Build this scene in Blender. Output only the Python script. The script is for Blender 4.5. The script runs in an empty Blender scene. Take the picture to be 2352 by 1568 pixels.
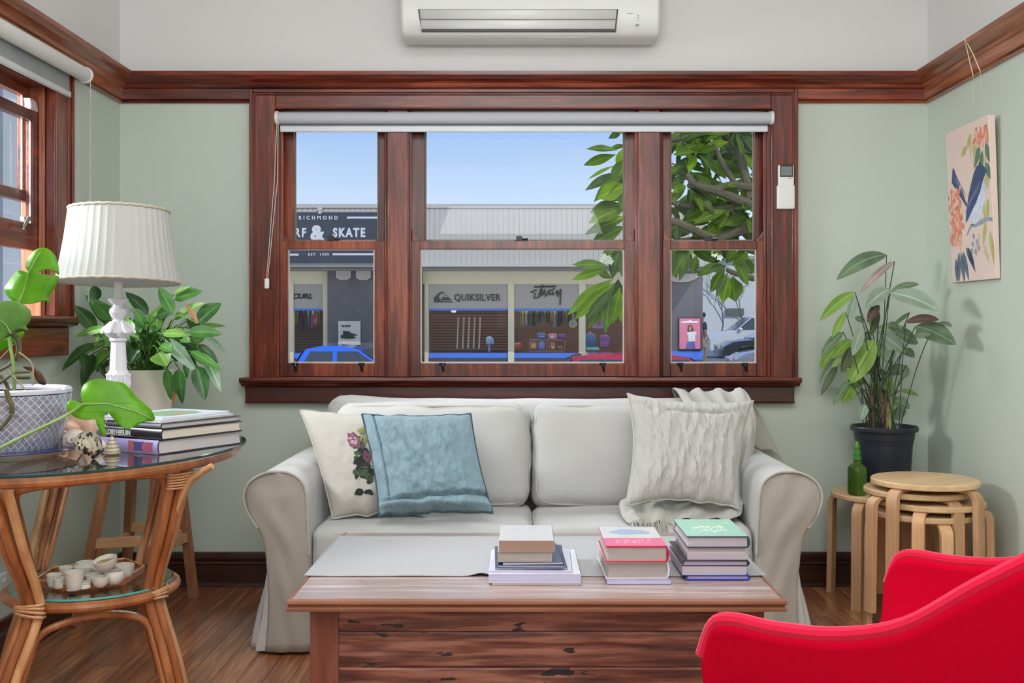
import bpy, bmesh, math, random
from mathutils import Vector, Matrix, noise
from mathutils.geometry import tessellate_polygon
random.seed(7)
C = bpy.context.scene.collection
S = bpy.context.scene
# ---------------------------------------------------------------- camera, sky, sun, window lights, added fills, exposure
F, CX, CY, H = 2450.0, 1197.0, 745.0, 1.12      # focal length (px), vanishing point, eye height
def P(px, py, Y): return Vector(((px-CX)*Y/F, Y, H-(py-CY)*Y/F))
def PX(px, Y): return (px-CX)*Y/F
def PZ(py, Y): return H-(py-CY)*Y/F
def lin(c): return tuple((x/255/12.92 if x <= 10 else ((x/255+.055)/1.055)**2.4) for x in c)
cam = bpy.data.cameras.new('camera'); camo = bpy.data.objects.new('camera', cam); C.objects.link(camo)
camo.location = (0, 0, H); camo.rotation_euler = (math.pi/2, 0, 0)
cam.sensor_width = 36; cam.lens = 36*F/2352; cam.shift_x = -(CX-1176)/2352; cam.shift_y = -(784-CY)/2352
cam.clip_start = .05; cam.clip_end = 400
S.camera = camo
S.view_settings.view_transform = 'Standard'; S.view_settings.look = 'None'
S.view_settings.gamma = 1; S.view_settings.use_curve_mapping = False
S.view_settings.exposure = 0.0
w = bpy.data.worlds.new('sky'); S.world = w; w.use_nodes = True
nt = w.node_tree; nt.nodes.clear()
o_ = nt.nodes.new('ShaderNodeOutputWorld'); b_ = nt.nodes.new('ShaderNodeBackground')
tc = nt.nodes.new('ShaderNodeTexCoord'); sx = nt.nodes.new('ShaderNodeSeparateXYZ'); cr = nt.nodes.new('ShaderNodeValToRGB')
nz = nt.nodes.new('ShaderNodeTexNoise'); nz.inputs['Scale'].default_value = 3; nz.inputs['Detail'].default_value = 5
mp = nt.nodes.new('ShaderNodeMapping'); mp.inputs['Scale'].default_value = (1, 1, 9)
c2 = nt.nodes.new('ShaderNodeValToRGB'); c2.color_ramp.elements[0].position = .5; c2.color_ramp.elements[1].position = .95
c2.color_ramp.elements[1].color = (.35, .35, .35, 1)
mx = nt.nodes.new('ShaderNodeMixRGB'); mx.inputs[2].default_value = (.85, .9, 1, 1)
e = cr.color_ramp.elements; e[0].position = 0; e[0].color = (.78, .9, 1.05, 1); e[1].position = 1; e[1].color = (.14, .30, .80, 1)
for p_, c_ in ((.10, (.66, .83, 1.06)), (.18, (.41, .60, .98)), (.5, (.26, .46, .92))):
    q = e.new(p_); q.color = (*c_, 1)
L = nt.links.new
L(tc.outputs['Generated'], sx.inputs[0]); L(sx.outputs['Z'], cr.inputs[0]); L(tc.outputs['Generated'], mp.inputs[0])
L(mp.outputs[0], nz.inputs[0]); L(nz.outputs['Fac'], c2.inputs[0]); L(c2.outputs[0], mx.inputs[0]); L(cr.outputs[0], mx.inputs[1])
L(mx.outputs[0], b_.inputs[0]); L(b_.outputs[0], o_.inputs[0]); b_.inputs[1].default_value = 1.0
def light(name, kind, loc, power, color=(1, 1, 1), size=(1, 1), aim=None, spread=math.pi):
    l = bpy.data.lights.new(name, kind); l.energy = power; l.color = color
    o = bpy.data.objects.new(name, l); C.objects.link(o); o.location = loc
    if kind == 'AREA': l.shape = 'RECTANGLE'; l.size, l.size_y = size; l.spread = spread
    if aim: o.rotation_euler = (Vector(aim)-Vector(loc)).to_track_quat('-Z', 'Y').to_euler()
    return o
sun = light('sun', 'SUN', (0, 0, 20), 1.75, (1, .93, .82), aim=(-6, 10, 11)); sun.data.angle = .009
light('ceiling_lamp', 'AREA', (0, 1.3, 2.72), 46, (.97, .98, 1), (2.6, 2.6), (0, 1.3, 0))  # added overhead fill; no fixture is known up there
light('bounce_fill', 'AREA', (0, .9, 1.95), 70, (.96, .98, 1), (1.2, 1.2), (0, 1.2, 3))  # added fill aimed at the ceiling, its bounce lifts the walls
light('rear_fill', 'AREA', (.2, -1.3, 1.75), 34, (.97, .99, 1), (3.0, 1.9), (.2, 4, 1.5))  # added fill from behind the camera; the rear wall has no window
light('left_window_light', 'AREA', (-2.75, 3.15, 2.0), 135, (.97, .99, 1), (.8, .8), (.6, 3.9, .9))
light('back_window_light', 'AREA', (0, 5.5, 2.75), 85, (.93, .96, 1), (2.2, .7), (0, 3.0, .6))

# ---------------------------------------------------------------- mesh helpers
BASE = {}
class MB:
    def __init__(s): s.v = []; s.f = []
    def add(s, vs, fs):
        n = len(s.v); s.v += [tuple(v) for v in vs]; s.f += [tuple(i+n for i in f) for f in fs]; return s
    def box(s, x0, x1, y0, y1, z0, z1):
        return s.add([(x, y, z) for x in (x0, x1) for y in (y0, y1) for z in (z0, z1)],
                     [(0, 1, 3, 2), (4, 6, 7, 5), (0, 4, 5, 1), (2, 3, 7, 6), (0, 2, 6, 4), (1, 5, 7, 3)])
    def obox(s, c, h, m=None):
        m = m or Matrix.Identity(3); c = Vector(c)
        return s.add([c+m @ Vector((x*h[0], y*h[1], z*h[2])) for x in (-1, 1) for y in (-1, 1) for z in (-1, 1)],
                     [(0, 1, 3, 2), (4, 6, 7, 5), (0, 4, 5, 1), (2, 3, 7, 6), (0, 2, 6, 4), (1, 5, 7, 3)])
    def beam(s, a, b, wx, wy, up=(0, 0, 1)):
        a = Vector(a); b = Vector(b); d = (b-a).normalized(); u = Vector(up)
        x = d.cross(u)
        if x.length < 1e-4: x = d.cross(Vector((1, 0, 0)))
        x.normalize(); y = x.cross(d)
        vs = [p+x*i*wx/2+y*j*wy/2 for p in (a, b) for i, j in ((-1, -1), (1, -1), (1, 1), (-1, 1))]
        return s.add(vs, [(0, 1, 2, 3), (7, 6, 5, 4)]+[(i, (i+1) % 4+0, (i+1) % 4+4, i+4) for i in range(4)])
    def tube(s, pts, r, n=8, cap=True, flat=1):
        pts = [Vector(p) for p in pts]; m = len(pts)
        rr = r if isinstance(r, (list, tuple)) else [r]*m
        d0 = (pts[1]-pts[0]).normalized(); up = Vector((0, 0, 1)) if abs(d0.z) < .9 else Vector((0, 1, 0))
        x = d0.cross(up).normalized(); rings = []
        for i, p in enumerate(pts):
            d = (pts[min(i+1, m-1)]-pts[max(i-1, 0)])
            d = d.normalized() if d.length > 1e-9 else d0
            x = (x-d*x.dot(d)); x = x.normalized() if x.length > 1e-6 else d.cross(up).normalized()
            y = d.cross(x)
            rings.append([p+x*math.cos(a)*rr[i]+y*math.sin(a)*rr[i]*flat for a in [2*math.pi*k/n for k in range(n)]])
        vs = [v for q in rings for v in q]
        fs = [(i*n+k, i*n+(k+1) % n, (i+1)*n+(k+1) % n, (i+1)*n+k) for i in range(m-1) for k in range(n)]
        if cap: fs += [tuple(range(n))[::-1], tuple(range((m-1)*n, m*n))]
        return s.add(vs, fs)
    def lathe(s, prof, n=32, c=(0, 0, 0), mod=None, tilt=None):
        c = Vector(c); vs = []
        for (r, z) in prof:
            for k in range(n):
                a = 2*math.pi*k/n; q = r*(mod(a, z, r) if mod else 1)
                v = Vector((q*math.cos(a), q*math.sin(a), z))
                vs.append(c+(tilt @ v if tilt else v))
        m = len(prof)
        fs = [(i*n+k, i*n+(k+1) % n, (i+1)*n+(k+1) % n, (i+1)*n+k) for i in range(m-1) for k in range(n)]
        if prof[0][0] > 1e-5 and prof[0] != prof[-1]: fs.append(tuple(range(n))[::-1])
        if prof[-1][0] > 1e-5 and prof[0] != prof[-1]: fs.append(tuple(range((m-1)*n, m*n)))
        return s.add(vs, fs)
    def prism(s, pts, axis, a, b):
        def mk(p, t):
            return {'x': (t, p[0], p[1]), 'y': (p[0], t, p[1]), 'z': (p[0], p[1], t)}[axis]
        n = len(pts)
        return s.add([mk(p, a) for p in pts]+[mk(p, b) for p in pts],
                     [tuple(range(n)), tuple(range(2*n-1, n-1, -1))]+[(i, (i+1) % n, (i+1) % n+n, i+n) for i in range(n)])
    def poly(s, pts3, th=None):
        """flat (possibly concave) outline, triangulated; th = thickness vector"""
        pts3 = [Vector(p) for p in pts3]; n = len(pts3)
        tr = tessellate_polygon([pts3])
        if th is None: return s.add(pts3, [tuple(t) for t in tr])
        th = Vector(th)
        return s.add(pts3+[p+th for p in pts3], [tuple(t) for t in tr]+[tuple(i+n for i in t[::-1]) for t in tr] +
                     [(i, (i+1) % n, (i+1) % n+n, i+n) for i in range(n)])
    def grid(s, fn, nu, nv, wu=False, wv=False):
        vs = [fn(i/(nu if wu else nu-1), j/(nv if wv else nv-1)) for j in range(nv) for i in range(nu)]
        fs = [(j*nu+i, j*nu+(i+1) % nu, ((j+1) % nv)*nu+(i+1) % nu, ((j+1) % nv)*nu+i)
              for j in range(nv if wv else nv-1) for i in range(nu if wu else nu-1)]
        return s.add(vs, fs)
    def rbox(s, c, h, r, n=10, m=None, fn=None):
        """rounded box; fn(p,(a,b,c)) displaces"""
        m = m or Matrix.Identity(3); c = Vector(c); idx = {}; vs = []; fs = []
        def put(a):
            k = tuple(round(t, 4) for t in a)
            if k in idx: return idx[k]
            p = Vector([a[i]*h[i] for i in range(3)]); q = Vector([max(-(h[i]-r), min(h[i]-r, p[i])) for i in range(3)])
            d = p-q
            if d.length > 1e-9: p = q+d.normalized()*r
            if fn: p = fn(p, a)
            idx[k] = len(vs); vs.append(c+m @ p); return idx[k]
        L_ = [math.sin(math.pi/2*(-1+2*i/n)) for i in range(n+1)]
        for ax in range(3):
            for sg in (-1, 1):
                for i in range(n):
                    for j in range(n):
                        qd = []
                        for (u, v) in ((L_[i], L_[j]), (L_[i+1], L_[j]), (L_[i+1], L_[j+1]), (L_[i], L_[j+1])):
                            a = [0, 0, 0]; a[ax] = sg; a[(ax+1) % 3] = u; a[(ax+2) % 3] = v; qd.append(put(a))
                        fs.append(tuple(qd if sg > 0 else qd[::-1]))
        return s.add(vs, fs)
    def build(s, name, m, parent=None, smooth=30, bevel=0, sub=0, solid=0, label=None, kind=None, base=None, norm=True):
        b = Vector(base) if base is not None else (BASE.get(parent.name, Vector()) if parent else Vector())
        me = bpy.data.meshes.new(name)
        me.from_pydata([tuple(Vector(v)-b) for v in s.v], [], s.f); me.update()
        if norm:
            bm = bmesh.new(); bm.from_mesh(me); bmesh.ops.recalc_face_normals(bm, faces=bm.faces); bm.to_mesh(me); bm.free()
        if smooth:
            me.polygons.foreach_set('use_smooth', [True]*len(me.polygons)); me.set_sharp_from_angle(angle=math.radians(smooth))
        if getattr(s, 'rib', None):
            at_ = me.attributes.new('rib', 'FLOAT', 'POINT'); at_.data.foreach_set('value', [1.0 if i in s.rib else 0.0 for i in range(len(me.vertices))])
        me.materials.append(m)
        o = bpy.data.objects.new(name, me); C.objects.link(o)
        if parent: o.parent = parent
        else: o.location = b
        BASE[o.name] = b
        if bevel:
            q = o.modifiers.new('b', 'BEVEL'); q.width = bevel; q.segments = 2; q.limit_method = 'ANGLE'; q.angle_limit = .6
        if solid: q = o.modifiers.new('s', 'SOLIDIFY'); q.thickness = solid; q.offset = 0
        if sub: q = o.modifiers.new('u', 'SUBSURF'); q.levels = sub; q.render_levels = sub
        if label: o['label'] = label
        if kind: o['kind'] = kind
        return o
def thing(name, label, cat, loc=(0, 0, 0), group=None, rz=0):
    o = bpy.data.objects.new(name, None); C.objects.link(o); o.location = loc; o.rotation_euler = (0, 0, rz)
    o.empty_display_size = .05
    BASE[o.name] = Vector(loc); o['label'] = label; o['category'] = cat
    if group: o['group'] = group
    return o
def lthing(name, label, cat, loc, rz=0, group=None, rot=None):
    """a thing whose children are written in local coordinates"""
    o = thing(name, label, cat, loc, group, rz); BASE[o.name] = Vector((0, 0, 0))
    if rot: o.rotation_euler = rot
    return o
def tag(o, label, cat, group=None):
    o['label'] = label; o['category'] = cat
    if group: o['group'] = group
    return o
def copy_tree(o, parent=None):
    c = o.copy(); C.objects.link(c); c.parent = parent
    for ch in [x for x in bpy.data.objects if x.parent == o]: copy_tree(ch, c)
    return c
def struct(o): o['kind'] = 'structure'; return o
def cr_(pts, n=6, closed=False):
    """Catmull-Rom through points"""
    pts = [Vector(p) for p in pts]; m = len(pts); out = []
    for i in range(m if closed else m-1):
        g = (lambda k: pts[k % m]) if closed else (lambda k: pts[max(0, min(m-1, k))])
        a, b, c, d = g(i-1), g(i), g(i+1), g(i+2)
        for k in range(n):
            t = k/n; out.append(.5*((2*b)+(c-a)*t+(2*a-5*b+4*c-d)*t*t+(3*b-a-3*c+d)*t**3))
    if not closed: out.append(pts[-1])
    return out
def nz3(p, sc, seed=0): return noise.noise(Vector(p)*sc+Vector((seed*7.3, seed*3.1, seed)))
def text_mb(s, size, origin, xdir=(1, 0, 0), zdir=(0, 0, 1), depth=.003, bold=0, spacing=1, shear=0, align='LEFT', sxy=1):
    cu = bpy.data.curves.new('t', 'FONT'); cu.body = s; cu.size = size; cu.offset = bold; cu.space_character = spacing
    cu.shear = shear; cu.align_x = align; cu.extrude = depth/2; cu.resolution_u = 3
    o = bpy.data.objects.new('t', cu); C.objects.link(o)
    dg = bpy.context.evaluated_depsgraph_get(); me = bpy.data.meshes.new_from_object(o.evaluated_get(dg))
    x = Vector(xdir); z = Vector(zdir); n = x.cross(z); og = Vector(origin); m = MB()
    m.add([og+x*v.co.x*sxy+z*v.co.y-n*v.co.z for v in me.vertices], [tuple(p.vertices) for p in me.polygons])
    bpy.data.objects.remove(o); bpy.data.meshes.remove(me); bpy.data.curves.remove(cu)
    return m

# ---------------------------------------------------------------- materials
def newmat(name):
    m = bpy.data.materials.new(name); m.use_nodes = True; t = m.node_tree
    return m, t, t.nodes['Principled BSDF'], t.nodes['Material Output']
def coords(t, scale, world=False, rnd=False):
    tc = t.nodes.new('ShaderNodeTexCoord'); mp = t.nodes.new('ShaderNodeMapping'); mp.inputs['Scale'].default_value = scale
    src = tc.outputs['Object']
    if world: g = t.nodes.new('ShaderNodeNewGeometry'); src = g.outputs['Position']
    if rnd:
        oi = t.nodes.new('ShaderNodeObjectInfo'); va = t.nodes.new('ShaderNodeVectorMath'); va.operation = 'ADD'
        vm = t.nodes.new('ShaderNodeMath'); vm.operation = 'MULTIPLY'; vm.inputs[1].default_value = 37
        t.links.new(oi.outputs['Random'], vm.inputs[0]); t.links.new(src, va.inputs[0]); t.links.new(vm.outputs[0], va.inputs[1]); src = va.outputs[0]
    t.links.new(src, mp.inputs[0]); return mp.outputs[0]
def bumpit(t, bs, h, strength, dist=.01):
    b = t.nodes.new('ShaderNodeBump'); b.inputs['Strength'].default_value = strength; b.inputs['Distance'].default_value = dist
    t.links.new(h, b.inputs['Height']); t.links.new(b.outputs[0], bs.inputs['Normal'])
def mat(name, rgb, rough=.6, var=.06, vs=6, bump=0, bsc=80, metal=0, coat=0, sheen=0, trans=0, rnd=False, bdist=.004, emit=0):
    m, t, bs, out = newmat(name); c = lin(rgb)
    bs.inputs['Roughness'].default_value = rough; bs.inputs['Metallic'].default_value = metal
    bs.inputs['Coat Weight'].default_value = coat; bs.inputs['Sheen Weight'].default_value = sheen
    n = t.nodes.new('ShaderNodeTexNoise'); n.inputs['Scale'].default_value = vs; n.inputs['Detail'].default_value = 5
    t.links.new(coords(t, (1, 1, 1), rnd=rnd), n.inputs[0])
    r = t.nodes.new('ShaderNodeValToRGB'); r.color_ramp.elements[0].position = .3; r.color_ramp.elements[1].position = .7
    r.color_ramp.elements[0].color = (*[x*(1-var) for x in c], 1); r.color_ramp.elements[1].color = (*[min(1, x*(1+var)) for x in c], 1)
    t.links.new(n.outputs['Fac'], r.inputs[0]); t.links.new(r.outputs[0], bs.inputs['Base Color'])
    if bump:
        n2 = t.nodes.new('ShaderNodeTexNoise'); n2.inputs['Scale'].default_value = bsc; n2.inputs['Detail'].default_value = 4
        t.links.new(coords(t, (1, 1, 1)), n2.inputs[0]); bumpit(t, bs, n2.outputs['Fac'], bump, bdist)
    if trans:
        tr = t.nodes.new('ShaderNodeBsdfTranslucent'); t.links.new(r.outputs[0], tr.inputs[0]); ms = t.nodes.new('ShaderNodeMixShader')
        ms.inputs[0].default_value = trans; t.links.new(bs.outputs[0], ms.inputs[1]); t.links.new(tr.outputs[0], ms.inputs[2])
        t.links.new(ms.outputs[0], out.inputs[0])
    if emit: bs.inputs['Emission Color'].default_value = (*c, 1); bs.inputs['Emission Strength'].default_value = emit
    return m
def wood(name, dark, light_, axis='x', rough=.35, coat=.0, fine=60, stretch=14, bump=.15, mid=None, spec=.5, hole=None):
    m, t, bs, out = newmat(name); bs.inputs['Roughness'].default_value = rough; bs.inputs['Coat Weight'].default_value = coat
    bs.inputs['Coat Roughness'].default_value = .12; bs.inputs['Specular IOR Level'].default_value = spec
    sc = {'x': (1/stretch, 1, 1), 'y': (1, 1/stretch, 1), 'z': (1, 1, 1/stretch)}[axis]
    co = coords(t, sc, rnd=True)
    n = t.nodes.new('ShaderNodeTexNoise'); n.inputs['Scale'].default_value = fine; n.inputs['Detail'].default_value = 6; n.inputs['Distortion'].default_value = .6
    n1 = t.nodes.new('ShaderNodeTexNoise'); n1.inputs['Scale'].default_value = fine/9; n1.inputs['Detail'].default_value = 4; n1.inputs['Distortion'].default_value = 1.2
    mx = t.nodes.new('ShaderNodeMath'); mx.operation = 'MULTIPLY_ADD'; mx.inputs[1].default_value = .5
    m2 = t.nodes.new('ShaderNodeMath'); m2.operation = 'MULTIPLY'; m2.inputs[1].default_value = .5
    r = t.nodes.new('ShaderNodeValToRGB'); r.color_ramp.elements[0].position = .34; r.color_ramp.elements[1].position = .66
    r.color_ramp.elements[0].color = (*lin(dark), 1); r.color_ramp.elements[1].color = (*lin(light_), 1)
    if mid: q = r.color_ramp.elements.new(.5); q.color = (*lin(mid), 1)
    t.links.new(co, n.inputs[0]); t.links.new(co, n1.inputs[0]); t.links.new(n1.outputs['Fac'], m2.inputs[0])
    t.links.new(n.outputs['Fac'], mx.inputs[0]); t.links.new(m2.outputs[0], mx.inputs[2]); t.links.new(mx.outputs[0], r.inputs[0])
    oi = t.nodes.new('ShaderNodeObjectInfo'); mr = t.nodes.new('ShaderNodeMapRange'); mr.inputs[3].default_value = .85; mr.inputs[4].default_value = 1.15
    hv = t.nodes.new('ShaderNodeHueSaturation'); t.links.new(oi.outputs['Random'], mr.inputs[0]); t.links.new(mr.outputs[0], hv.inputs['Value'])
    t.links.new(r.outputs[0], hv.inputs['Color']); col = hv.outputs[0]
    if hole:
        vo = t.nodes.new('ShaderNodeTexNoise'); vo.inputs['Scale'].default_value = 26; vo.inputs['Detail'].default_value = 2
        sc2 = {'x': (.35, 1, 1), 'y': (1, .35, 1), 'z': (1, 1, .35)}[axis]
        t.links.new(coords(t, sc2, rnd=True), vo.inputs[0]); rr = t.nodes.new('ShaderNodeValToRGB')
        rr.color_ramp.elements[0].position = hole; rr.color_ramp.elements[1].position = hole+.02
        mm = t.nodes.new('ShaderNodeMixRGB'); mm.inputs[2].default_value = (.012, .01, .012, 1)
        t.links.new(vo.outputs['Fac'], rr.inputs[0]); t.links.new(rr.outputs[0], mm.inputs[0]); t.links.new(col, mm.inputs[1]); col = mm.outputs[0]
    t.links.new(col, bs.inputs['Base Color'])
    if bump: bumpit(t, bs, mx.outputs[0], bump, .003)
    return m
def aged_wood(name, dark, mid, light_, sx=.22, rough=.5):
    m, t, bs, out = newmat(name); bs.inputs['Roughness'].default_value = rough; N = t.nodes.new; K = t.links.new
    co = coords(t, (sx, 1, 1), rnd=True)
    a = N('ShaderNodeTexNoise'); a.inputs['Scale'].default_value = 7; a.inputs['Detail'].default_value = 3; a.inputs['Distortion'].default_value = .6; K(co, a.inputs[0])
    mu = N('ShaderNodeMath'); mu.operation = 'MULTIPLY'; mu.inputs[1].default_value = 42; K(a.outputs['Fac'], mu.inputs[0])
    si = N('ShaderNodeMath'); si.operation = 'SINE'; K(mu.outputs[0], si.inputs[0])
    f = N('ShaderNodeTexNoise'); f.inputs['Scale'].default_value = 60; f.inputs['Detail'].default_value = 6; K(coords(t, (sx*.35, 1, 1), rnd=True), f.inputs[0])
    b = N('ShaderNodeTexNoise'); b.inputs['Scale'].default_value = 9; b.inputs['Detail'].default_value = 5; K(co, b.inputs[0])
    s1 = N('ShaderNodeMath'); s1.operation = 'MULTIPLY_ADD'; s1.inputs[1].default_value = .045; K(si.outputs[0], s1.inputs[0]); K(f.outputs['Fac'], s1.inputs[2])
    s2 = N('ShaderNodeMath'); s2.operation = 'MULTIPLY_ADD'; s2.inputs[1].default_value = .42; K(b.outputs['Fac'], s2.inputs[0]); K(s1.outputs[0], s2.inputs[2])
    r = N('ShaderNodeValToRGB'); e = r.color_ramp.elements; e[0].position = .56; e[0].color = (*lin(dark), 1); e[1].position = .86; e[1].color = (*lin(light_), 1)
    q = e.new(.72); q.color = (*lin(mid), 1); K(s2.outputs[0], r.inputs[0])
    h = N('ShaderNodeTexNoise'); h.inputs['Scale'].default_value = 38; h.inputs['Detail'].default_value = 4; h.inputs['Roughness'].default_value = .5; K(coords(t, (.3, 1, 1), rnd=True), h.inputs[0])
    g = N('ShaderNodeTexNoise'); g.inputs['Scale'].default_value = 4; K(coords(t, (1, 1, 1), rnd=True), g.inputs[0])
    hs = N('ShaderNodeMath'); hs.operation = 'MULTIPLY_ADD'; hs.inputs[1].default_value = .45; K(g.outputs['Fac'], hs.inputs[0]); K(h.outputs['Fac'], hs.inputs[2])
    hr = N('ShaderNodeValToRGB'); hr.color_ramp.elements[0].position = .885; hr.color_ramp.elements[1].position = .905; K(hs.outputs[0], hr.inputs[0])
    mm = N('ShaderNodeMixRGB'); mm.inputs[2].default_value = (.014, .011, .014, 1); K(hr.outputs[0], mm.inputs[0]); K(r.outputs[0], mm.inputs[1]); K(mm.outputs[0], bs.inputs['Base Color'])
    sb = N('ShaderNodeMath'); sb.operation = 'SUBTRACT'; K(s2.outputs[0], sb.inputs[0]); K(hr.outputs[0], sb.inputs[1]); bumpit(t, bs, sb.outputs[0], .6, .004)
    return m
def glassy(name, tint=(1, 1, 1), ior=1.45, rough=0.0, gain=1):
    """thin pane: clear straight through, fresnel reflection on top"""
    m, t, bs, out = newmat(name); t.nodes.remove(bs)
    tr = t.nodes.new('ShaderNodeBsdfTransparent'); tr.inputs[0].default_value = (*tint, 1)
    gl = t.nodes.new('ShaderNodeBsdfGlossy'); gl.inputs['Roughness'].default_value = rough
    fr = t.nodes.new('ShaderNodeFresnel'); fr.inputs[0].default_value = ior; ms = t.nodes.new('ShaderNodeMixShader')
    g = t.nodes.new('ShaderNodeMath'); g.operation = 'MULTIPLY'; g.inputs[1].default_value = gain; g.use_clamp = True
    ge = t.nodes.new('ShaderNodeNewGeometry'); iv = t.nodes.new('ShaderNodeMath'); iv.operation = 'MULTIPLY_ADD'; iv.inputs[1].default_value = -gain; iv.inputs[2].default_value = gain
    t.links.new(ge.outputs['Backfacing'], iv.inputs[0]); t.links.new(iv.outputs[0], g.inputs[1])
    g.inputs[1].default_value = gain
    t.links.new(fr.outputs[0], g.inputs[0]); t.links.new(g.outputs[0], ms.inputs[0])
    t.links.new(tr.outputs[0], ms.inputs[1]); t.links.new(gl.outputs[0], ms.inputs[2])
    t.links.new(ms.outputs[0], out.inputs[0]); return m
def fabric(name, rgb, bump=.25, big=.0, rough=.9, stretch=(1, 1, 1), var=.05, bigsc=7, sheen=.2):
    """woven cloth: fine weave plus broad creases"""
    m, t, bs, out = newmat(name); c = lin(rgb); bs.inputs['Roughness'].default_value = rough; bs.inputs['Sheen Weight'].default_value = sheen
    bs.inputs['Specular IOR Level'].default_value = .08
    n = t.nodes.new('ShaderNodeTexNoise'); n.inputs['Scale'].default_value = 420; n.inputs['Detail'].default_value = 2
    n2 = t.nodes.new('ShaderNodeTexNoise'); n2.inputs['Scale'].default_value = bigsc; n2.inputs['Detail'].default_value = 5; n2.inputs['Distortion'].default_value = .8
    t.links.new(coords(t, (1, 1, 1)), n.inputs[0]); t.links.new(coords(t, stretch), n2.inputs[0])
    r = t.nodes.new('ShaderNodeValToRGB'); r.color_ramp.elements[0].position = .3; r.color_ramp.elements[1].position = .7
    r.color_ramp.elements[0].color = (*[x*(1-var) for x in c], 1); r.color_ramp.elements[1].color = (*[min(1, x*(1+var)) for x in c], 1)
    t.links.new(n.outputs['Fac'], r.inputs[0]); t.links.new(r.outputs[0], bs.inputs['Base Color'])
    b1 = t.nodes.new('ShaderNodeBump'); b1.inputs['Strength'].default_value = bump; b1.inputs['Distance'].default_value = .001
    b2 = t.nodes.new('ShaderNodeBump'); b2.inputs['Strength'].default_value = big; b2.inputs['Distance'].default_value = .02
    t.links.new(n.outputs['Fac'], b1.inputs['Height']); t.links.new(n2.outputs['Fac'], b2.inputs['Height'])
    t.links.new(b2.outputs[0], b1.inputs['Normal']); t.links.new(b1.outputs[0], bs.inputs['Normal'])
    return m
W = {a: wood('red_wood_'+a, (54, 17, 10), (152, 74, 44), a, rough=.28, coat=.25, mid=(104, 40, 24), bump=.08) for a in 'xyz'}
WD = wood('dark_wood_x', (38, 16, 12), (84, 40, 26), 'x', rough=.3, coat=.3, bump=.1)
M_floor = wood('floor_wood', (104, 58, 34), (212, 150, 108), 'y', rough=.28, coat=.4, mid=(160, 100, 68), fine=70, bump=.12, stretch=18)
M_white = mat('white_paint', (215, 216, 214), .6, .02)
M_plastic = mat('white_plastic', (226, 228, 226), .35, .01)
M_black = mat('black', (18, 18, 20), .4)
M_glass = glassy('window_glass', (.97, .98, .97), 1.25)
M_birch = wood('birch', (204, 166, 122), (230, 200, 158), 'x', rough=.45, fine=50, bump=.04, mid=(218, 184, 140))
M_birchz = wood('birch_z', (198, 150, 110), (224, 184, 144), 'z', rough=.45, fine=50, bump=.04, mid=(212, 168, 126))
M_sofa = fabric('sofa_linen', (190, 189, 187), .2, .6, var=.04, bigsc=4)
M_pipe = fabric('sofa_piping', (180, 176, 168), .1)
M_metal = mat('dark_metal', (40, 38, 40), .4, metal=.8)
M_steel = mat('steel', (170, 168, 160), .3, metal=.9)
# ---------------------------------------------------------------- room shell
XL, XR, YB, YN, ZC = -1.723, 1.746, 4.58, -1.5, 2.8
ZR0, ZR1 = 2.068, 2.19
def wallmat():
    m, t, bs, out = newmat('two_tone_wall_paint'); bs.inputs['Roughness'].default_value = .55
    g = t.nodes.new('ShaderNodeNewGeometry'); s = t.nodes.new('ShaderNodeSeparateXYZ'); gt = t.nodes.new('ShaderNodeMath'); gt.operation = 'GREATER_THAN'
    gt.inputs[1].default_value = 2.12; mx = t.nodes.new('ShaderNodeMixRGB')
    mx.inputs[1].default_value = (*lin((196, 207, 196)), 1); mx.inputs[2].default_value = (*lin((222, 222, 221)), 1)
    n = t.nodes.new('ShaderNodeTexNoise'); n.inputs['Scale'].default_value = 1.3; n.inputs['Detail'].default_value = 3
    hv = t.nodes.new('ShaderNodeHueSaturation'); mr = t.nodes.new('ShaderNodeMapRange'); mr.inputs[3].default_value = .96; mr.inputs[4].default_value = 1.04
    t.links.new(g.outputs['Position'], s.inputs[0]); t.links.new(s.outputs['Z'], gt.inputs[0]); t.links.new(gt.outputs[0], mx.inputs[0])
    t.links.new(g.outputs['Position'], n.inputs[0]); t.links.new(n.outputs['Fac'], mr.inputs[0]); t.links.new(mr.outputs[0], hv.inputs['Value'])
    t.links.new(mx.outputs[0], hv.inputs['Color']); t.links.new(hv.outputs[0], bs.inputs['Base Color'])
    n2 = t.nodes.new('ShaderNodeTexNoise'); n2.inputs['Scale'].default_value = 140; t.links.new(g.outputs['Position'], n2.inputs[0])
    bumpit(t, bs, n2.outputs['Fac'], .04, .002); return m
M_wall = wallmat()
Yc = 4.545
OX0, OX1 = PX(632, Yc), PX(1772, Yc); OZ0, OZ1 = PZ(866, Yc), PZ(250, Yc)
m = MB(); T = .16
m.box(XL-T, OX0, YB, YB+T, 0, ZC).box(OX1, XR+T, YB, YB+T, 0, ZC).box(OX0, OX1, YB, YB+T, 0, OZ0).box(OX0, OX1, YB, YB+T, OZ1, ZC)
struct(m.build('wall_back', M_wall, smooth=0))
LY0, LY1, LZ0, LZ1 = 2.75, 3.87, 1.15, 1.99
TW = .088
m = MB(); m.box(XL-TW, XL, YN, LY0, 0, ZC).box(XL-TW, XL, LY1, YB, 0, ZC).box(XL-TW, XL, LY0, LY1, 0, LZ0).box(XL-TW, XL, LY0, LY1, LZ1, ZC)
struct(m.build('wall_left', M_wall, smooth=0))
struct(MB().box(XR, XR+T, YN, YB, 0, ZC).build('wall_right', M_wall, smooth=0))
struct(MB().box(XL-T, XR+T, YN-T, YN, 0, ZC).build('wall_rear', M_wall, smooth=0))
struct(MB().box(XL-T, XR+T, YN-T, YB+T, ZC, ZC+.25).build('ceiling', M_white, smooth=0))
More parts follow.
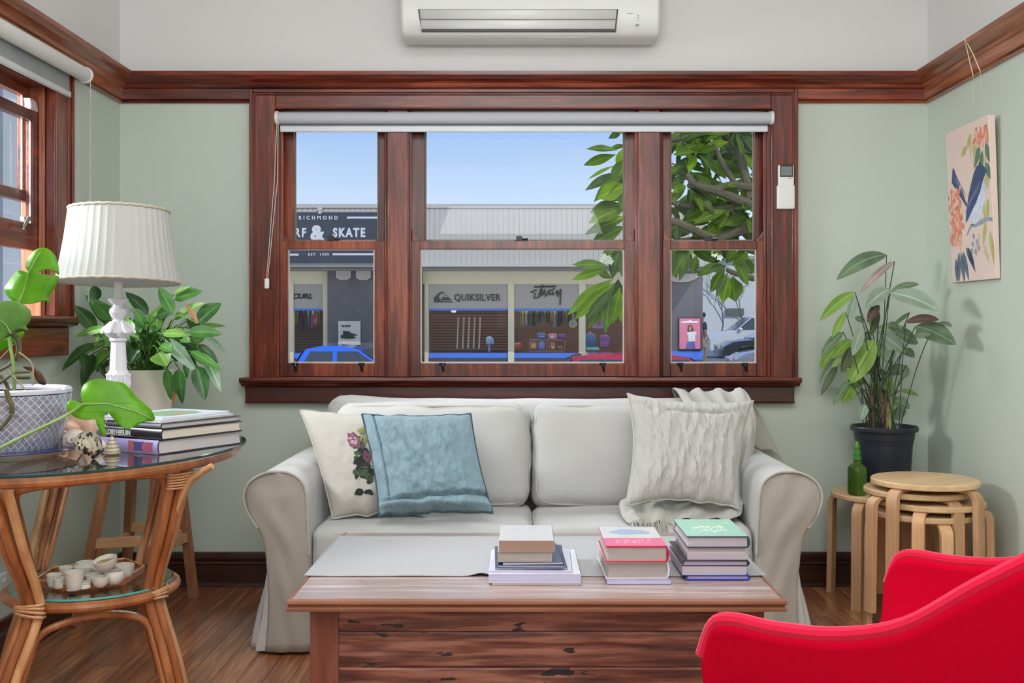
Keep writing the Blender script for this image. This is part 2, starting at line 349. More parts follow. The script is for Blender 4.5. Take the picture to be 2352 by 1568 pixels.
fl = struct(MB().box(XL-T, XR+T, YN-T, YB+T, -.12, -.012).build('floor', M_black, smooth=0))
bw = .083; x = XL; i = 0
while x < XR:
    x1 = min(x+bw, XR); cut = random.choice((1.7, 2.3, 2.9, 3.5, 4.1)) if i % 3 else 9
    for (a, b) in (((YN, cut), (cut, YB)) if cut < 4.5 else ((YN, YB),)):
        MB().box(x+.0006, x1-.0006, a+.0005, b-.0005, -.012, 0).build('floorboard', M_floor, fl, smooth=0, bevel=.0012)
    x = x1; i += 1
# picture rail and baseboard: profile (out from wall, height)
RP = [(0, ZR0), (.012, ZR0), (.016, ZR0+.006), (.012, ZR0+.013), (.022, ZR0+.015), (.024, ZR0+.058), (.034, ZR0+.062), (.040, ZR0+.072), (.037, ZR0+.080),
      (.046, ZR0+.086), (.060, ZR0+.092), (.066, ZR0+.102), (.077, ZR0+.107), (.080, ZR0+.122), (0, ZR0+.122)]
BP = [(0, 0), (.030, 0), (.030, .008), (.022, .020), (.018, .022), (.018, .092), (.024, .098), (.020, .104), (.012, .108), (.016, .125), (.010, .142), (0, .145)]
def mould(name, prof, side, mt):
    m = MB(); n = len(prof)
    if side == 'back': vs = [(XL+d, YB-d, z) for d, z in prof]+[(XR-d, YB-d, z) for d, z in prof]
    if side == 'left': vs = [(XL+d, YN, z) for d, z in prof]+[(XL+d, YB-d, z) for d, z in prof]
    if side == 'right': vs = [(XR-d, YN, z) for d, z in prof]+[(XR-d, YB-d, z) for d, z in prof]
    m.add(vs, [tuple(range(n)), tuple(range(n, 2*n))]+[(i, (i+1) % n, (i+1) % n+n, i+n) for i in range(n)])
    return struct(m.build(name, mt, smooth=35))
mould('trim_1', RP, 'back', W['x']); W_s = wood('side_rail_wood', (92, 42, 24), (184, 116, 76), 'y', rough=.3, coat=.25, mid=(140, 78, 48), bump=.08)
mould('trim_2', RP, 'left', W_s); mould('trim_3', RP, 'right', W_s)
mould('baseboard_back', BP, 'back', WD)
W_y2 = wood('dark_wood_y', (38, 16, 12), (96, 46, 28), 'y', rough=.3, coat=.3, bump=.1)
mould('baseboard_left', BP, 'left', W_y2); mould('baseboard_right', BP, 'right', W_y2)

# ---------------------------------------------------------------- back window
win = struct(bpy.data.objects.new('window_1', None)); C.objects.link(win); BASE['window_1'] = Vector()
cL, cR, cT = PX(574, Yc), PX(1832, Yc), PZ(206, Yc)
def casing_v(x0, x1, outer):      # vertical casing with outer backband and inner bead
    m = MB(); m.box(x0, x1, Yc, YB+.01, OZ0-.02, cT)
    o0, o1 = (x0, x0+.014) if outer == 'l' else (x1-.014, x1)
    m.box(o0, o1, Yc-.012, Yc+.005, OZ0-.02, cT+.001)
    q0, q1 = (x0+.019, x0+.024) if outer == 'l' else (x1-.024, x1-.019)
    m.box(q0, q1, Yc-.005, Yc+.005, OZ0-.02, cT-.02)
    i0, i1 = (x1-.008, x1) if outer == 'l' else (x0, x0+.008)
    m.box(i0, i1, Yc-.004, Yc+.005, OZ0-.02, OZ1)
    return m
casing_v(cL, OX0, 'l').build('casing', W['z'], win, bevel=.003); casing_v(OX1, cR, 'r').build('casing', W['z'], win, bevel=.003)
m = MB(); m.box(OX0+.0005, OX1-.0005, Yc+.0005, YB+.01, OZ1, cT-.0005).box(cL+.015, cR-.015, Yc-.0115, Yc+.005, cT-.014, cT+.0005).box(cL+.026, cR-.026, Yc-.0045, Yc+.005, cT-.025, cT-.019).box(OX0, OX1, Yc-.004, Yc+.005, OZ1, OZ1+.008)
m.build('head_casing', W['x'], win, bevel=.003)
m = MB(); m.prism([(YB, OZ0), (YB-.085, OZ0), (YB-.09, OZ0-.012), (YB-.082, OZ0-.022), (YB-.06, OZ0-.026), (YB-.055, OZ0-.036), (YB-.03, OZ0-.042), (YB, OZ0-.042)], 'x', PX(548, 4.49), PX(1843, 4.49))
m.box(OX0, OX1, YB-.002, YB+T, OZ0-.042, OZ0); m.build('window_sill', W['x'], win, bevel=.002)
m = MB(); m.box(PX(563, 4.55), PX(1825, 4.55), Yc+.005, YB, PZ(926, 4.55), OZ0-.04).box(PX(563, 4.55), PX(1825, 4.55), Yc-.005, YB, PZ(926, 4.55), PZ(926, 4.55)+.008)
m.build('apron', wood('apron_wood', (50, 18, 16), (92, 40, 30), 'x', rough=.3, coat=.35), win, bevel=.004)
# jamb linings
m = MB(); m.box(OX0-.001, OX0+.012, Yc+.02, YB+T, OZ0, OZ1).box(OX0+.012, OX0+.024, YB, YB+.018, OZ0, OZ1)
m.build('jamb', W['z'], win, bevel=.002)
m = MB(); m.box(OX1-.012, OX1+.001, Yc+.02, YB+T, OZ0, OZ1).box(OX1-.024, OX1-.012, YB, YB+.018, OZ0, OZ1)
m.build('jamb', W['z'], win, bevel=.002)
Yp = 4.575
for (a, b) in ((884, 944), (1459, 1522)):
    x0, x1 = PX(a, Yp), PX(b, Yp)
    m = MB(); m.box(x0, x1, Yp+.006, YB+T, OZ0, OZ1).box(x0+.012, x1-.012, Yp-.006, Yp+.01, OZ0, OZ1).box(x0+.004, x0+.009, Yp, Yp+.01, OZ0, OZ1).box(x1-.009, x1-.004, Yp, Yp+.01, OZ0, OZ1)
    m.build('mullion', W['z'], win, bevel=.003)
M_bead = mat('pale_bead', (196, 188, 182), .5)
M_putty = mat('olive_putty', (118, 116, 100), .6)
def sash(x0, x1, z0, z1, y0, y1, st, top, bot, name, gx0, gx1):
    m = MB(); m.box(x0, gx0, y0, y1, z0, z1).box(gx1, x1, y0, y1, z0, z1).box(gx0, gx1, y0, y1, z0, z0+bot).box(gx0, gx1, y0, y1, z1-top, z1)
    s = m.build(name, W['z'], win, bevel=.002)
    yg = (y0+y1)/2; a, b, c, d = gx0, gx1, z0+bot, z1-top
    MB().box(a, b, yg-.0015, yg+.0015, c, d).build('pane', M_glass, s, smooth=0)
    q = MB(); t = .006
    q.box(a, a+t, yg-.008, yg-.002, c, d).box(b-t, b, yg-.008, yg-.002, c, d).box(a+t, b-t, yg-.008, yg-.002, c, c+t).box(a+t, b-t, yg-.008, yg-.002, d-t*.7, d)
    q.build('glazing_bead', M_bead if 'lower' in name else M_putty, s, smooth=0)
    return s
Yl, Yu = 4.6, 4.64
units = [(638, 884, 661, 860, 676, 869), (944, 1459, 965, 1434, 976, 1434), (1522, 1760, 1540, 1738, 1540, 1733)]
for k, (a, b, g0, g1, u0, u1) in enumerate(units):
    zb, zm = OZ0+.001, PZ(553, Yl)
    s = sash(PX(a, Yl), PX(b, Yl), zb, zm, Yl, Yl+.034, 0, PZ(553, Yl)-PZ(572, Yl), PZ(834, Yl)-zb, 'lower_sash', PX(g0, Yl), PX(g1, Yl))
    u = sash(PX(a, Yu), PX(b, Yu), PZ(572, Yu), OZ1-.001, Yu, Yu+.034, 0, .04, PZ(553, Yu)-PZ(572, Yu), 'upper_sash', PX(u0, Yu), PX(u1, Yu))
    # curved horns at the ends of the lower sash, above the meeting rail
    for sg, xx in ((1, PX(a, Yl)+.004), (-1, PX(b, Yl)-.004)):
        wd = .034 if not (k == 1) else .03
        pts = [(xx, zm-.002), (xx+sg*wd, zm-.002), (xx+sg*wd, zm+.006), (xx+sg*wd*.8, zm+.013), (xx+sg*wd*.55, zm+.02), (xx+sg*wd*.4, zm+.032), (xx+sg*wd*.15, zm+.045), (xx, zm+.05)]
        MB().prism(pts, 'y', Yl+.002, Yl+.03).build('horn', W['z'], s, bevel=.0015)
    cxp = {0: 760, 1: 1193, 2: 1630}[k]; cx = PX(cxp, Yl)
    m = MB(); m.box(cx-.014, cx+.012, Yl+.003, Yl+.03, zm, zm+.022).tube([(cx+.01, Yl+.015, zm+.007), (cx+.036, Yl+.006, zm+.009)], [.007, .005]); m.box(cx-.02, cx+.03, Yl, Yl+.03, zm, zm+.004)
    m.build('sash_lock', M_black, s, bevel=.001)
    for px in {0: (678, 830), 1: (1016, 1384), 2: (1562, 1711)}[k]:
        x = PX(px, Yl); z = PZ(835, Yl)
        m = MB(); m.box(x-.014, x+.014, Yl-.004, Yl+.001, z-.008, z+.004).tube([(x, Yl-.003, z-.002), (x+.002, Yl-.016, z-.012), (x+.006, Yl-.014, z-.034)], [.008, .006, .004])
        m.build('sash_lift', M_metal, s)
# roller blind
bl = thing('roller_blind', 'grey roller blind rolled up under the head of the wide back window', 'blind', (0, 4.5, PZ(270, 4.54)))
zc = PZ(270, 4.54); xa, xb = PX(636, 4.54), PX(1773, 4.54)
M_blind = fabric('blind_grey', (186, 190, 196), .05, rough=.6)
MB().tube([(xa+.006, 4.548, zc), (xb-.006, 4.548, zc)], .0245, 24).build('roller', M_blind, bl)
MB().box(xa+.008, xb-.012, 4.562, 4.5635, PZ(300, 4.57), zc).build('fabric', mat('blind_shade', (120, 126, 136), .8), bl)
MB().box(xa+.008, xb-.012, 4.557, 4.567, PZ(304, 4.57), PZ(290, 4.57)).build('bottom_bar', mat('blind_bar', (214, 218, 222), .4), bl, bevel=.004)
for x in (xa, xb):
    m = MB(); m.tube([(x-.006, 4.548, zc), (x+.006, 4.548, zc)], .029, 20); m.box(x-.005, x+.005, 4.548, 4.58, zc-.02, zc+.027); m.build('bracket', M_plastic, bl)
def beads(pts, r=.0022, step=.0055):
    pts = [Vector(p) for p in pts]; out = []; rr = []
    for a, b in zip(pts, pts[1:]):
        n = max(2, int((b-a).length/step)); 
        for k in range(n): out += [a.lerp(b, k/n), a.lerp(b, (k+.5)/n)]; rr += [r*.45, r]
    return MB().tube(out, rr, 5)
x = xa+.002
beads([(x, 4.53, zc-.02), (x-.01, 4.525, PZ(420, 4.53)), (PX(612, 4.52), 4.52, PZ(640, 4.52))]).build('chain', mat('chain_white', (205, 200, 190), .4), bl)
beads([(x+.006, 4.53, zc-.02), (x+.002, 4.528, PZ(420, 4.53)), (PX(615, 4.52), 4.52, PZ(640, 4.52))]).build('chain', mat('chain_white2', (205, 200, 190), .4), bl)
MB().rbox((PX(613, 4.52), 4.52, PZ(651, 4.52)), (.010, .006, .022), .005, 6).build('chain_weight', M_plastic, bl)
# ---------------------------------------------------------------- left window (lower sash slid up)
wl = struct(bpy.data.objects.new('window_2', None)); C.objects.link(wl); BASE['window_2'] = Vector()
xf = XL+.033
m = MB(); m.box(XL-.01, xf, LY1, 4.01, LZ0, 2.06).box(xf-.01, xf+.012, 3.997, 4.012, LZ0, 2.06).box(xf-.01, xf+.005, 3.978, 3.985, LZ0, 2.06).box(xf-.01, xf+.004, LY1+.004, LY1+.014, LZ0, 2.06)
m.build('casing', W['z'], wl, bevel=.003)
MB().box(XL-.01, xf, LY0-.14, LY0, LZ0, 2.06).build('casing', W['z'], wl, bevel=.003)
MB().box(XL-.01, xf, LY0, LY1, LZ1, 2.06).build('head_casing', W['y'], wl, bevel=.003)
m = MB(); m.prism([(XL, LZ0), (XL+.07, LZ0), (XL+.075, LZ0-.01), (XL+.066, LZ0-.02), (XL+.05, LZ0-.023), (XL+.045, LZ0-.034), (XL+.02, LZ0-.04), (XL, LZ0-.04)], 'y', 0, 1)
m.v = [(v[0], v[1], v[2]) for v in m.v]
m = MB(); pr = [(XL, LZ0), (XL+.07, LZ0), (XL+.075, LZ0-.01), (XL+.066, LZ0-.02), (XL+.05, LZ0-.023), (XL+.045, LZ0-.034), (XL+.02, LZ0-.04), (XL, LZ0-.04)]
m.prism(pr, 'y', LY0-.18, 4.04); m.box(XL-TW-.02, XL+.002, LY0, LY1, LZ0-.04, LZ0-.0005); m.build('window_sill', W['y'], wl, bevel=.002)
MB().box(XL, XL+.03, LY0-.15, 4.0, LZ0-.145, LZ0-.038).build('apron', W['y'], wl, bevel=.006)
m = MB(); m.box(XL-TW, XL-.003, LY1-.008, LY1+.002, LZ0, LZ1).box(XL-.018, XL-.010, LY1-.022, LY1-.006, LZ0, LZ1)
m.build('jamb', wood('jamb_lit_tint', (128, 62, 38), (178, 120, 92), 'z', rough=.25, coat=.5, bump=.05, mid=(150, 80, 54)), wl, bevel=.001)  # paler copy of the red wood: window light put into the jamb colour
MB().box(XL-TW, XL, LY0, LY0+.012, LZ0, LZ1).build('jamb', W['z'], wl); MB().box(XL-TW, XL, LY0, LY1, LZ1-.012, LZ1).build('head_jamb', W['y'], wl)
def sash_l(x0, x1, z0, z1, top, bot, st, name):
    a, b = LY0+.014, LY1-.01
    m = MB(); m.box(x0, x1, a, a+st, z0, z1).box(x0, x1, b-st, b, z0, z1).box(x0, x1, a+st, b-st, z0, z0+bot).box(x0, x1, a+st, b-st, z1-top, z1)
    s = m.build(name, W['y'], wl, bevel=.003); xm = (x0+x1)/2
    MB().box(xm-.0015, xm+.0015, a+st, b-st, z0+bot, z1-top).build('pane', M_glass, s, smooth=0)
    MB().box(xm+.002, xm+.007, b-st-.006, b-st, z0+bot, z1-top).build('glazing_bead', M_bead, s, smooth=0)
    return s
s = sash_l(XL-.048, XL-.020, 1.385, 1.885, .04, .095, .05, 'lower_sash')
m = MB(); m.tube([(XL-.02, 3.74, 1.485), (XL-.002, 3.74, 1.492), (XL+.004, 3.70, 1.47), (XL+.006, 3.68, 1.45)], [.007, .008, .006, .004]); m.obox((XL-.02, 3.74, 1.487), (.008, .014, .010)); m.build('sash_lock', M_steel, s)
pts = [(3.795, 1.885), (3.855, 1.885), (3.852, 1.905), (3.84, 1.92), (3.815, 1.925), (3.79, 1.925), (3.80, 1.905)]
MB().prism(pts, 'x', XL-.046, XL-.022).build('horn', M_bead, s, bevel=.002)
sash_l(XL-.080, XL-.052, 1.56, LZ1-.012, .04, .04, .045, 'upper_sash')
bl2 = thing('roller_blind', 'pale grey roller blind on the narrow left-hand window, cut by the photo edge', 'blind', (XL+.06, 3.5, 2.067))
bx = XL+.066
MB().tube([(bx, 2.6, 2.06), (bx, 4.05, 2.067)], .027, 24).build('roller', fabric('blind_pale', (206, 207, 202), .05, rough=.6), bl2)
MB().box(bx-.03, bx-.0285, 2.62, 3.98, 1.985, 2.06).build('fabric', mat('blind_shade2', (146, 150, 150), .8), bl2)
MB().box(bx-.036, bx-.022, 2.62, 3.985, 1.965, 1.99).build('bottom_bar', mat('blind_bar2', (200, 204, 204), .4), bl2, bevel=.005)
m = MB(); m.tube([(bx, 4.048, 2.067), (bx, 4.057, 2.067)], .031, 22); m.box(XL, bx, 4.045, 4.055, 2.04, 2.095); m.build('bracket', M_plastic, bl2)
beads([(bx+.022, 4.05, 2.055), (bx+.02, 4.05, 1.4), (bx+.018, 4.04, 1.2)]).build('chain', bpy.data.materials['chain_white'], bl2)
beads([(bx-.026, 4.05, 2.05), (bx-.028, 4.05, 1.4), (bx-.02, 4.04, 1.2)]).build('chain', bpy.data.materials['chain_white'], bl2)
# power outlet on left wall
t = thing('power_outlet', 'white wall socket low on the left wall at the photo edge', 'outlet', (XL, 3.5, .263))
MB().rbox((XL+.005, 3.5, .262), (.005, .058, .036), .004, 6).build('plate', M_plastic, t)
for y in (3.47, 3.53): MB().rbox((XL+.012, y, .272), (.003, .009, .006), .002, 4).build('switch', M_plastic, t)
# ---------------------------------------------------------------- air conditioner
ac = thing('air_conditioner', 'white split air conditioner on the upper back wall over the window', 'air conditioner', (0, YB, 2.45))
xa, xb = PX(921, 4.38), PX(1515, 4.38)
pr = [(YB, 2.62), (YB, 2.335), (4.50, 2.298), (4.43, 2.296), (4.385, 2.312), (4.362, 2.345), (4.352, 2.40), (4.35, 2.46), (4.35, 2.62)]
MB().prism(pr, 'x', xa, xb).build('body', M_plastic, ac, bevel=.012, smooth=40)
fx0, fx1 = PX(962, 4.35), PX(1418, 4.35)
def acp(z): return 4.347+(.013 if z < 2.35 else (.004 if z < 2.40 else 0))
z0, z1 = 2.323, 2.402; ym = 4.350
m = MB(); m.add([(fx0-.004, 4.3500, z1+.003), (fx1+.004, 4.3500, z1+.003), (fx1-.004, 4.3665, z0-.004), (fx0+.010, 4.3665, z0-.004), (fx0-.004, 4.362, z1+.003), (fx1+.004, 4.362, z1+.003), (fx1-.004, 4.379, z0-.004), (fx0+.010, 4.379, z0-.004)],
                [(0, 1, 2, 3), (7, 6, 5, 4), (0, 4, 5, 1), (1, 5, 6, 2), (2, 6, 7, 3), (3, 7, 4, 0)]); m.build('vent_slot', M_black, ac, smooth=0)
for (a, b) in ((z1, .5*(z0+z1)+.002), (.5*(z0+z1)-.001, z0+.004)):
    ya = 4.344+(z1-a)/(z1-z0)*.0165; yb = 4.344+(z1-b)/(z1-z0)*.0165; m = MB()
    m.grid(lambda u, v: (fx0+(fx1-fx0)*u+(.004+.006*(z1-(a+(b-a)*v))/(z1-z0))*(1-2*u), ya+(yb-ya)*v-.003*math.sin(v*math.pi), a+(b-a)*v), 2, 8)
    m.build('louvre', M_plastic, ac, solid=.003)
x0 = PX(1428, 4.36)
m = MB(); m.box(x0+.02, x0+.045, 4.3505, 4.3515, 2.388, 2.390); m.box(x0+.056, x0+.07, 4.3535, 4.3545, 2.338, 2.346)
for k in range(3): m.box(x0+.063, x0+.069, 4.3515, 4.3525, 2.379-k*.009, 2.382-k*.009)
m.build('indicator_panel', mat('grey_print', (150, 150, 150), .5), ac, smooth=0)
m = MB(); m.box(PX(1247, 4.4), PX(1350, 4.4), 4.404, 4.407, 2.302, 2.3055); m.build('sticker', mat('grey_sticker', (176, 178, 178), .5), ac, smooth=0)
# remote control on the right casing
r = thing('remote_control', 'white remote control in its holder on the right window casing', 'remote control', P(1806, 430, Yc))
xc = PX(1806, Yc-.02); z0, z1 = PZ(480, Yc-.02), PZ(378, Yc-.02)
MB().rbox((xc, Yc-.012, (z0+z1)/2), (.0335, .011, (z1-z0)/2), .006, 8).build('body', M_plastic, r)
MB().rbox((xc-.001, Yc-.012, z0+(z1-z0)*.27), (.0365, .0145, (z1-z0)*.27), .005, 8).build('holder', M_plastic, r)
MB().box(xc-.027, xc+.028, Yc-.0245, Yc-.022, PZ(408, Yc), PZ(380, Yc)).build('screen_bezel', M_black, r, bevel=.001)
MB().box(xc-.023, xc+.024, Yc-.0255, Yc-.0235, PZ(405, Yc), PZ(384, Yc)).build('screen', mat('lcd', (120, 128, 124), .2), r)
MB().box(xc+.006, xc+.02, Yc-.0245, Yc-.0225, PZ(412, Yc), PZ(410, Yc)).build('button', mat('orange_button', (214, 140, 70), .4), r)
# ---------------------------------------------------------------- painting on the right wall
pt = thing('painting', 'canvas painting of a blue and white bird among blossoms on the right wall', 'painting', (XR-.03, 4.07, 1.59))
Y0p, Y1p, z0, z1 = 4.27, 3.88, 1.287, 1.883
def CV(s, t, d=0):               # s 0..1 from far (left) to near, t 0..1 up; d off the canvas
    x = 1.726-.028*t-d; return Vector((x, Y0p+(Y1p-Y0p)*s, z0+(z1-z0)*t))
m = MB(); fr = [CV(0, 0), CV(1, 0), CV(1, 1), CV(0, 1)]; bk = [v+Vector((.018 if v.z < 1.5 else .026, 0, 0)) for v in fr]
m.add(fr+bk, [(0, 1, 2, 3), (7, 6, 5, 4), (0, 4, 5, 1), (1, 5, 6, 2), (2, 6, 7, 3), (3, 7, 4, 0)])
m.build('canvas', mat('canvas_pink', (228, 206, 198), .8, .03, bump=.1, bsc=300), pt, bevel=.002)
def blob(m, pts, d): m.poly([CV(max(.004, min(.996, s)), max(.004, min(.996, t)), .0002+d*.3) for s, t in pts])
def petal(m, s, t, ang, L_, w_, d, n=7):
    a = math.radians(ang); c, q = math.cos(a), math.sin(a); asp = .39/.596
    up = [(L_*k/n, w_*math.sin(math.pi*(k/n)**.8)) for k in range(n+1)]; lo = [(x, -y) for x, y in up[-2:0:-1]]
    blob(m, [(s+(x*c-y*q)/asp, t+(x*q+y*c)) for x, y in up+lo], d)
def art(name, rgb, fn, d, var=.12): m = MB(); fn(m, d); m.build(name, mat('paint_'+name+str(d), rgb, .7, var, 40), pt, smooth=0, norm=False)
def g1(m, d):
    for a in ((.72, .90, -110, .12), (.62, .93, -130, .10), (.9, .95, -60, .11), (.5, .86, -150, .09), (.95, .70, -100, .14), (.88, .62, -120, .16), (.75, .55, -70, .15), (.92, .50, -100, .13), (.93, .30, -80, .2), (.85, .36, -110, .14)):
        petal(m, a[0], a[1], a[2], a[3]*1.15, .026, d)
def g2(m, d):
    for a in ((.8, .84, -125, .15), (.85, .80, -110, .17), (.78, .74, -100, .15), (.92, .84, -70, .13), (.9, .72, -60, .12), (.7, .66, -95, .13)): petal(m, a[0], a[1], a[2], a[3]*1.1, .032, d)
def g3(m, d):
    for a in ((.25, .20, -80, .22), (.3, .2, -70, .2), (.2, .2, -95, .2), (.38, .22, -50, .16), (.42, .22, -60, .18), (.12, .16, -88, .16)): petal(m, a[0], a[1], a[2], a[3]*1.1, .028, d)
def g4(m, d, sd=4, k_=1.0, n1=46, n2=12):
    random.seed(sd)
    for k in range(n1):
        s, t = .02+.27*random.random(), .24+.36*random.random()
        petal(m, s, t, random.uniform(0, 360), .06*k_, .022*k_, d+k*.00002)
    for k in range(n2): petal(m, .68+.24*random.random(), .83+.09*random.random(), random.uniform(0, 360), .06*k_, .018*k_, d+k*.00002)
def g5(m, d): blob(m, [(.47, .41), (.52, .375), (.60, .355), (.70, .37), (.80, .43), (.86, .50), (.88, .58), (.84, .64), (.78, .62), (.70, .56), (.58, .48)], d)
def g6(m, d):                     # blue back, wing and head facing right with a short beak
    blob(m, [(.40, .375), (.47, .40), (.56, .445), (.66, .49), (.76, .55), (.84, .62), (.90, .655), (.95, .665), (.905, .675), (.87, .70), (.80, .72), (.71, .715), (.64, .68), (.56, .61), (.49, .54), (.43, .46)], d)
def g6b(m, d):                    # long fanned tail rising to the left
    for k in range(6): q = k*.022; blob(m, [(.50-q*.5, .44+q*.6), (.46-q*.5, .47+q*.6), (.13+q*.3, .70+q*.7-.02), (.10+q*.3, .685+q*.7-.02)], d+k*.00005)
def g8(m, d):                     # pale feather strokes
    for k in range(7): petal(m, .50+.045*k, .53+.018*k-.02, 228, .10, .004, d)
    for k in range(5): petal(m, .16+.02*k, .70-.004*k, -45, .20, .0025, d)
def g9(m, d): petal(m, .805, .675, 0, .016, .008, d)
def g7(m, d):
    blob(m, [(.50, .36), (.60, .335), (.75, .345), (.9, .36), (1, .35), (1, .375), (.85, .385), (.7, .37), (.6, .36), (.5, .33), (.42, .29), (.40, .30)], d)
    for s, t in ((.55, .30), (.62, .26), (.52, .25), (.58, .20), (.66, .22), (.50, .21)): petal(m, s, t, -60, .045, .017, d)
def g10(m, d):
    for a in ((.62, .78, -60, .14), (.80, .70, -75, .16), (.70, .50, -85, .14), (.86, .46, -100, .2), (.70, .30, -115, .18), (.78, .22, -60, .14), (.60, .90, -95, .14), (.95, .82, -110, .14)): petal(m, a[0], a[1], a[2], a[3], .022, d)
art('tan_leaves', (206, 190, 160), g10, .0004); art('olive_leaves', (182, 182, 112), g1, .0006); art('green_leaves', (98, 128, 104), g2, .0012); art('blue_leaves', (96, 114, 134), g3, .0008)
art('coral_blossom', (222, 138, 116), g4, .0014, .3); art('pale_blossom', (236, 182, 160), lambda m, d: g4(m, d, 9, .7, 34, 10), .0030, .2)
art('bird_belly', (206, 216, 232), g5, .0016); art('bird_tail', (70, 84, 118), g6b, .0018); art('bird_back', (66, 82, 120), g6, .0022); art('feather_strokes', (120, 134, 170), g8, .0026); art('bird_eye', (24, 24, 34), g9, .0028); art('branch', (150, 156, 176), g7, .0012)
t = thing('picture_cord', 'thin pale cord looped over the rail to hold the bird painting', 'cord', (XR-.06, 4.02, 2.19))
m = MB(); m.tube([(XR-.035, 3.975, ZR0-.004), (XR-.055, 3.99, 2.13), (XR-.083, 4.0, ZR1+.004), (XR-.055, 4.03, 2.13), (XR-.03, 4.05, ZR0-.004)], .0022, 6)
m.tube([(XR-.035, 3.975, ZR0-.004), (XR-.026, 3.98, 1.89)], .0008, 5); m.tube([(XR-.03, 4.05, ZR0-.004), (XR-.026, 4.05, 1.89)], .0008, 5)
m.build('cord', mat('cord', (222, 205, 170), .7), t)
# ---------------------------------------------------------------- sofa
sf = thing('sofa', 'cream linen slipcovered two-seat sofa with rolled arms under the wide window', 'sofa', (.04, 4.0, 0))
SC = .04
prof = [(.012, -.905, -.712), (.10, -.885, -.714), (.20, -.868, -.716), (.27, -.862, -.717), (.34, -.865, -.718), (.40, -.878, -.720), (.43, -.893, -.721), (.46, -.913, -.722), (.49, -.930, -.724), (.53, -.940, -.727), (.555, -.937, -.731), (.58, -.925, -.739), (.60, -.903, -.756), (.613, -.877, -.778), (.62, -.850, -.803)]
def arm(sg):
    def X(x): return x if sg < 0 else 2*SC-x
    out = [(x0, z) for z, x0, x1 in prof]+[(x1, z) for z, x0, x1 in prof[::-1]]
    m = MB(); n = len(out)
    def fn(u, v):
        x, z = out[int(round(u*(n-1)))]; y = 3.622+.83*v; c = -.828
        r = 1-.035*max(0, 1-v*14)
        k = .006*nz3((x*1.0, y, z), 6, 3)
        return (X(c+(x-c)*(r+.010*math.sin(y*5)*0)+k), y, .45+(z-.45)*(1 if z < .4 else r)+k*.6)
    m.grid(fn, n, 22); m.f.append(tuple(range(n)))
    a = m.build('arm', M_sofa, sf, smooth=60)
    def fp(u, v):
        k = v*(len(prof)-1); i = min(int(k), len(prof)-2); t = k-i
        z, x0, x1 = [prof[i][j]*(1-t)+prof[i+1][j]*t for j in range(3)]
        if z < .3: x0 += (.3-z)*.13
        y = 3.618-.012*math.sin(math.pi*u)*min(1, (.62-z)*12)+.007*nz3((x0+(x1-x0)*u, 0, z), 9, 5+sg)+.004*math.sin((u*1.4+z*3)*9)*(1-abs(2*u-1))
        return (X(x0+(x1-x0)*u), y, z)
    MB().grid(fp, 16, 40).build('arm_panel', fabric('sofa_panel', (168, 161, 152), .2, .25, bigsc=5), sf, smooth=80, solid=.006)  # darker copy of the sofa linen: backlit shade put into the front panel
    pl = [(x0, z) for z, x0, x1 in prof if z > .42]; pr = [(x1, z) for z, x0, x1 in prof[::-1] if z > .3]
    MB().tube(cr_([(X(x), 3.614, z) for x, z in pl+pr], 4), .0045, 8).build('piping', M_pipe, sf)
    # corner pleats of the skirt
    for k, (xa, xb, yy, top) in enumerate(((-.848, -.895, 3.640, .285), (-.885, -.932, 3.668, .265))):
        def fpl(u, v, xa=xa, xb=xb, yy=yy, top=top):
            z = .015+(top-.015)*v; e = (1-v)
            x = -.864+(xa+(xb-xa)*u+.864)*(e**.8)
            return (X(x), yy-.014*math.sin(u*math.pi)*e, z)
        MB().grid(fpl, 8, 14).build('skirt_pleat', M_sofa, sf, smooth=80, solid=.005)
arm(-1); arm(1)
def fsk(u, v):
    x = -.712+2*(SC+.712)*u; z = .012+.31*v
    return (x, 3.652+.004*math.sin(x*21)*(1-v)+.008*nz3((x, 0, z), 4, 2), z)
MB().grid(fsk, 60, 8).build('skirt', M_sofa, sf, smooth=60, solid=.006)
MB().box(-.71, .79, 3.68, 4.48, .03, .30).build('base', M_sofa, sf)
def cushion(c, h, r, name, m3=None, bulge=(0, 0, .012), seed=1, amp=.006, fc=3, n=18, sag=None):
    m3 = m3 or Matrix.Identity(3)
    def fn(p, a):
        f = [(1-a[(i+1) % 3]**2)*(1-a[(i+2) % 3]**2) for i in range(3)]
        q = Vector([p[i]+bulge[i]*f[i]*(1 if a[i] > 0 else -1)*abs(a[i]) for i in range(3)])
        k = amp*noise.noise(Vector(p)*fc*3+Vector((seed*5, 0, 0)))+amp*.5*noise.noise(Vector(p)*fc*9+Vector((seed*9, 2, 0)))
        if sag: q += Vector(sag(a))
        return q*(1+0)+Vector(p).normalized()*k
    o = MB().rbox(c, h, r, n, m3, fn).build(name, M_sofa, sf, smooth=70)
    return o
def loop_piping(c, h, r, m3, off, ax):        # piping around the front (ax=1) or top (ax=2) face
    pts = []
    hx, hz = (h[0], h[2]) if ax == 1 else (h[0], h[1])
    for k in range(48):
        a = 2*math.pi*k/48; ca, sa = math.cos(a), math.sin(a); p_ = .22
        x = hx*math.copysign(abs(ca)**p_, ca); z = hz*math.copysign(abs(sa)**p_, sa)
        v = Vector((x, -off, z)) if ax == 1 else Vector((x, z, off)); pts.append(Vector(c)+m3 @ v)
    pts.append(pts[0]); return MB().tube(pts, .0042, 6, cap=False)
R_ = Matrix.Rotation
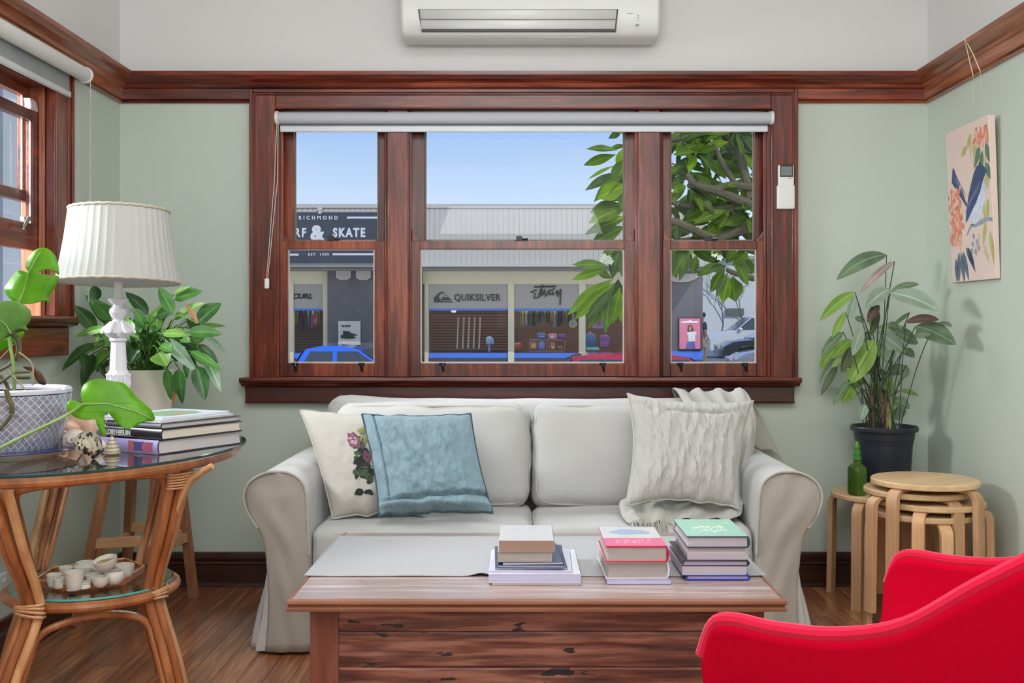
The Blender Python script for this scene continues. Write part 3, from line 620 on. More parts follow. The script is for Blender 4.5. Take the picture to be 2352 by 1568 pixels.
for (x0, x1, sd) in ((-.716, .037, 1), (.043, .796, 4)):
    c = ((x0+x1)/2, 3.90, .338); h = ((x1-x0)/2, .262, .088)
    s = cushion(c, h, .036, 'seat_cushion', seed=sd, bulge=(0, .008, .016), amp=.010)
    loop_piping(c, (h[0]-.002, h[1]-.002), .05, Matrix.Identity(3), .066, 2).build('cushion_piping', M_pipe, s)
    m3 = R_(math.radians(-9), 3, 'X'); c = ((x0+x1)/2, 4.13, .612); h = ((x1-x0)/2-.002, .095, .198)
    s = cushion(c, h, .055, 'back_cushion', m3, (0, .035, .012), sd+7, .013)
    loop_piping(c, (h[0]-.012, 0, h[2]-.012), .05, m3, .074, 1).build('cushion_piping', M_pipe, s)
def bf(p, a): return Vector((p[0], p[1], p[2]+(.018*math.exp(-((a[0]+.95)/.18)**2)+.01*math.exp(-((a[0]-.9)/.2)**2))*(1 if a[2] > .6 else 0)))+Vector((0, 0, .004*nz3(p, 5, 1)))
MB().rbox((SC, 4.395, .425), (.835, .10, .388), .07, 20, None, bf).build('backrest', M_sofa, sf, smooth=60)
# ---------------------------------------------------------------- cushions on the sofa
def pillow(name, label, cor, T, mt, conc=.06, wr=.008, seed=0, stretch=(1, 1), nu=56, piping=None, fold=None, pr=.004, group=None):
    TL, TR, BR, BL = [Vector(c) for c in cor]; n = (TR-TL).cross(BL-TL).normalized()
    if n.y > 0: n = -n
    cen = (TL+TR+BR+BL)/4
    def pos(u, v, sd):
        a, b = 2*u-1, 2*v-1; ua = .5+a/2*(1-conc*(1-b*b)); va = .5+b/2*(1-conc*(1-a*a))
        p = TL.lerp(TR, ua).lerp(BL.lerp(BR, ua), va)
        t = T*max(0, (1-a**4)*(1-b**4))**.55*(.75+.25*(1-a*a)*(1-b*b))
        e = min(1, 6*min(u, 1-u, v, 1-v))
        w_ = wr*e*(noise.noise(Vector((u*5*stretch[0], v*5*stretch[1], seed)))+.6*noise.noise(Vector((u*13*stretch[0], v*13*stretch[1], seed+5)))+.3*noise.noise(Vector((u*31*stretch[0], v*31*stretch[1], seed+9))))
        if fold and sd > 0: w_ += fold(u, v)
        p = p+n*sd*(t+w_)
        ed = .011*noise.noise(Vector((u*7, v*7, seed+20)))*(1-e)
        return p+(BL-TL).normalized()*ed
    o = thing(name, label, 'cushion', (cen.x, cen.y, min(c.z for c in (TL, TR, BL, BR))), group)
    m = MB(); N = nu
    for sd in (1, -1): m.grid(lambda u, v: pos(u, v, sd), N, N)
    MBb = m.build('cover', mt, o, smooth=70)
    bm = bmesh.new(); bm.from_mesh(MBb.data); bmesh.ops.remove_doubles(bm, verts=bm.verts, dist=.0006); bmesh.ops.recalc_face_normals(bm, faces=bm.faces); bm.to_mesh(MBb.data); bm.free()
    bd = [pos(k/40, 0, 0) for k in range(40)]+[pos(1, k/40, 0) for k in range(40)]+[pos(1-k/40, 1, 0) for k in range(40)]+[pos(0, 1-k/40, 0) for k in range(41)]
    MB().tube(bd, pr, 6, cap=False).build('piping', piping or mt, o)
    return o, pos, n
M_flo = fabric('natural_cotton', (184, 180, 172), .2, .1)
o, pos, n = pillow('floral_cushion', 'natural cotton cushion with an embroidered rose spray, behind the blue one', (P(690, 942, 3.93), P(985, 958, 3.97), P(985, 1180, 3.78), P(765, 1189, 3.76)), .075, M_flo, .05, .006, 3, piping=M_flo)
def emb(name, rgb, items, d, L_=.026, w_=.009):
    m = MB()
    for (u, v, a, k) in items:
        p = pos(u, v, 1)+n*d; du = (pos(u+.02, v, 1)-pos(u-.02, v, 1)).normalized(); dv = (pos(u, v+.02, 1)-pos(u, v-.02, 1)).normalized()
        pts = []
        for j in range(12):
            t = 2*math.pi*j/12; x = math.cos(t)*L_*k/2; y = math.sin(t)*w_*k*(1 if x < 0 else 1-x/(L_*k/2)*.7)
            pts.append(p+du*(x*math.cos(a)-y*math.sin(a))+dv*(x*math.sin(a)+y*math.cos(a)))
        m.poly(pts, n*.0012)
    m.build(name, mat('thread_'+name, rgb, .9, .35, 220, bump=.4, bsc=500), o, smooth=0)
rg = random.Random(3)
emb('embroidered_leaf', (72, 84, 62), [(.33+.13*rg.random(), .30+.42*rg.random(), rg.uniform(-.5, 2.6), rg.uniform(.7, 1.5)) for _ in range(26)], .0006)
emb('embroidered_leaf', (40, 46, 44), [(.31+.17*rg.random(), .44+.42*rg.random(), rg.uniform(0, 3.1), rg.uniform(.7, 1.4)) for _ in range(22)], .0010)
emb('embroidered_leaf', (150, 150, 96), [(.42+.07*rg.random(), .20+.16*rg.random(), rg.uniform(1, 2.4), rg.uniform(.5, 1.1)) for _ in range(14)], .0008)
emb('embroidered_flower', (132, 84, 104), [(.36+.05*math.cos(t)*rg.random()**.5, .33+.075*math.sin(t)*rg.random()**.5, t, .75) for t in [rg.random()*6.28 for _ in range(26)]], .0016, .022, .010)
emb('embroidered_flower', (186, 150, 164), [(.36+.035*math.cos(t)*rg.random()**.5, .33+.05*math.sin(t)*rg.random()**.5, t, .5) for t in [rg.random()*6.28 for _ in range(12)]], .0024, .022, .010)
emb('embroidered_flower', (120, 72, 92), [(.45+.03*math.cos(t)*rg.random()**.5, .5+.05*math.sin(t)*rg.random()**.5, t, .7) for t in [rg.random()*6.28 for _ in range(14)]], .002, .022, .010)
def bfold(u, v):
    f = -.028*math.exp(-((v-.86+.06*(u-.5))/.018)**2)*min(1, u*5)+.012*math.exp(-((v-.93)/.03)**2)
    f += .0055*math.sin((u*1.25-v*.8)*27+2*noise.noise(Vector((u*3, v*3, 1))))*math.exp(-((v-.35)/.35)**2)*min(1, 4*(1-u))
    f -= .016*math.exp(-((u-.10)/.012)**2)*(1 if v < .85 else 0)
    return f
pillow('blue_cushion', 'washed teal-blue linen cushion with dark piping, leaning on the floral one', (P(831, 951, 3.80), P(1081, 950, 3.85), P(1132, 1178, 3.68), P(872, 1186, 3.64)), .07, fabric('teal_linen', (134, 160, 172), .25, .8, bigsc=12, stretch=(2.2, 1, 1), var=.1), .05, .013, 9, (1.6, 1), nu=72, piping=fabric('teal_dark', (66, 88, 98), .1), fold=bfold)
def wfold(u, v): return .0022*math.sin(u*58+3*noise.noise(Vector((v*4, u*2, 0))))*math.sin(min(1, v*1.6)*math.pi*.6)-.022*math.exp(-((v-.12-.12*u*(1-u))/.02)**2)*math.exp(-((u-.55)/.35)**2)
pillow('white_cushion', 'crinkled off-white linen cushion with piped edge at the right sofa arm', (P(1441, 903, 3.93), P(1731, 920, 3.98), P(1697, 1168, 3.76), P(1436, 1160, 3.72)), .08, fabric('white_linen', (194, 191, 187), .25, .8, bigsc=16, stretch=(2.5, 1, .7), var=.05), .125, .012, 15, (3.2, .9), nu=72, piping=fabric('white_linen_edge', (192, 188, 182), .1), fold=wfold)
# throw blanket
tb = thing('throw_blanket', 'pale fringed muslin throw over the sofa back and seat, behind the white cushion', 'blanket', (.7, 4.3, .4))
rows = [((1560, 975, 4.515), (1797, 1050, 4.515)), ((1552, 925, 4.515), (1752, 965, 4.52)), ((1545, 901, 4.46), (1713, 901, 4.46)), ((1556, 905, 4.33), (1726, 925, 4.34)), ((1600, 985, 4.06), (1738, 985, 4.22)), ((1600, 1090, 3.97), (1722, 1075, 4.02)), ((1520, 1148, 3.92), (1712, 1140, 3.93)), ((1432, 1152, 3.86), (1706, 1160, 3.84)), ((1425, 1178, 3.76), (1700, 1186, 3.76)), ((1442, 1200, 3.665), (1668, 1196, 3.69))]
Lr = cr_([P(*a) for a, b in rows], 8); Rr = cr_([P(*b) for a, b in rows], 8)
def ft(u, v):
    k = int(round(v*(len(Lr)-1))); p = Lr[k].lerp(Rr[k], u)
    a = (.008 if v < .45 else .012)*math.sin(u*23+3*nz3((u*2, v*3, 0), 1, 2))+(.018 if v < .45 else .012)*nz3((u*6, v*7, 0), 1, 4)+.006*nz3((u*20, v*16, 0), 1, 8)
    up = Vector((0, -.6, .8)) if v > .25 else Vector((0, .2, .95))
    q = p+up*(a+.006)
    if v > .72: q.z = max(q.z, .438)
    return q
M_throw = fabric('muslin', (190, 187, 180), .4, .3, bigsc=22, stretch=(1.5, 1, 1))
MB().grid(ft, 70, len(Lr)).build('blanket', M_throw, tb, smooth=80, solid=.003)
m = MB(); rg = random.Random(8)
for k in range(70):
    u = .02+.5*k/70+.004*rg.random(); p = ft(u, 1); e = p+Vector((rg.uniform(-.015, .015), -.03-.015*rg.random(), -.025-.03*rg.random()))
    m.tube([p, p.lerp(e, .5)+Vector((0, -.008, .006)), e], .0013, 4)
f = m.build('fringe', M_throw, tb); f['kind'] = 'stuff'
# ---------------------------------------------------------------- trunk coffee table
tt = thing('trunk_table', 'low rustic red-brown timber trunk used as a coffee table', 'coffee table', (.04, 2.93, 0))
TX0, TX1, TY0, TY1, TZ = -.556, .629, 2.516, 3.338, .47
M_tp = [wood('table_top_%d' % k, (140, 126, 126), (190, 184, 194), 'x', rough=.28, fine=42, mid=(158, 132, 118), bump=.25, coat=.25, hole=.74) for k in range(2)]  # planks paled towards lilac so the colour carries the window's reflected glare
M_tr = aged_wood('trunk_wood', (70, 34, 27), (110, 62, 49), (150, 100, 84))
M_trz = wood('trunk_wood_z', (84, 42, 30), (140, 86, 62), 'z', rough=.5, fine=30, mid=(112, 60, 44), bump=.5, stretch=9)
n = 5; ys = [TY0+.014, TY0+.21, TY0+.38, TY0+.55, TY0+.69, TY1-.008]
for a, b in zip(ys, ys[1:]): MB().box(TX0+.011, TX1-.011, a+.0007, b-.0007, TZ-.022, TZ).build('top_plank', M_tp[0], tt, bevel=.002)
pr = [(0, 0), (-.005, 0), (-.010, -.004), (-.0115, -.010), (-.007, -.014), (-.005, -.018), (-.010, -.022), (-.010, -.028), (-.004, -.030), (0, -.030)]
def edge(side):
    m = MB(); n = len(pr)
    if side == 'f': vs = [(TX0+.0115+d, TY0+.0135+d, TZ+z) for d, z in pr]+[(TX1-.0115-d, TY0+.0135+d, TZ+z) for d, z in pr]
    if side == 'l': vs = [(TX0+.0112+d, TY0+.0132+d, TZ+z) for d, z in pr]+[(TX0+.0112+d, TY1, TZ+z) for d, z in pr]
    if side == 'r': vs = [(TX1-.0112-d, TY0+.0132+d, TZ+z) for d, z in pr]+[(TX1-.0112-d, TY1, TZ+z) for d, z in pr]
    return m.add(vs, [tuple(range(n)), tuple(range(n, 2*n))]+[(i, (i+1) % n, (i+1) % n+n, i+n) for i in range(n)])
M_ed = wood('edge_wood', (112, 62, 42), (182, 130, 98), 'x', rough=.45, fine=30, mid=(146, 94, 68), bump=.3)
edge('f').build('edge_moulding', M_ed, tt, smooth=35)
M_edy = wood('edge_wood_y', (112, 62, 42), (182, 130, 98), 'y', rough=.45, fine=30, mid=(146, 94, 68), bump=.3)
edge('l').build('edge_moulding', M_edy, tt, smooth=35); edge('r').build('edge_moulding', M_edy, tt, smooth=35)
bx0, bx1, by0, by1 = PX(712, 2.56), PX(1756, 2.56), 2.56, 3.29
zs = [.441, .381, .295, .205, .12, .05]
def wplank(m, x0, x1, y0, y1, z0, z1, sd):       # front plank with a slightly wavy face
    def fn(u, v):
        x = x0+(x1-x0)*u; z = z0+.0006+(z1-z0-.0012)*v; e = min(1, min(v, 1-v)*26)
        return (x, y0+.0025*(1-e)-.002*e*nz3((x*1.2, sd, z*7), 3)-.0015*e*nz3((x*4, sd, z*40), 1), z)
    return m.grid(fn, 50, 28).box(x0, x1, y0+.004, y1, z0+.0008, z1-.0008)
for k, (b, a) in enumerate(zip(zs, zs[1:])):
    wplank(MB(), bx0+.068, bx1-.068, by0+.006, by0+.022, a, b, k).build('front_plank', M_tr, tt, smooth=50)
    for x in (bx0+.006, bx1-.018): MB().box(x, x+.012, by0+.05, by1-.05, a+.0008, b-.0008).build('side_plank', M_tr, tt, bevel=.001)
    MB().box(bx0+.05, bx1-.05, by1-.016, by1, a+.0008, b-.0008).build('back_plank', M_tr, tt, bevel=.001)
for x in (bx0, bx1-.068):
    MB().box(x, x+.068, by0, by0+.055, 0, .441).build('corner_post', M_trz, tt, bevel=.003)
    MB().box(x, x+.068, by1-.055, by1, 0, .441).build('corner_post', M_trz, tt, bevel=.003)
m = MB(); hx = bx1+.001
m.tube(cr_([(hx, 2.70, .438), (hx+.012, 2.70, .425), (hx+.022, 2.72, .395), (hx+.024, 2.76, .375), (hx+.012, 2.80, .40), (hx, 2.80, .43)], 5), .006, 8); m.build('side_handle', M_black, tt)
# table runner
cl = thing('table_runner', 'light grey linen cloth lying across the trunk table', 'cloth', (.04, 3.0, TZ))
def fc(u, v):
    x = TX0-.004+(TX1-TX0+.008)*u; y = 2.748+.015*(u-.5)*0+(3.262-2.748)*v
    z = TZ+.0022+.0014*abs(nz3((x*3, y*4, 0), 2, 3))+.008*math.exp(-((u-.383)/.02)**2)*max(0, 1-v*16)+.004*max(0, 1-v*20)*max(0, nz3((x*5, 0, 0), 1, 5))
    return (x, y+.004*nz3((x*2, v*3, 0), 1, 9), z)
MB().grid(fc, 110, 50).build('cloth', fabric('grey_linen', (166, 166, 169), .35, .05, var=.03), cl, smooth=80, solid=.0018)
# ---------------------------------------------------------------- books
def pg(rgb):
    k = 'pages_%d_%d_%d' % rgb
    if k in bpy.data.materials: return bpy.data.materials[k]
    m, t, bs, out = newmat(k); bs.inputs['Roughness'].default_value = .8; c = lin(rgb)
    n = t.nodes.new('ShaderNodeTexNoise'); n.inputs['Scale'].default_value = 60; n.inputs['Detail'].default_value = 3
    t.links.new(coords(t, (.05, .05, 22)), n.inputs[0]); r = t.nodes.new('ShaderNodeValToRGB'); r.color_ramp.elements[0].position = .35; r.color_ramp.elements[1].position = .6
    r.color_ramp.elements[0].color = (*[x*.8 for x in c], 1); r.color_ramp.elements[1].color = (*c, 1)
    t.links.new(n.outputs['Fac'], r.inputs[0]); t.links.new(r.outputs[0], bs.inputs['Base Color']); return m
def cm(rgb, gloss=.3):
    k = 'cover_%d_%d_%d' % rgb
    return bpy.data.materials.get(k) or mat(k, rgb, gloss, .04, 30)
def book(label, loc, w, d, h, cov, pages, rz=0, hard=True, spine=None, cat='book', group=None, name='book', curve=0):
    """local: spine along y at x=0, fore-edge at x=w"""
    b = lthing(name, label, cat, loc, rz, group); t = .0028 if hard else .0007; o = .0035 if hard else 0
    m = MB()
    def slab(z):
        return m.box(0, w, 0, d, z, z+t)
    slab(0); slab(h-t)
    if hard:
        sp = [(0, 0), (-.004, h*.2), (-.0058, h*.5), (-.004, h*.8), (0, h), (.0026, h), (-.0006, h*.5), (.0026, 0)]
    else: sp = [(0, 0), (0, h), (.0008, h), (.0008, 0)]
    m.prism([(x, z) for x, z in sp], 'y', 0, d)
    m.build('cover', cm(cov), b, bevel=.0006 if hard else 0, base=(0, 0, 0))
    if spine: MB().prism([(x-.0003, z) for x, z in sp[:5]]+[(x+.0002, z) for x, z in sp[:5]][::-1], 'y', .0005, d-.0005).build('spine', cm(spine), b, base=(0, 0, 0))
    m = MB(); cu = .004 if hard else .0
    fe = [(w-o-cu*math.sin(math.pi*k/6), t+(h-2*t)*k/6) for k in range(7)]
    m.prism([(.001, t), *fe, (.001, h-t)], 'y', o, d-o); m.build('pages', pg(pages), b, base=(0, 0, 0), smooth=40)
    return b
def fbook(label, px0, px1, yf, depth, z0, z1, cov, pages, hard=True, group=None, skew=0, spine='r', cat='book', name='book', **k):
    """book lying with its page edge to the camera; px0/px1 = left/right ends measured at depth yf"""
    x0, x1 = PX(px0, yf), PX(px1, yf); w = x1-x0
    if spine == 'r': c = Matrix.Rotation(skew, 3, 'Z') @ Vector((w/2, depth/2, 0)); return book(label, ((x0+x1)/2+c.x, yf+depth/2+c.y, z0), w, depth, z1-z0, cov, pages, math.pi+skew, hard, cat=cat, group=group, name=name, **k)
    c = Matrix.Rotation(skew, 3, 'Z') @ Vector((w/2, depth/2, 0)); return book(label, ((x0+x1)/2-c.x, yf+depth/2-c.y, z0), w, depth, z1-z0, cov, pages, skew, hard, cat=cat, group=group, name=name, **k)
G = 'books stacked on the trunk table'
LAV, PGR, PBR, PGY = (196, 192, 222), (190, 178, 186), (164, 132, 118), (178, 166, 162)
z0 = TZ+.0042
fbook('thin grey-edged paperback at the very bottom of the left trunk stack', 1131, 1336, 2.655, .27, z0-.003, z0+.003, (190, 188, 190), (180, 168, 160), False, G)
fbook('thick large paperback with lavender-white pages, near the bottom of the left stack', 1122, 1334, 2.655, .285, z0+.0031, .500, (222, 222, 226), LAV, False, G, .0)
fbook('magazine with a dark floral foot edge in the left stack', 1126, 1317, 2.66, .26, .5003, .506, (206, 206, 222), LAV, False, G, -.02, cat='magazine', name='magazine')
fbook('white magazine with a black strip edge in the left stack', 1134, 1300, 2.67, .26, .5063, .512, (60, 62, 70), (160, 164, 190), False, G, .03, cat='magazine', name='magazine')
fbook('navy-edged thin softcover in the left stack under the tan paperbacks', 1146, 1297, 2.665, .25, .5123, .5185, (30, 36, 72), (150, 156, 186), False, G, -.015)
fbook('slim dark blue booklet just under the tan paperbacks, left stack', 1150, 1289, 2.67, .235, .5188, .5245, (40, 44, 70), (190, 190, 200), False, G, .05)
fbook('worn paperback with greyish tan pages, second from top of the left stack', 1143, 1268, 2.675, .20, .5248, .551, (196, 190, 188), PGY, False, G)
fbook('thick paperback with brown page edges and white cover, topmost of the left stack', 1146, 1273, 2.67, .205, .5513, .5795, (190, 187, 186), PBR, False, G)
fbook('thin lilac-edged magazine at the bottom of the middle stack', 1395, 1541, 2.665, .25, z0-.003, .4805, (170, 160, 190), LAV, False, G, cat='magazine', name='magazine')
fbook('thick white-jacketed hardback with grey pages, under the red one', 1389, 1531, 2.68, .25, .4808, .5245, (216, 214, 218), PGY, True, G, .02)
b = fbook('red hardback with a white and pink jacket, topmost of the middle stack', 1392, 1532, 2.672, .255, .5248, .565, (196, 14, 58), PGY, True, G, .0, spine=None) if False else None
x0, x1 = PX(1391, 2.672), PX(1532, 2.672)
b = book('red hardback with a white and pink jacket, topmost of the middle stack', (x1, 2.672+.255, .5248), x1-x0, .255, .0402, (196, 14, 58), PGY, math.pi, True, None, 'book', G)
wd = x1-x0; MB().box(.001, wd-.001, .002, .155, .0403, .0408).build('jacket_front', cm((200, 202, 206), .25), b, base=(0, 0, 0)); MB().box(.001, wd-.001, .155, .253, .0403, .0410).build('jacket_band', cm((222, 104, 146), .25), b, base=(0, 0, 0))
cp = [(wd*.5+.052*math.cos(a)*(1+.15*math.sin(3*a)), .075+.034*math.sin(a)*(1+.2*math.cos(5*a)), .0410) for a in [2*math.pi*k/24 for k in range(24)]]
MB().poly(cp, (0, 0, .0002)).build('printed_picture', cm((150, 170, 196), .3), b, base=(0, 0, 0))
m = MB(); rg = random.Random(2)
for k in range(50): a = rg.uniform(.03, wd-.03); c = rg.uniform(.175, .22); m.box(a, a+.003, c, c+.0035, .0411, .0413)
m.build('jacket_print', cm((240, 220, 228), .3), b, base=(0, 0, 0), smooth=0)
fbook('thin blue hardback, bottom of the right stack', 1575, 1719, 2.705, .24, z0-.002, .485, (34, 60, 168), (190, 172, 214), True, G)
fbook('thick paperback with lavender-grey pages, right stack above the blue hardback', 1566, 1713, 2.705, .25, .4853, .5068, (214, 214, 224), PGR, False, G, .01)
fbook('thin dark-covered hardback with patterned top edge in the right stack', 1567, 1717, 2.705, .24, .507, .5225, (44, 38, 48), (186, 168, 198), True, G)
fbook('white paperback with a red top line, middle of the right stack', 1580, 1715, 2.71, .22, .5228, .5405, (222, 214, 220), PGR, False, G, -.01)
fbook('slim paperback just under the green hardback, right stack', 1580, 1712, 2.712, .22, .5408, .5535, (206, 206, 208), PGR, False, G)
xg0, xg1 = PX(1577, 2.705), PX(1718, 2.705); wd = xg1-xg0
b = book('hardback with mint green cover and white script, topmost of the right stack', (xg1, 2.705+.235, .5538), wd, .235, .0295, (42, 70, 74), PGR, math.pi, True, None, 'book', G)
MB().box(.0005, wd-.0005, .0005, .2345, .0296, .0300).build('jacket_front', cm((156, 206, 190), .2), b, base=(0, 0, 0))
m = MB()
for y, x0, x1, hh in ((.065, .02, .12, .008), (.10, .04, .09, .006), (.14, .08, .12, .005), (.17, .01, .14, .004)): m.box(x0, x1, y, y+hh, .0301, .0303)
m.build('jacket_stripe', cm((206, 222, 150), .2), b, base=(0, 0, 0), smooth=0)
m = MB(); pts = [(wd-.03-k*.0035, .12+.014*math.sin(k*1.4)+.01*math.sin(k*.5), .0303) for k in range(26)]; m.tube(pts, .0012, 4); m.tube([(p[0], p[1]+.045, p[2]) for p in pts[4:]], .001, 4)
m.build('jacket_script', cm((236, 240, 236), .3), b, base=(0, 0, 0))
# books on the rattan table
RZ = math.radians(62); GT = .75
cx, cy = -1.026, 3.021; a = Vector((math.cos(RZ), math.sin(RZ), 0)); bb = Vector((-math.sin(RZ), math.cos(RZ), 0))
G2 = 'large books on the glass table'
b = book('thick art book with lilac spine and pink picture, lowest on the glass table', (cx, cy, GT+.001), .335, .25, .040, (60, 56, 76), (206, 200, 200), RZ, True, (176, 170, 224), 'book', G2)
m = MB(); sx = -.0064
for y0, y1, z0, z1 in ((.02, .05, .006, .034), (.055, .06, .004, .036)): m.box(sx-.0004, sx+.002, y0, y1, z0, z1)
m.build('spine_picture', cm((176, 92, 128)), b, base=(0, 0, 0)); m = MB(); m.box(sx-.0004, sx+.002, .062, .092, .008, .034); m.build('spine_picture', cm((84, 84, 150)), b, base=(0, 0, 0))
m = MB(); m.box(sx-.0004, sx+.002, .094, .115, .006, .036); m.build('spine_picture', cm((190, 110, 130)), b, base=(0, 0, 0))
b = book('black-spined hardback with white spine lettering in the glass table stack', (cx+a.x*.008+bb.x*-.004, cy+a.y*.008, GT+.0415), .315, .24, .030, (34, 34, 42), (222, 212, 196), RZ-.02, True, None, 'book', G2)
text_mb('AUDREY HEPBURN', .020, (-.0064, .236, .008), (0, -1, 0), (0, 0, 1), .0006, .0008, .78, sxy=.8).build('spine_lettering', cm((214, 214, 214)), b, base=(0, 0, 0), smooth=0)
m = MB(); m.box(-.0062, -.0054, .11, .236, .0045, .0056); m.build('spine_line', cm((190, 184, 170)), b, base=(0, 0, 0))
book('slimmer grey-spined hardback just below the magazines on the glass table', (cx+a.x*.014+bb.x*.002, cy+a.y*.014, GT+.072), .305, .235, .017, (62, 62, 74), (196, 190, 190), RZ-.03, True, (120, 120, 134), 'book', G2)
b = book('glossy magazine with a green landscape cover on top of the stack', (cx+a.x*.02+bb.x*.01, cy+a.y*.02+.01, GT+.0966), .285, .225, .006, (206, 214, 232), (220, 220, 226), RZ+.05, False, None, 'magazine', 'magazines on the glass table', 'magazine')
MB().poly([(.05, .03, .0062), (.20, .03, .0062), (.24, .10, .0062), (.22, .17, .0062), (.10, .19, .0062), (.05, .12, .0062)], (0, 0, .0002)).build('cover_picture', cm((142, 168, 138)), b, base=(0, 0, 0), smooth=0)
MB().poly([(.10, .03, .0065), (.14, .03, .0065), (.14, .07, .0065), (.10, .06, .0065)], (0, 0, .0002)).build('cover_picture', cm((200, 120, 104)), b, base=(0, 0, 0), smooth=0)
book('pale magazine under the glossy landscape one on the glass table', (cx+a.x*.012+bb.x*.004, cy+a.y*.012, GT+.0895), .29, .23, .0065, (214, 214, 218), (206, 206, 208), RZ-.0, False, None, 'magazine', 'magazines on the glass table', 'magazine')
# ---------------------------------------------------------------- rattan table
M_rat = wood('rattan', (126, 66, 34), (196, 128, 78), 'z', rough=.35, fine=26, mid=(164, 96, 54), bump=.05, coat=.25)
M_rat2 = wood('rattan_pale', (168, 110, 66), (222, 172, 124), 'z', rough=.4, fine=26, bump=.05, coat=.2)
M_tglass = glassy('table_glass', (.86, .92, .90), 1.5, gain=1.5)
M_gedge = mat('glass_edge', (36, 66, 64), .1, .05)
rt = thing('rattan_table', 'round-edged rattan side table with glass top and lower glass shelf', 'side table', (-1.24, 3.13, 0))
EC = Vector((-1.23, 3.145)); EU = Vector((math.cos(math.radians(75)), math.sin(math.radians(75)))); EW = Vector((EU.y, -EU.x)); EA, EB = .55, .349
def ell(t, k, z, da=0): p = EC+EU*(EA*k-da)*math.cos(t)+EW*(EB*k-da)*math.sin(t); return Vector((p.x, p.y, z))
N = 64; ts = [2*math.pi*k/N for k in range(N)]
m = MB(); vs = [ell(t, 1, z, d) for z, d in ((GT-.008, .001), (GT-.007, 0), (GT-.001, 0), (GT, .001)) for t in ts]
m.add(vs, [tuple(range(N)), tuple(range(3*N, 4*N))]); m.build('glass_top', M_tglass, rt, smooth=0)
m = MB(); m.add(vs, [(r*N+i, r*N+(i+1) % N, (r+1)*N+(i+1) % N, (r+1)*N+i) for r in range(3) for i in range(N)]); m.build('glass_edge', M_gedge, rt)
MB().tube([ell(t, 1, GT-.024, .03) for t in ts]+[ell(0, 1, GT-.024, .03)], .0145, 10, cap=False).build('top_ring', M_rat, rt)
WZ = .35
wai = {'FL': (-1.324, 2.88), 'FR': (-1.05, 3.058), 'BR': (-1.174, 3.338), 'BL': (-1.48, 3.25)}
top = {'FL': (-1.335, 2.70), 'FR': (-.960, 3.02), 'BR': (-1.10, 3.56), 'BL': (-1.50, 3.50)}
foot = {'FL': (-1.40, 2.80), 'FR': (-.955, 3.03), 'BR': (-1.14, 3.46), 'BL': (-1.61, 3.33)}
top['BR'] = (-1.12, 3.50)
sc = Vector((-1.257, 3.13))
def sh(t, r, z): return Vector((sc.x+r*math.cos(t), sc.y+r*math.sin(t), z))
SR = .232
MB().tube([sh(t, SR, WZ+.0) for t in ts]+[sh(0, SR, WZ)], .0145, 10, cap=False).build('shelf_ring', M_rat, rt)
MB().add([sh(t, SR-.006, WZ+.016) for t in ts]+[sh(t, SR-.006, WZ+.021) for t in ts], [tuple(range(N)), tuple(range(N, 2*N))]).build('glass_shelf', M_tglass, rt, smooth=0)
MB().add([sh(t, SR-.006, WZ+.0155) for t in ts]+[sh(t, SR-.006, WZ+.0215) for t in ts], [(i, (i+1) % N, (i+1) % N+N, i+N) for i in range(N)]).build('shelf_edge', mat('aqua_edge', (96, 176, 172), .15, .05), rt)
def off(a, b, k): d = Vector((b[0]-a[0], b[1]-a[1])); d = d.normalized() if d.length else Vector((1, 0)); return d*k
for key in wai:
    w_, t_, f_ = Vector(wai[key]), Vector(top[key]), Vector(foot[key]); o_ = (w_-sc).normalized(); s_ = Vector((-o_.y, o_.x))
    leg = None; grp = MB()
    for j, (so, oo) in enumerate(((-.024, .0), (0, .008), (.024, 0))):
        wq = w_+s_*so+o_*oo; tq = t_+s_*so*1.5+o_*oo; fq = f_+s_*so*1.1+o_*oo
        pts = cr_([(fq.x, fq.y, 0), (fq.x*.55+wq.x*.45, fq.y*.55+wq.y*.45, .17), (wq.x, wq.y, WZ-.02), (wq.x*.97+tq.x*.03, wq.y*.97+tq.y*.03, WZ+.05), (wq.x*.5+tq.x*.5, wq.y*.5+tq.y*.5, .54), (tq.x, tq.y, GT-.03)], 6)
        o = MB().tube(pts, .0125, 10).build('leg_pole', M_rat if j != 2 else M_rat2, rt)
    # splayed bracket reaching out under the ring
    bq = t_+o_*.03; 
    MB().tube(cr_([(w_.x*.93+t_.x*.07+o_.x*.006, w_.y*.93+t_.y*.07+o_.y*.006, .42), (w_.x*.50+t_.x*.50+o_.x*.014, w_.y*.50+t_.y*.50+o_.y*.014, .56), (t_.x*.9+w_.x*.1+o_.x*.022, t_.y*.9+w_.y*.1+o_.y*.022, .66), (t_.x+o_.x*.062, t_.y+o_.y*.062, GT-.048), (t_.x+o_.x*.10, t_.y+o_.y*.10, GT-.026)], 6), .009, 8).build('bracket', M_rat2, rt)
    m = MB()
    for z, R0 in ((WZ-.012, .043), (WZ-.004, .045), (WZ+.004, .044), (WZ+.012, .043)):
        m.tube([Vector((w_.x, w_.y, z))+Vector((s_.x, s_.y, 0))*R0*math.cos(a)+Vector((o_.x, o_.y, 0))*(.024*math.sin(a)+.003)+Vector((0, 0, .006*math.sin(a*1+z*90))) for a in [2*math.pi*k/20 for k in range(21)]], .0042, 6, cap=False)
    m.build('binding', M_rat2, rt)
    m = MB()
    for q in range(6): 
        z = .66+.008*q; c_ = w_.lerp(t_, (z-WZ)/(GT-.03-WZ))
        m.tube([Vector((c_.x, c_.y, z))+Vector((s_.x, s_.y, 0))*.047*math.cos(a)+Vector((o_.x, o_.y, 0))*(.02*math.sin(a)+.003) for a in [2*math.pi*k/20 for k in range(21)]], .003, 6, cap=False)
    if key in ('FR',): m.build('binding', M_rat2, rt)
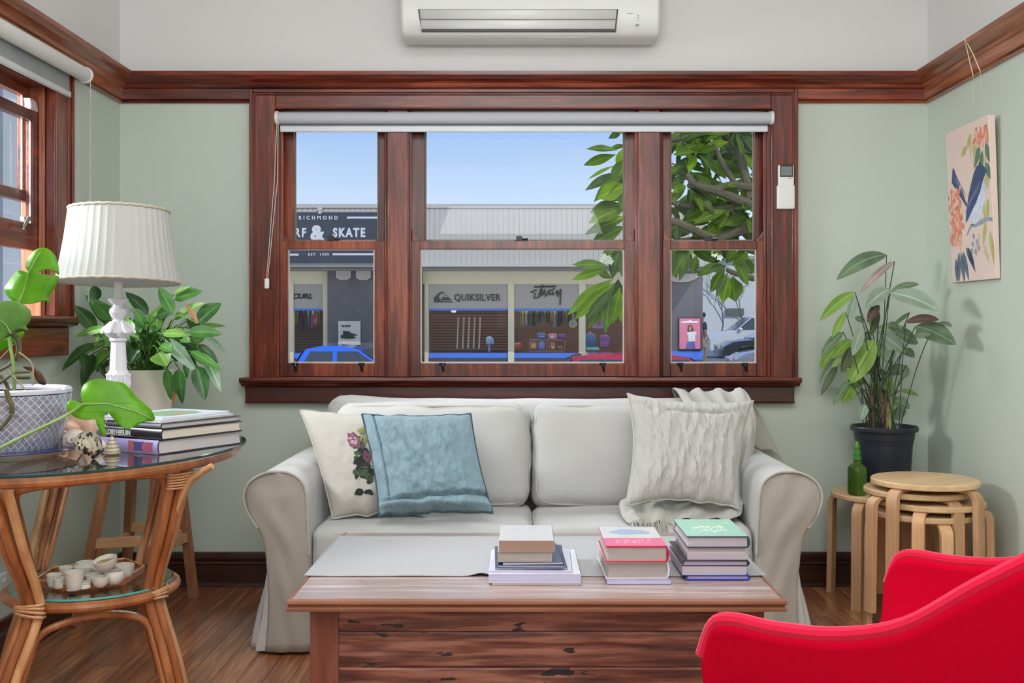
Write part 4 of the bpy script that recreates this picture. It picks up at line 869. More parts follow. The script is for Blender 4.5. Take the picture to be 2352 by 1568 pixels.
for (A, B) in (('FL', 'FR'), ('FR', 'BR'), ('BR', 'BL'), ('BL', 'FL')):
    def q(dct, k, z, inn=0, dn=0): v = Vector(dct[k]); c = sc-v; c.normalize(); return Vector((v.x+c.x*inn, v.y+c.y*inn, z))
    def mix(a, b, t): return a.lerp(b, t)
    a0, b0 = Vector((*wai[A], 0)), Vector((*wai[B], 0)); a1, b1 = Vector((*top[A], 0)), Vector((*top[B], 0)); af, bf_ = Vector((*foot[A], 0)), Vector((*foot[B], 0))
    dirv = (b0-a0).normalized()
    def pt(base0, base1, z, z0, z1, dd): v = base0.lerp(base1, (z-z0)/(z1-z0)); return Vector((v.x, v.y, z))+dirv*dd
    if (A, B) == ('FL', 'FR') or (A, B) == ('FR', 'BR') or True:
        za, zb = WZ, GT-.03; md = (a1+b1)/2; ox = (Vector((md.x, md.y, 0))-Vector((sc.x, sc.y, 0))).normalized()*(.05 if (A, B) != ('FL', 'FR') else .03)
        MB().tube(cr_([pt(a0, a1, .37, za, zb, .018), pt(a0, a1, .45, za, zb, .028), pt(a0, a1, .60, za, zb, .034), pt(a0, a1, .675, za, zb, .040), Vector((a1.x, a1.y, .70))+dirv*.085+ox*.3, Vector((md.x, md.y, .706))+ox, Vector((b1.x, b1.y, .70))-dirv*.085+ox*.3, pt(b0, b1, .675, za, zb, -.040), pt(b0, b1, .60, za, zb, -.034), pt(b0, b1, .45, za, zb, -.028), pt(b0, b1, .37, za, zb, -.018)], 7), .0105, 10).build('upper_arch', M_rat, rt)
        mz = (a0+b0)/2; oz = (Vector((mz.x, mz.y, 0))-Vector((sc.x, sc.y, 0))).normalized()*.03
        MB().tube(cr_([pt(af, a0, .0, 0, WZ, .032), pt(af, a0, .2, 0, WZ, .034), pt(af, a0, .275, 0, WZ, .042), Vector((a0.x, a0.y, .305))+dirv*.085+oz*.4, Vector((mz.x, mz.y, .318))+oz, Vector((b0.x, b0.y, .305))-dirv*.085+oz*.4, pt(bf_, b0, .275, 0, WZ, -.042), pt(bf_, b0, .2, 0, WZ, -.034), pt(bf_, b0, .0, 0, WZ, -.032)], 7), .0105, 10).build('lower_arch', M_rat, rt)
# tray with cups on the shelf
TZs = WZ+.0215
tr = thing('bamboo_tray', 'angular split-bamboo tray on the rattan table lower shelf', 'tray', (-1.27, 3.15, TZs))
cor = [(-1.392, 3.055), (-1.262, 2.985), (-1.140, 3.075), (-1.140, 3.225), (-1.235, 3.325), (-1.405, 3.205)]
M_bam = wood('bamboo_dark', (126, 66, 40), (190, 124, 82), 'x', rough=.4, fine=30, bump=.1)
m = MB(); m.prism(cor, 'z', TZs, TZs+.006); m.build('base', M_bam, tr)
for i in range(6):
    p, q = Vector((*cor[i], 0)), Vector((*cor[(i+1) % 6], 0)); n_ = max(2, int((q-p).length/.045)); cc = Vector((-1.27, 3.15, 0))
    for k in range(n_):
        a_, b_ = p.lerp(q, k/n_), p.lerp(q, (k+1)/n_); g_ = (b_-a_).normalized()*.0008; o0 = (a_-cc).normalized()*.004; o1 = (b_-cc).normalized()*.004
        vs = [a_+g_, b_-g_, b_-g_+o1*2.4, a_+g_+o0*2.4]
        MB().add([v+Vector((0, 0, TZs+z)) for z in (.001,) for v in (a_+g_, b_-g_, b_-g_-o1, a_+g_-o0)]+[v+Vector((0, 0, TZs+.019)) for v in (a_+g_+o0, b_-g_+o1, b_-g_, a_+g_)],
                 [(0, 1, 2, 3), (7, 6, 5, 4), (0, 4, 5, 1), (1, 5, 6, 2), (2, 6, 7, 3), (3, 7, 4, 0)]).build('bamboo_strip', M_bam, tr)
    MB().tube([Vector((p.x, p.y, TZs+.0195)), Vector((q.x, q.y, TZs+.0195))], .0032, 6).build('rim', M_rat2, tr)
M_cup = mat('bisque_white', (222, 214, 204), .55, .03); M_in = mat('cup_stain', (186, 160, 120), .7, .25, 60)
def cup(px, yr, wpx, hpx, label, shape='bowl', tilt=None, lift=0, fill=False, name='cup'):
    s = (yr+hpx-745)/(1.12-TZs-.0075-lift); Y = F/s; x = (px-CX)/s; r = wpx/2/s; h = hpx/s
    c = lthing(name, label, 'cup' if name == 'cup' else 'bowl', (x, Y, TZs+.0075+lift), 0, 'little white ceramic cups on the bamboo tray')
    if tilt: c.rotation_euler = tilt
    t = .0028
    pr = {'bowl': [(.35, 0), (.42, .04), (.72, .22), (.92, .55), (1, 1)], 'cup': [(.62, 0), (.70, .04), (.82, .3), (.93, .7), (1, 1)], 'pot': [(.86, 0), (.98, .08), (.99, .5), (.93, .7), (1, .78), (1, 1)], 'round': [(.4, 0), (.7, .1), (1.05, .45), (1.06, .7), (.96, 1)]}[shape]
    o = [(r*a, h*b) for a, b in pr]; inn = [(max(.001, r*a-t), max(t, h*b)) for a, b in pr[::-1]]
    MB().lathe(o+[(r*pr[-1][0]-t*.5, h+.0008)]+inn+[(0, t)], 28).build('body', M_cup, c, base=(0, 0, 0), smooth=50)
    if fill:
        MB().lathe([(0, h*.72), (r*.5, h*.74), (r*.82, h*.7)], 18, mod=lambda a, z, q: 1+.1*math.sin(3*a)).build('dried_residue', M_in, c, base=(0, 0, 0))
    return c
cup(171, 1312, 44, 42, 'tall white ceramic cup, the biggest standing on the tray', 'cup')
cup(137, 1327, 28, 22, 'small ribbed white pot at the left front of the tray', 'pot')
cup(124, 1318, 34, 28, 'white cup with brown inside at the far left of the tray', 'cup', fill=True)
cup(152, 1302, 32, 24, 'little white cup with brown rim behind the tall cup', 'cup', fill=True)
cup(197, 1299, 52, 26, 'wide white bowl right behind the tall cup', 'bowl', name='bowl')
cup(196, 1290, 42, 24, 'white bowl at the back of the tray, left of the tilted bowl', 'bowl', name='bowl')
cup(233, 1301, 46, 26, 'white bowl directly under the tilted bowl', 'bowl', name='bowl')
cup(212, 1318, 36, 24, 'plain white cup between the tall cup and the two front bowls', 'cup')
cup(231, 1324, 40, 24, 'white bowl in front of the spoon bowl on the tray', 'bowl', name='bowl')
cup(262, 1311, 42, 30, 'rounded white bowl holding a small spoon', 'round', fill=True, name='bowl')
cup(284, 1296, 48, 34, 'deep white bowl at the right end of the tray', 'bowl', name='bowl')
cup(193, 1336, 31, 14, 'low square-shouldered pot at the tray front edge', 'pot', fill=True)
cup(165, 1348, 22, 7, 'tiny shallow dish at the tray front corner', 'pot', name='bowl')
cup(247, 1281, 54, 26, 'tilted white bowl with dried flakes, perched on top of the others', 'bowl', (.22, -.16, 0), .046, True, 'bowl')
sp = thing('small_spoon', 'small pale spoon standing in the rounded bowl', 'spoon', P(258, 1312, 3.12))
MB().tube([P(263, 1318, 3.12), P(259, 1305, 3.12), P(257, 1296, 3.12)], [.004, .0022, .0018], 8).build('handle', mat('bone', (206, 190, 160), .5), sp)
# ---------------------------------------------------------------- lamp
lp = thing('table_lamp', 'white carved table lamp with a pleated cream fabric shade', 'lamp', (-1.284, 3.4, GT))
LX, LY = -1.284, 3.4; sL = F/LY
def lz(y): return H-(y-CY)/sL
M_lw = mat('lamp_white', (222, 220, 226), .5, .03, bump=.1, bsc=200)
c = (LX, LY, 0)
MB().lathe([(.0, GT+.0005), (.056, GT+.0005), (.058, GT+.006), (.054, GT+.014), (.044, GT+.02), (.040, GT+.032), (.046, GT+.040), (.042, GT+.05), (.034, GT+.062), (.031, GT+.085), (.030, lz(900))], 40, c, lambda a, z, r: 1+.05*math.cos(8*a)*(1 if GT+.02 < z < GT+.05 else 0)).build('base', M_lw, lp)
MB().lathe([(.030, lz(902)), (.033, lz(890)), (.034, lz(870)), (.030, lz(856)), (.027, lz(850))], 48, c, lambda a, z, r: 1+.07*math.cos(8*a+z*70)).build('carved_collar', M_lw, lp)
MB().lathe([(.0275, lz(872)), (.0262, lz(840)), (.0225, lz(788)), (.0225, lz(784))], 48, c, lambda a, z, r: 1-.09*abs(math.cos(7*a))).build('fluted_column', M_lw, lp)
MB().lathe([(.0225, lz(785)), (.027, lz(782)), (.027, lz(778)), (.024, lz(776)), (.034, lz(771)), (.042, lz(764)), (.040, lz(757)), (.030, lz(748)), (.020, lz(738)), (.015, lz(733)), (.022, lz(727)), (.0275, lz(718)), (.026, lz(710)), (.017, lz(704)), (.016, lz(700)), (.026, lz(694)), (.033, lz(687)), (.030, lz(685.5)), (.010, lz(689))], 48, c, lambda a, z, r: 1+(.10*math.cos(8*a+z*160) if lz(778) < z < lz(738) else (.03*math.cos(10*a) if z > lz(702) else 0))).build('carved_stem', M_lw, lp)
m2 = MB()
for k in range(6):
    a = k*math.pi/3+.3; d = Vector((math.cos(a), math.sin(a), 0))
    MB().tube([Vector(c)+d*r+Vector((0, 0, z)) for r, z in ((.021, lz(738)), (.034, lz(750)), (.044, lz(758)), (.0495, lz(765)), (.047, lz(767)))], [.003, .007, .008, .005, .002], 8).build('carved_leaf', M_lw, lp)
    for j in range(3):
        a2 = a+(j-1)*.35; d2 = Vector((math.cos(a2), math.sin(a2), 0)); m2.tube([Vector(c)+d2*r+Vector((0, 0, z)) for r, z in ((.030, lz(898)), (.035, lz(880)), (.033, lz(864)), (.037, lz(858)))], [.002, .004, .0035, .003], 6)
m2.build('carved_scrollwork', M_lw, lp, kind='stuff')
MB().lathe([(.0, lz(692)), (.0128, lz(690)), (.0128, lz(642)), (.0105, lz(640)), (.0105, lz(628)), (0, lz(627))], 20, c).build('candle_tube', M_plastic, lp)
tl = Matrix.Rotation(math.radians(-2.6), 3, 'X'); cs = (LX, LY, lz(647)); hs = (647-482)/sL; r0, r1 = .186, .150
M_shade = fabric('shade_fabric', (206, 207, 203), .1, .08, rough=.8)
nt_ = M_shade.node_tree; bs_ = nt_.nodes['Principled BSDF']; tr_ = nt_.nodes.new('ShaderNodeBsdfTranslucent'); tr_.inputs[0].default_value = (.84, .86, .88, 1)
ms_ = nt_.nodes.new('ShaderNodeMixShader'); ms_.inputs[0].default_value = .25; nt_.links.new(bs_.outputs[0], ms_.inputs[1]); nt_.links.new(tr_.outputs[0], ms_.inputs[2]); nt_.links.new(ms_.outputs[0], nt_.nodes['Material Output'].inputs[0])
NP = 44
def pleat(a, z, r): u = (a/(2*math.pi)*NP) % 1; return 1+.014*(abs(u-.5)*2)**3+.006*math.sin(a*5+z*9)
MB().lathe([(r0+(r1-r0)*k/8-.004*math.sin(math.pi*k/8), hs*k/8) for k in range(9)], NP*8, cs, pleat, tl).build('lampshade', M_shade, lp, smooth=60, solid=.0012)
for z, r in ((0, r0+.002), (hs, r1+.002)):
    MB().tube([Vector(cs)+tl @ Vector((r*math.cos(t), r*math.sin(t), z+.001*math.sin(t*30))) for t in [2*math.pi*k/120 for k in range(121)]], .0042, 8, cap=False).build('shade_trim', mat('braid%d' % int(z*100), (198, 188, 168), .9, .2, 300, bump=.5, bsc=400), lp)
MB().lathe([(r0-.006, .004), (r1-.006, hs-.004)], 60, cs, None, tl).build('shade_lining', mat('lining', (236, 236, 232), .8, .01, trans=.3), lp)
# ---------------------------------------------------------------- patterned pot with philodendron
def potmat():
    m, t, bs, out = newmat('blue_white_glaze'); bs.inputs['Roughness'].default_value = .15; bs.inputs['Coat Weight'].default_value = .5
    uv = t.nodes.new('ShaderNodeTexCoord'); sp = t.nodes.new('ShaderNodeSeparateXYZ'); t.links.new(uv.outputs['Object'], sp.inputs[0])
    at = t.nodes.new('ShaderNodeMath'); at.operation = 'ARCTAN2'; t.links.new(sp.outputs['Y'], at.inputs[0]); t.links.new(sp.outputs['X'], at.inputs[1])
    cb = t.nodes.new('ShaderNodeCombineXYZ'); ms = t.nodes.new('ShaderNodeMath'); ms.operation = 'MULTIPLY'; ms.inputs[1].default_value = .165
    t.links.new(at.outputs[0], ms.inputs[0]); t.links.new(ms.outputs[0], cb.inputs[0]); t.links.new(sp.outputs['Z'], cb.inputs[1])
    mp = t.nodes.new('ShaderNodeMapping'); mp.inputs['Rotation'].default_value = (0, 0, math.radians(45)); mp.inputs['Scale'].default_value = (62, 62, 1)
    t.links.new(cb.outputs[0], mp.inputs[0])
    s2 = t.nodes.new('ShaderNodeSeparateXYZ'); t.links.new(mp.outputs[0], s2.inputs[0])
    def M_(op, a, b=None):
        n = t.nodes.new('ShaderNodeMath'); n.operation = op
        for i, v in ((0, a), (1, b)):
            if v is None: continue
            if isinstance(v, (int, float)): n.inputs[i].default_value = v
            else: t.links.new(v, n.inputs[i])
        return n.outputs[0]
    X, Y = s2.outputs['X'], s2.outputs['Y']
    fx, fy = M_('FRACT', X), M_('FRACT', Y)
    def edge(f): return M_('GREATER_THAN', M_('ABSOLUTE', M_('SUBTRACT', f, .5)), .43)
    ch = M_('GREATER_THAN', M_('FRACT', M_('MULTIPLY', M_('ADD', M_('FLOOR', X), M_('FLOOR', Y)), .5)), .25)
    st = t.nodes.new('ShaderNodeMixRGB'); t.links.new(ch, st.inputs[0]); t.links.new(M_('FRACT', M_('MULTIPLY', X, 5)), st.inputs[1]); t.links.new(M_('FRACT', M_('MULTIPLY', Y, 5)), st.inputs[2])
    ln = M_('LESS_THAN', st.outputs[0], .36)
    al = M_('MAXIMUM', M_('MAXIMUM', edge(fx), edge(fy)), ln)
    n = t.nodes.new('ShaderNodeTexNoise'); n.inputs['Scale'].default_value = 30; t.links.new(uv.outputs['Object'], n.inputs[0])
    cr = t.nodes.new('ShaderNodeValToRGB'); cr.color_ramp.elements[0].color = (*lin((52, 58, 86)), 1); cr.color_ramp.elements[1].color = (*lin((110, 116, 146)), 1); cr.color_ramp.elements[0].position = .35; cr.color_ramp.elements[1].position = .65
    t.links.new(n.outputs['Fac'], cr.inputs[0])
    mx = t.nodes.new('ShaderNodeMixRGB'); t.links.new(al, mx.inputs[0]); t.links.new(cr.outputs[0], mx.inputs[1]); mx.inputs[2].default_value = (*lin((204, 206, 216)), 1)
    t.links.new(mx.outputs[0], bs.inputs['Base Color']); return m
POT = (-1.4345, 2.97, GT)
pp = thing('patterned_pot', 'wide blue and white lattice-patterned ceramic pot at the left photo edge', 'plant pot', POT)
R0 = .172; c = POT
MB().lathe([(0, .012), (.118, .012), (.124, .014), (.134, .03), (.150, .07), (.163, .12), (.169, .16), (.1705, .178)], 64, c).build('body', potmat(), pp)
MB().lathe([(.1705, .178), (.1715, .180), (.1715, .181)], 64, c).build('rim_line', mat('cobalt', (44, 48, 96), .2), pp)
M_porc = mat('porcelain', (214, 216, 226), .12, .02, coat=.5)
MB().lathe([(.171, .181), (.172, .190), (.168, .195), (.160, .193), (.152, .186), (.150, .170), (.146, .12)], 64, c).build('rim', M_porc, pp)
MB().lathe([(.0, .155), (.08, .158), (.147, .155)], 40, c).build('potting_soil', mat('soil', (60, 44, 34), .95, .3, 60, bump=1, bsc=120), pp)
sa = thing('pot_saucer', 'white porcelain saucer with a cobalt rim under the patterned pot', 'saucer', POT)
MB().lathe([(0, .0005), (.12, .0005), (.135, .004), (.172, .019), (.186, .0245), (.186, .0265), (.17, .022), (.13, .0115), (0, .0115)], 64, c).build('dish', M_porc, sa)
MB().lathe([(.1862, .0235), (.1875, .0255), (.1862, .0275), (.184, .0275)], 64, c).build('rim_line', bpy.data.materials['cobalt'], sa)
def leafmat(name, rgb, rgb2, tr=.35, rough=.4, vein=None):
    m = mat(name, rgb, rough, .18, 14, trans=tr, rnd=True, bump=.15, bsc=30); t = m.node_tree
    ra = [n for n in t.nodes if n.type == 'VALTORGB'][0]; an = t.nodes.new('ShaderNodeAttribute'); an.attribute_name = 'rib'
    pw = t.nodes.new('ShaderNodeMapRange'); pw.inputs[1].default_value = .62; pw.inputs[2].default_value = .95; mr = t.nodes.new('ShaderNodeMixRGB')
    mr.inputs[2].default_value = (*lin([min(255, c*1.15+26) for c in rgb2]), 1); t.links.new(an.outputs['Fac'], pw.inputs[0]); pm = t.nodes.new('ShaderNodeMath'); pm.operation = 'MULTIPLY'; pm.inputs[1].default_value = .6
    t.links.new(pw.outputs[0], pm.inputs[0]); t.links.new(pm.outputs[0], mr.inputs[0])
    for l in list(ra.outputs[0].links): t.links.new(mr.outputs[0], l.to_socket)
    t.links.new(ra.outputs[0], mr.inputs[1])
    for n in m.node_tree.nodes:
        if n.type == 'VALTORGB': n.color_ramp.elements[0].color = (*lin(rgb), 1); n.color_ramp.elements[1].color = (*lin(rgb2), 1)
    return m
M_phil = leafmat('philodendron_leaf', (98, 168, 20), (134, 200, 44), .5, .35); M_phd = leafmat('philodendron_leaf_grey', (92, 142, 66), (130, 178, 90), .4)
pl = thing('philodendron', 'trailing philodendron with big bright green leaves in the patterned pot', 'plant', (POT[0], POT[1], GT+.155))
def bigleaf(pts, ox, oy, sc_, Y, a=0, b=0, mt=M_phil, vein=None, curl=.0):
    px = [(ox+x/sc_, oy+y/sc_) for x, y in pts]; mx_ = sum(p[0] for p in px)/len(px); my_ = sum(p[1] for p in px)/len(px)
    def dep(p): return Y+a*(p[0]-mx_)/800+b*(p[1]-my_)/800+curl*(((p[0]-mx_)/100)**2+((p[1]-my_)/100)**2)
    out = [Vector(q) for q in px]; n = len(out)
    bm = bmesh.new(); vs = [bm.verts.new((p[0], p[1], 0)) for p in [(q.x, q.y) for q in cr_([(x, y, 0) for x, y in px], 3, True)]]
    tris = tessellate_polygon([[v.co for v in vs]])
    for t in tris:
        try: bm.faces.new([vs[i] for i in t])
        except ValueError: pass
    bmesh.ops.subdivide_edges(bm, edges=[e_ for e_ in bm.edges if e_.calc_length() > 18], cuts=3, use_grid_fill=True)
    bmesh.ops.triangulate(bm, faces=bm.faces)
    vv = [P(v.co.x, v.co.y, dep(v.co)) for v in bm.verts]; bm.verts.index_update(); ff = [tuple(v.index for v in f.verts) for f in bm.faces]; bm.free()
    o = MB().add(vv, ff).build('leaf', mt, pl, smooth=80, solid=.0012, norm=True)
    if vein:
        m = MB(); vp = [P(ox+x/sc_, oy+y/sc_, dep((ox+x/sc_, oy+y/sc_))-.0015) for x, y in vein]; m.tube(vp, [.0035]+[.0022]*(len(vp)-2)+[.0008], 6); m.build('midrib', M_phv, o)
    return o
M_phv = leafmat('petiole', (110, 150, 60), (150, 180, 110), .1)
A = [(775, 358), (755, 300), (755, 235), (785, 170), (850, 135), (930, 118), (1050, 143), (1150, 160), (1215, 220), (1270, 290), (1340, 350), (1412, 415), (1442, 505), (1340, 522), (1250, 570), (1170, 585), (1095, 540), (1045, 480), (1000, 432), (974, 455), (972, 540), (992, 662), (935, 615), (900, 545), (884, 497), (800, 506), (700, 478), (640, 430), (618, 370), (650, 322), (715, 332)]
bigleaf(A, 0, 840, 4.055, 2.86, .2, -.25, vein=[(780, 358), (1000, 352), (1250, 420), (1430, 500)], curl=.01)
MB().tube(cr_([P(-30, 1045, 2.68), P(49, 1004, 2.71), P(103, 978, 2.745), P(153, 953, 2.79), P(192, 928, 2.856)], 6), .0042, 8).build('petiole', M_phv, pl)
Bp = [(280, 370), (250, 300), (290, 210), (350, 150), (420, 125), (490, 140), (545, 190), (575, 260), (592, 395), (540, 362), (470, 342), (415, 358), (400, 385), (480, 395), (588, 410), (570, 480), (530, 560), (495, 620), (498, 687), (440, 655), (340, 682), (230, 686), (120, 650), (70, 600), (42, 540), (80, 470), (140, 390), (190, 352), (240, 360)]
bigleaf(Bp, 0, 540, 4.355, 3.02, 0, -.2, vein=[(190, 670), (240, 560), (285, 380), (350, 250), (430, 140)], curl=.01)
bigleaf([(-60, 690), (40, 660), (120, 655), (200, 672), (285, 730), (312, 780), (300, 860), (262, 905), (282, 950), (210, 938), (130, 972), (80, 1000), (0, 1080), (-80, 1100), (-160, 1000), (-180, 850)], 0, 540, 4.355, 2.93, .2, .1, M_phd, vein=[(110, 985), (60, 900), (-60, 800)])
bigleaf([(-40, 1165), (80, 1130), (140, 1080), (205, 1050), (245, 970), (180, 975), (60, 1030), (-60, 1100)], 0, 540, 4.355, 3.0, .2, .1)
M_red = leafmat('variegated_leaf', (36, 62, 36), (120, 60, 50), .1)
bigleaf([(230, 1315), (320, 1318), (380, 1345), (430, 1400), (462, 1490), (400, 1488), (360, 1440), (330, 1370), (270, 1345)], 0, 540, 4.355, 3.0, .2, .1, M_red)
M_vine = mat('vine_stem', (96, 92, 62), .6, .3, 30, bump=.4, bsc=60)
def vine(pts, r, Y, nm='stem', mt=None):
    MB().tube(cr_([P(x/4.355, 540+y/4.355, Y+.004*i) for i, (x, y) in enumerate(pts)], 6), r*.8, 8).build(nm, mt or M_vine, pl)
vine([(90, 970), (150, 1010), (182, 1070), (190, 1160), (160, 1250)], .010, 2.98); vine([(90, 1030), (110, 1150), (140, 1350), (140, 1560), (100, 1640)], .006, 2.95, mt=M_phv)
vine([(190, 1170), (300, 1260), (330, 1340), (325, 1500)], .003, 2.96, 'aerial_root', mat('root', (170, 150, 120), .8)); M_rt = bpy.data.materials['root']
vine([(-20, 1360), (100, 1290), (150, 1200)], .006, 2.97); vine([(-20, 1490), (80, 1420), (150, 1375), (300, 1365)], .005, 2.95); vine([(150, 1420), (300, 1420)], .007, 2.99)
vine([(70, 1340), (110, 1390), (200, 1480), (260, 1560)], .0025, 2.94, 'aerial_root', M_rt); vine([(0, 1240), (60, 1180), (140, 1090)], .003, 2.96, 'aerial_root'); vine([(0, 1400), (60, 1480), (90, 1560)], .006, 2.97)
vine([(60, 1540), (85, 1620), (120, 1700), (118, 1790)], .008, 2.80, 'aerial_root'); vine([(118, 1790), (60, 1870), (-20, 1960)], .006, 2.78, 'aerial_root')
# ---------------------------------------------------------------- shells
M_sh = mat('shell_white', (226, 216, 206), .3, .08, 30, bump=.3, bsc=60); M_sho = mat('shell_orange', (222, 182, 156), .35, .35, 14, bump=.3, bsc=60)
def spotted():
    m, t, bs, out = newmat('shell_spotted'); bs.inputs['Roughness'].default_value = .3
    v = t.nodes.new('ShaderNodeTexNoise'); v.inputs['Scale'].default_value = 90; t.links.new(coords(t, (1, 1, .4)), v.inputs[0]); r = t.nodes.new('ShaderNodeValToRGB')
    r.color_ramp.elements[0].position = .5; r.color_ramp.elements[0].color = (*lin((214, 202, 184)), 1); r.color_ramp.elements[1].position = .56; r.color_ramp.elements[1].color = (*lin((52, 50, 46)), 1)
    t.links.new(v.outputs['Fac'], r.inputs[0]); t.links.new(r.outputs[0], bs.inputs['Base Color']); return m
M_sp = spotted()
def shell(label, px, py, r, L_, mt, rot, lobes=0, turns=3.0):
    s = (py-745)/(1.12-GT); p = ((px-CX)/s, F/s, GT)
    o = lthing('seashell', label, 'seashell', p, 0, 'seashells beside the patterned pot')
    mm = Matrix.Rotation(rot[1], 3, 'Y') @ Matrix.Rotation(rot[0], 3, 'X'); m = MB(); vs = []; nu, nv = 20, 60
    def fn(u, v):                    # spiral whorl shrinking towards the apex
        a = v*turns*2*math.pi; R = r*(1-v)**1.15; q = R*.62*(1+.10*lobes*math.cos(7*a)*max(0, math.cos(2*math.pi*u)))
        cx_ = R*.42; z = L_*(v**.8)
        x = (cx_+q*math.cos(2*math.pi*u)); zz = z+q*.9*math.sin(2*math.pi*u)
        return Vector((x*math.cos(a), x*math.sin(a), zz))
    m.grid(fn, nu, nv, wu=True); m.v = [tuple(mm @ Vector(v)) for v in m.v]
    lo = min(v[2] for v in m.v); m.v = [(v[0], v[1], v[2]-lo) for v in m.v]
    m.build('whorl', mt, o, base=(0, 0, 0), smooth=60); return o
shell('large shell with orange-brown inside, behind the others against the pot', 175, 1012, .062, .10, M_sho, (1.9, .5), 1)
shell('glossy white frilled shell at the back of the shell group', 212, 1003, .046, .075, M_sh, (1.5, -.6), 1.5)
shell('round knobbly white shell left front of the shell group', 168, 1042, .040, .055, mat('shell_grey', (204, 190, 180), .45, .2, 40, bump=.5, bsc=80), (1.2, .9), 1)
shell('black-flecked turban shell lying in front', 205, 1054, .042, .06, M_sp, (1.7, 1.3), .4)
shell('small pale shell between the flecked shell and the striped cone', 228, 1036, .022, .035, M_sh, (1.5, .3))
def stripe():
    m, t, bs, out = newmat('shell_striped'); bs.inputs['Roughness'].default_value = .35
    w_ = t.nodes.new('ShaderNodeTexWave'); w_.bands_direction = 'Z'; w_.inputs['Scale'].default_value = 30; w_.inputs['Distortion'].default_value = .5; t.links.new(coords(t, (1, 1, 1)), w_.inputs[0])
    r = t.nodes.new('ShaderNodeValToRGB'); r.color_ramp.elements[0].color = (*lin((120, 92, 70)), 1); r.color_ramp.elements[0].position = .0; r.color_ramp.elements[1].position = .25; r.color_ramp.elements[1].color = (*lin((218, 204, 184)), 1)
    t.links.new(w_.outputs['Color'], r.inputs[0]); t.links.new(r.outputs[0], bs.inputs['Base Color']); return m
s = (1044-745)/(1.12-GT); o = lthing('seashell', 'striped cream cone shell standing on its base beside the books', 'seashell', ((257-CX)/s, F/s, GT), 0, 'seashells beside the patterned pot')
MB().lathe([(0, .0), (.018, .001), (.0245, .006), (.018, .022), (.010, .040), (.004, .052), (0, .056)], 28, mod=lambda a, z, r: 1+.04*math.cos(a*1+z*300)).build('cone', stripe(), o, base=(0, 0, 0), smooth=60)
# ---------------------------------------------------------------- timber plant stand and peace lily
M_acz = wood('acacia_z', (122, 74, 52), (196, 144, 106), 'z', rough=.45, fine=26, bump=.1, mid=(164, 112, 80))
M_acx = wood('acacia_x', (186, 136, 92), (220, 176, 132), 'x', rough=.45, fine=26, bump=.1)
ps = thing('plant_stand', 'four-legged splayed timber stool holding the peace lily in the corner', 'stool', (-1.47, 4.17, 0))
tp = [(-1.555, 4.075), (-1.385, 4.075), (-1.385, 4.245), (-1.555, 4.245)]; ft_ = [(-1.655, 3.965), (-1.434, 4.04), (-1.343, 4.375), (-1.630, 4.395)]
tp = [(-1.545, 4.03), (-1.375, 4.06), (-1.375, 4.25), (-1.545, 4.25)]
for a_, b_ in zip(tp, ft_): MB().beam((*b_, 0), (*a_, .655), .032, .032, (.3, 1, 0)).build('leg', M_acz, ps, bevel=.002)
def at(i, z): a_ = Vector((*ft_[i], 0)); b_ = Vector((*tp[i], .655)); return a_.lerp(b_, z/.655)
for i, j, z in ((0, 1, .30), (1, 2, .26), (2, 3, .30), (3, 0, .26)): MB().beam(at(i, z), at(j, z), .022, .038, (0, 0, 1)).build('rung', M_acx, ps, bevel=.002)
m = MB(); m.lathe([(0, .655), (.155, .655), (.16, .66), (.16, .675), (.155, .68), (0, .68)], 40, (-1.46, 4.147, 0)); m.build('seat', M_acx, ps)
PC = Vector((-1.455, 4.15, .68))
wp = thing('white_pot', 'tapered cream-white glazed pot standing on the plant stand', 'plant pot', PC)
MB().lathe([(0, .001), (.080, .001), (.084, .006), (.0985, .235), (.1025, .262), (.1005, .266), (.094, .262), (.090, .22)], 56, PC).build('body', mat('cream_glaze', (238, 234, 218), .2, .02, coat=.4), wp)
MB().lathe([(0, .222), (.092, .222)], 32, PC).build('potting_soil', bpy.data.materials['soil'], wp)
def leaf_mb(m, p0, p1, w_, nrm, sag=.1, fold=.25, shape='lance', n=9, curl=0, wav=0):
    p0, p1 = Vector(p0), Vector(p1); d = p1-p0; L_ = d.length; nrm = Vector(nrm).normalized(); up = (nrm-d*(nrm.dot(d)/d.dot(d))); up = up.normalized() if up.length > 1e-5 else Vector((0, -1, 0))
    mid = (p0+p1)/2+up*0+Vector((0, 0, sag*L_)); side = d.cross(up).normalized(); vs = []
    for i in range(n+1):
        t = i/n; c = p0*(1-t)**2+mid*2*t*(1-t)+p1*t*t
        if shape == 'lance': wv = math.sin(math.pi*t**.75)**.8*(1-.1*t)
        elif shape == 'heart': wv = (math.sin(math.pi*t**.55))**.7
        elif shape == 'frang': wv = math.sin(math.pi*t**1.1)**1.05
        else: wv = math.sin(math.pi*t**.9)**.7
        h = w_/2*max(0, wv)+.0004
        for k in (-1, -.36, 0, .36, 1):
            vs.append(c+side*h*k+up*(h*abs(k)*fold+wav*h*math.sin(t*9+k*4)*abs(k))+up*curl*t*t*L_)
    fs = [(i*5+k, i*5+k+1, (i+1)*5+k+1, (i+1)*5+k) for i in range(n) for k in range(4)]
    b_ = len(m.v); m.rib = (getattr(m, 'rib', None) or set()) | {b_+i*5+2 for i in range(n+1)}
    return m.add(vs, fs)
LM = {'d': leafmat('lily_dark', (34, 74, 30), (62, 108, 48), .2, .3), 'm': leafmat('lily_mid', (60, 116, 48), (96, 150, 74), .3, .3), 'l': leafmat('lily_light', (98, 156, 58), (144, 190, 92), .4, .35), 'w': leafmat('lily_grey', (120, 158, 120), (176, 200, 176), .3, .3), 'y': leafmat('lily_yellow', (150, 160, 60), (186, 186, 90), .3, .4)}
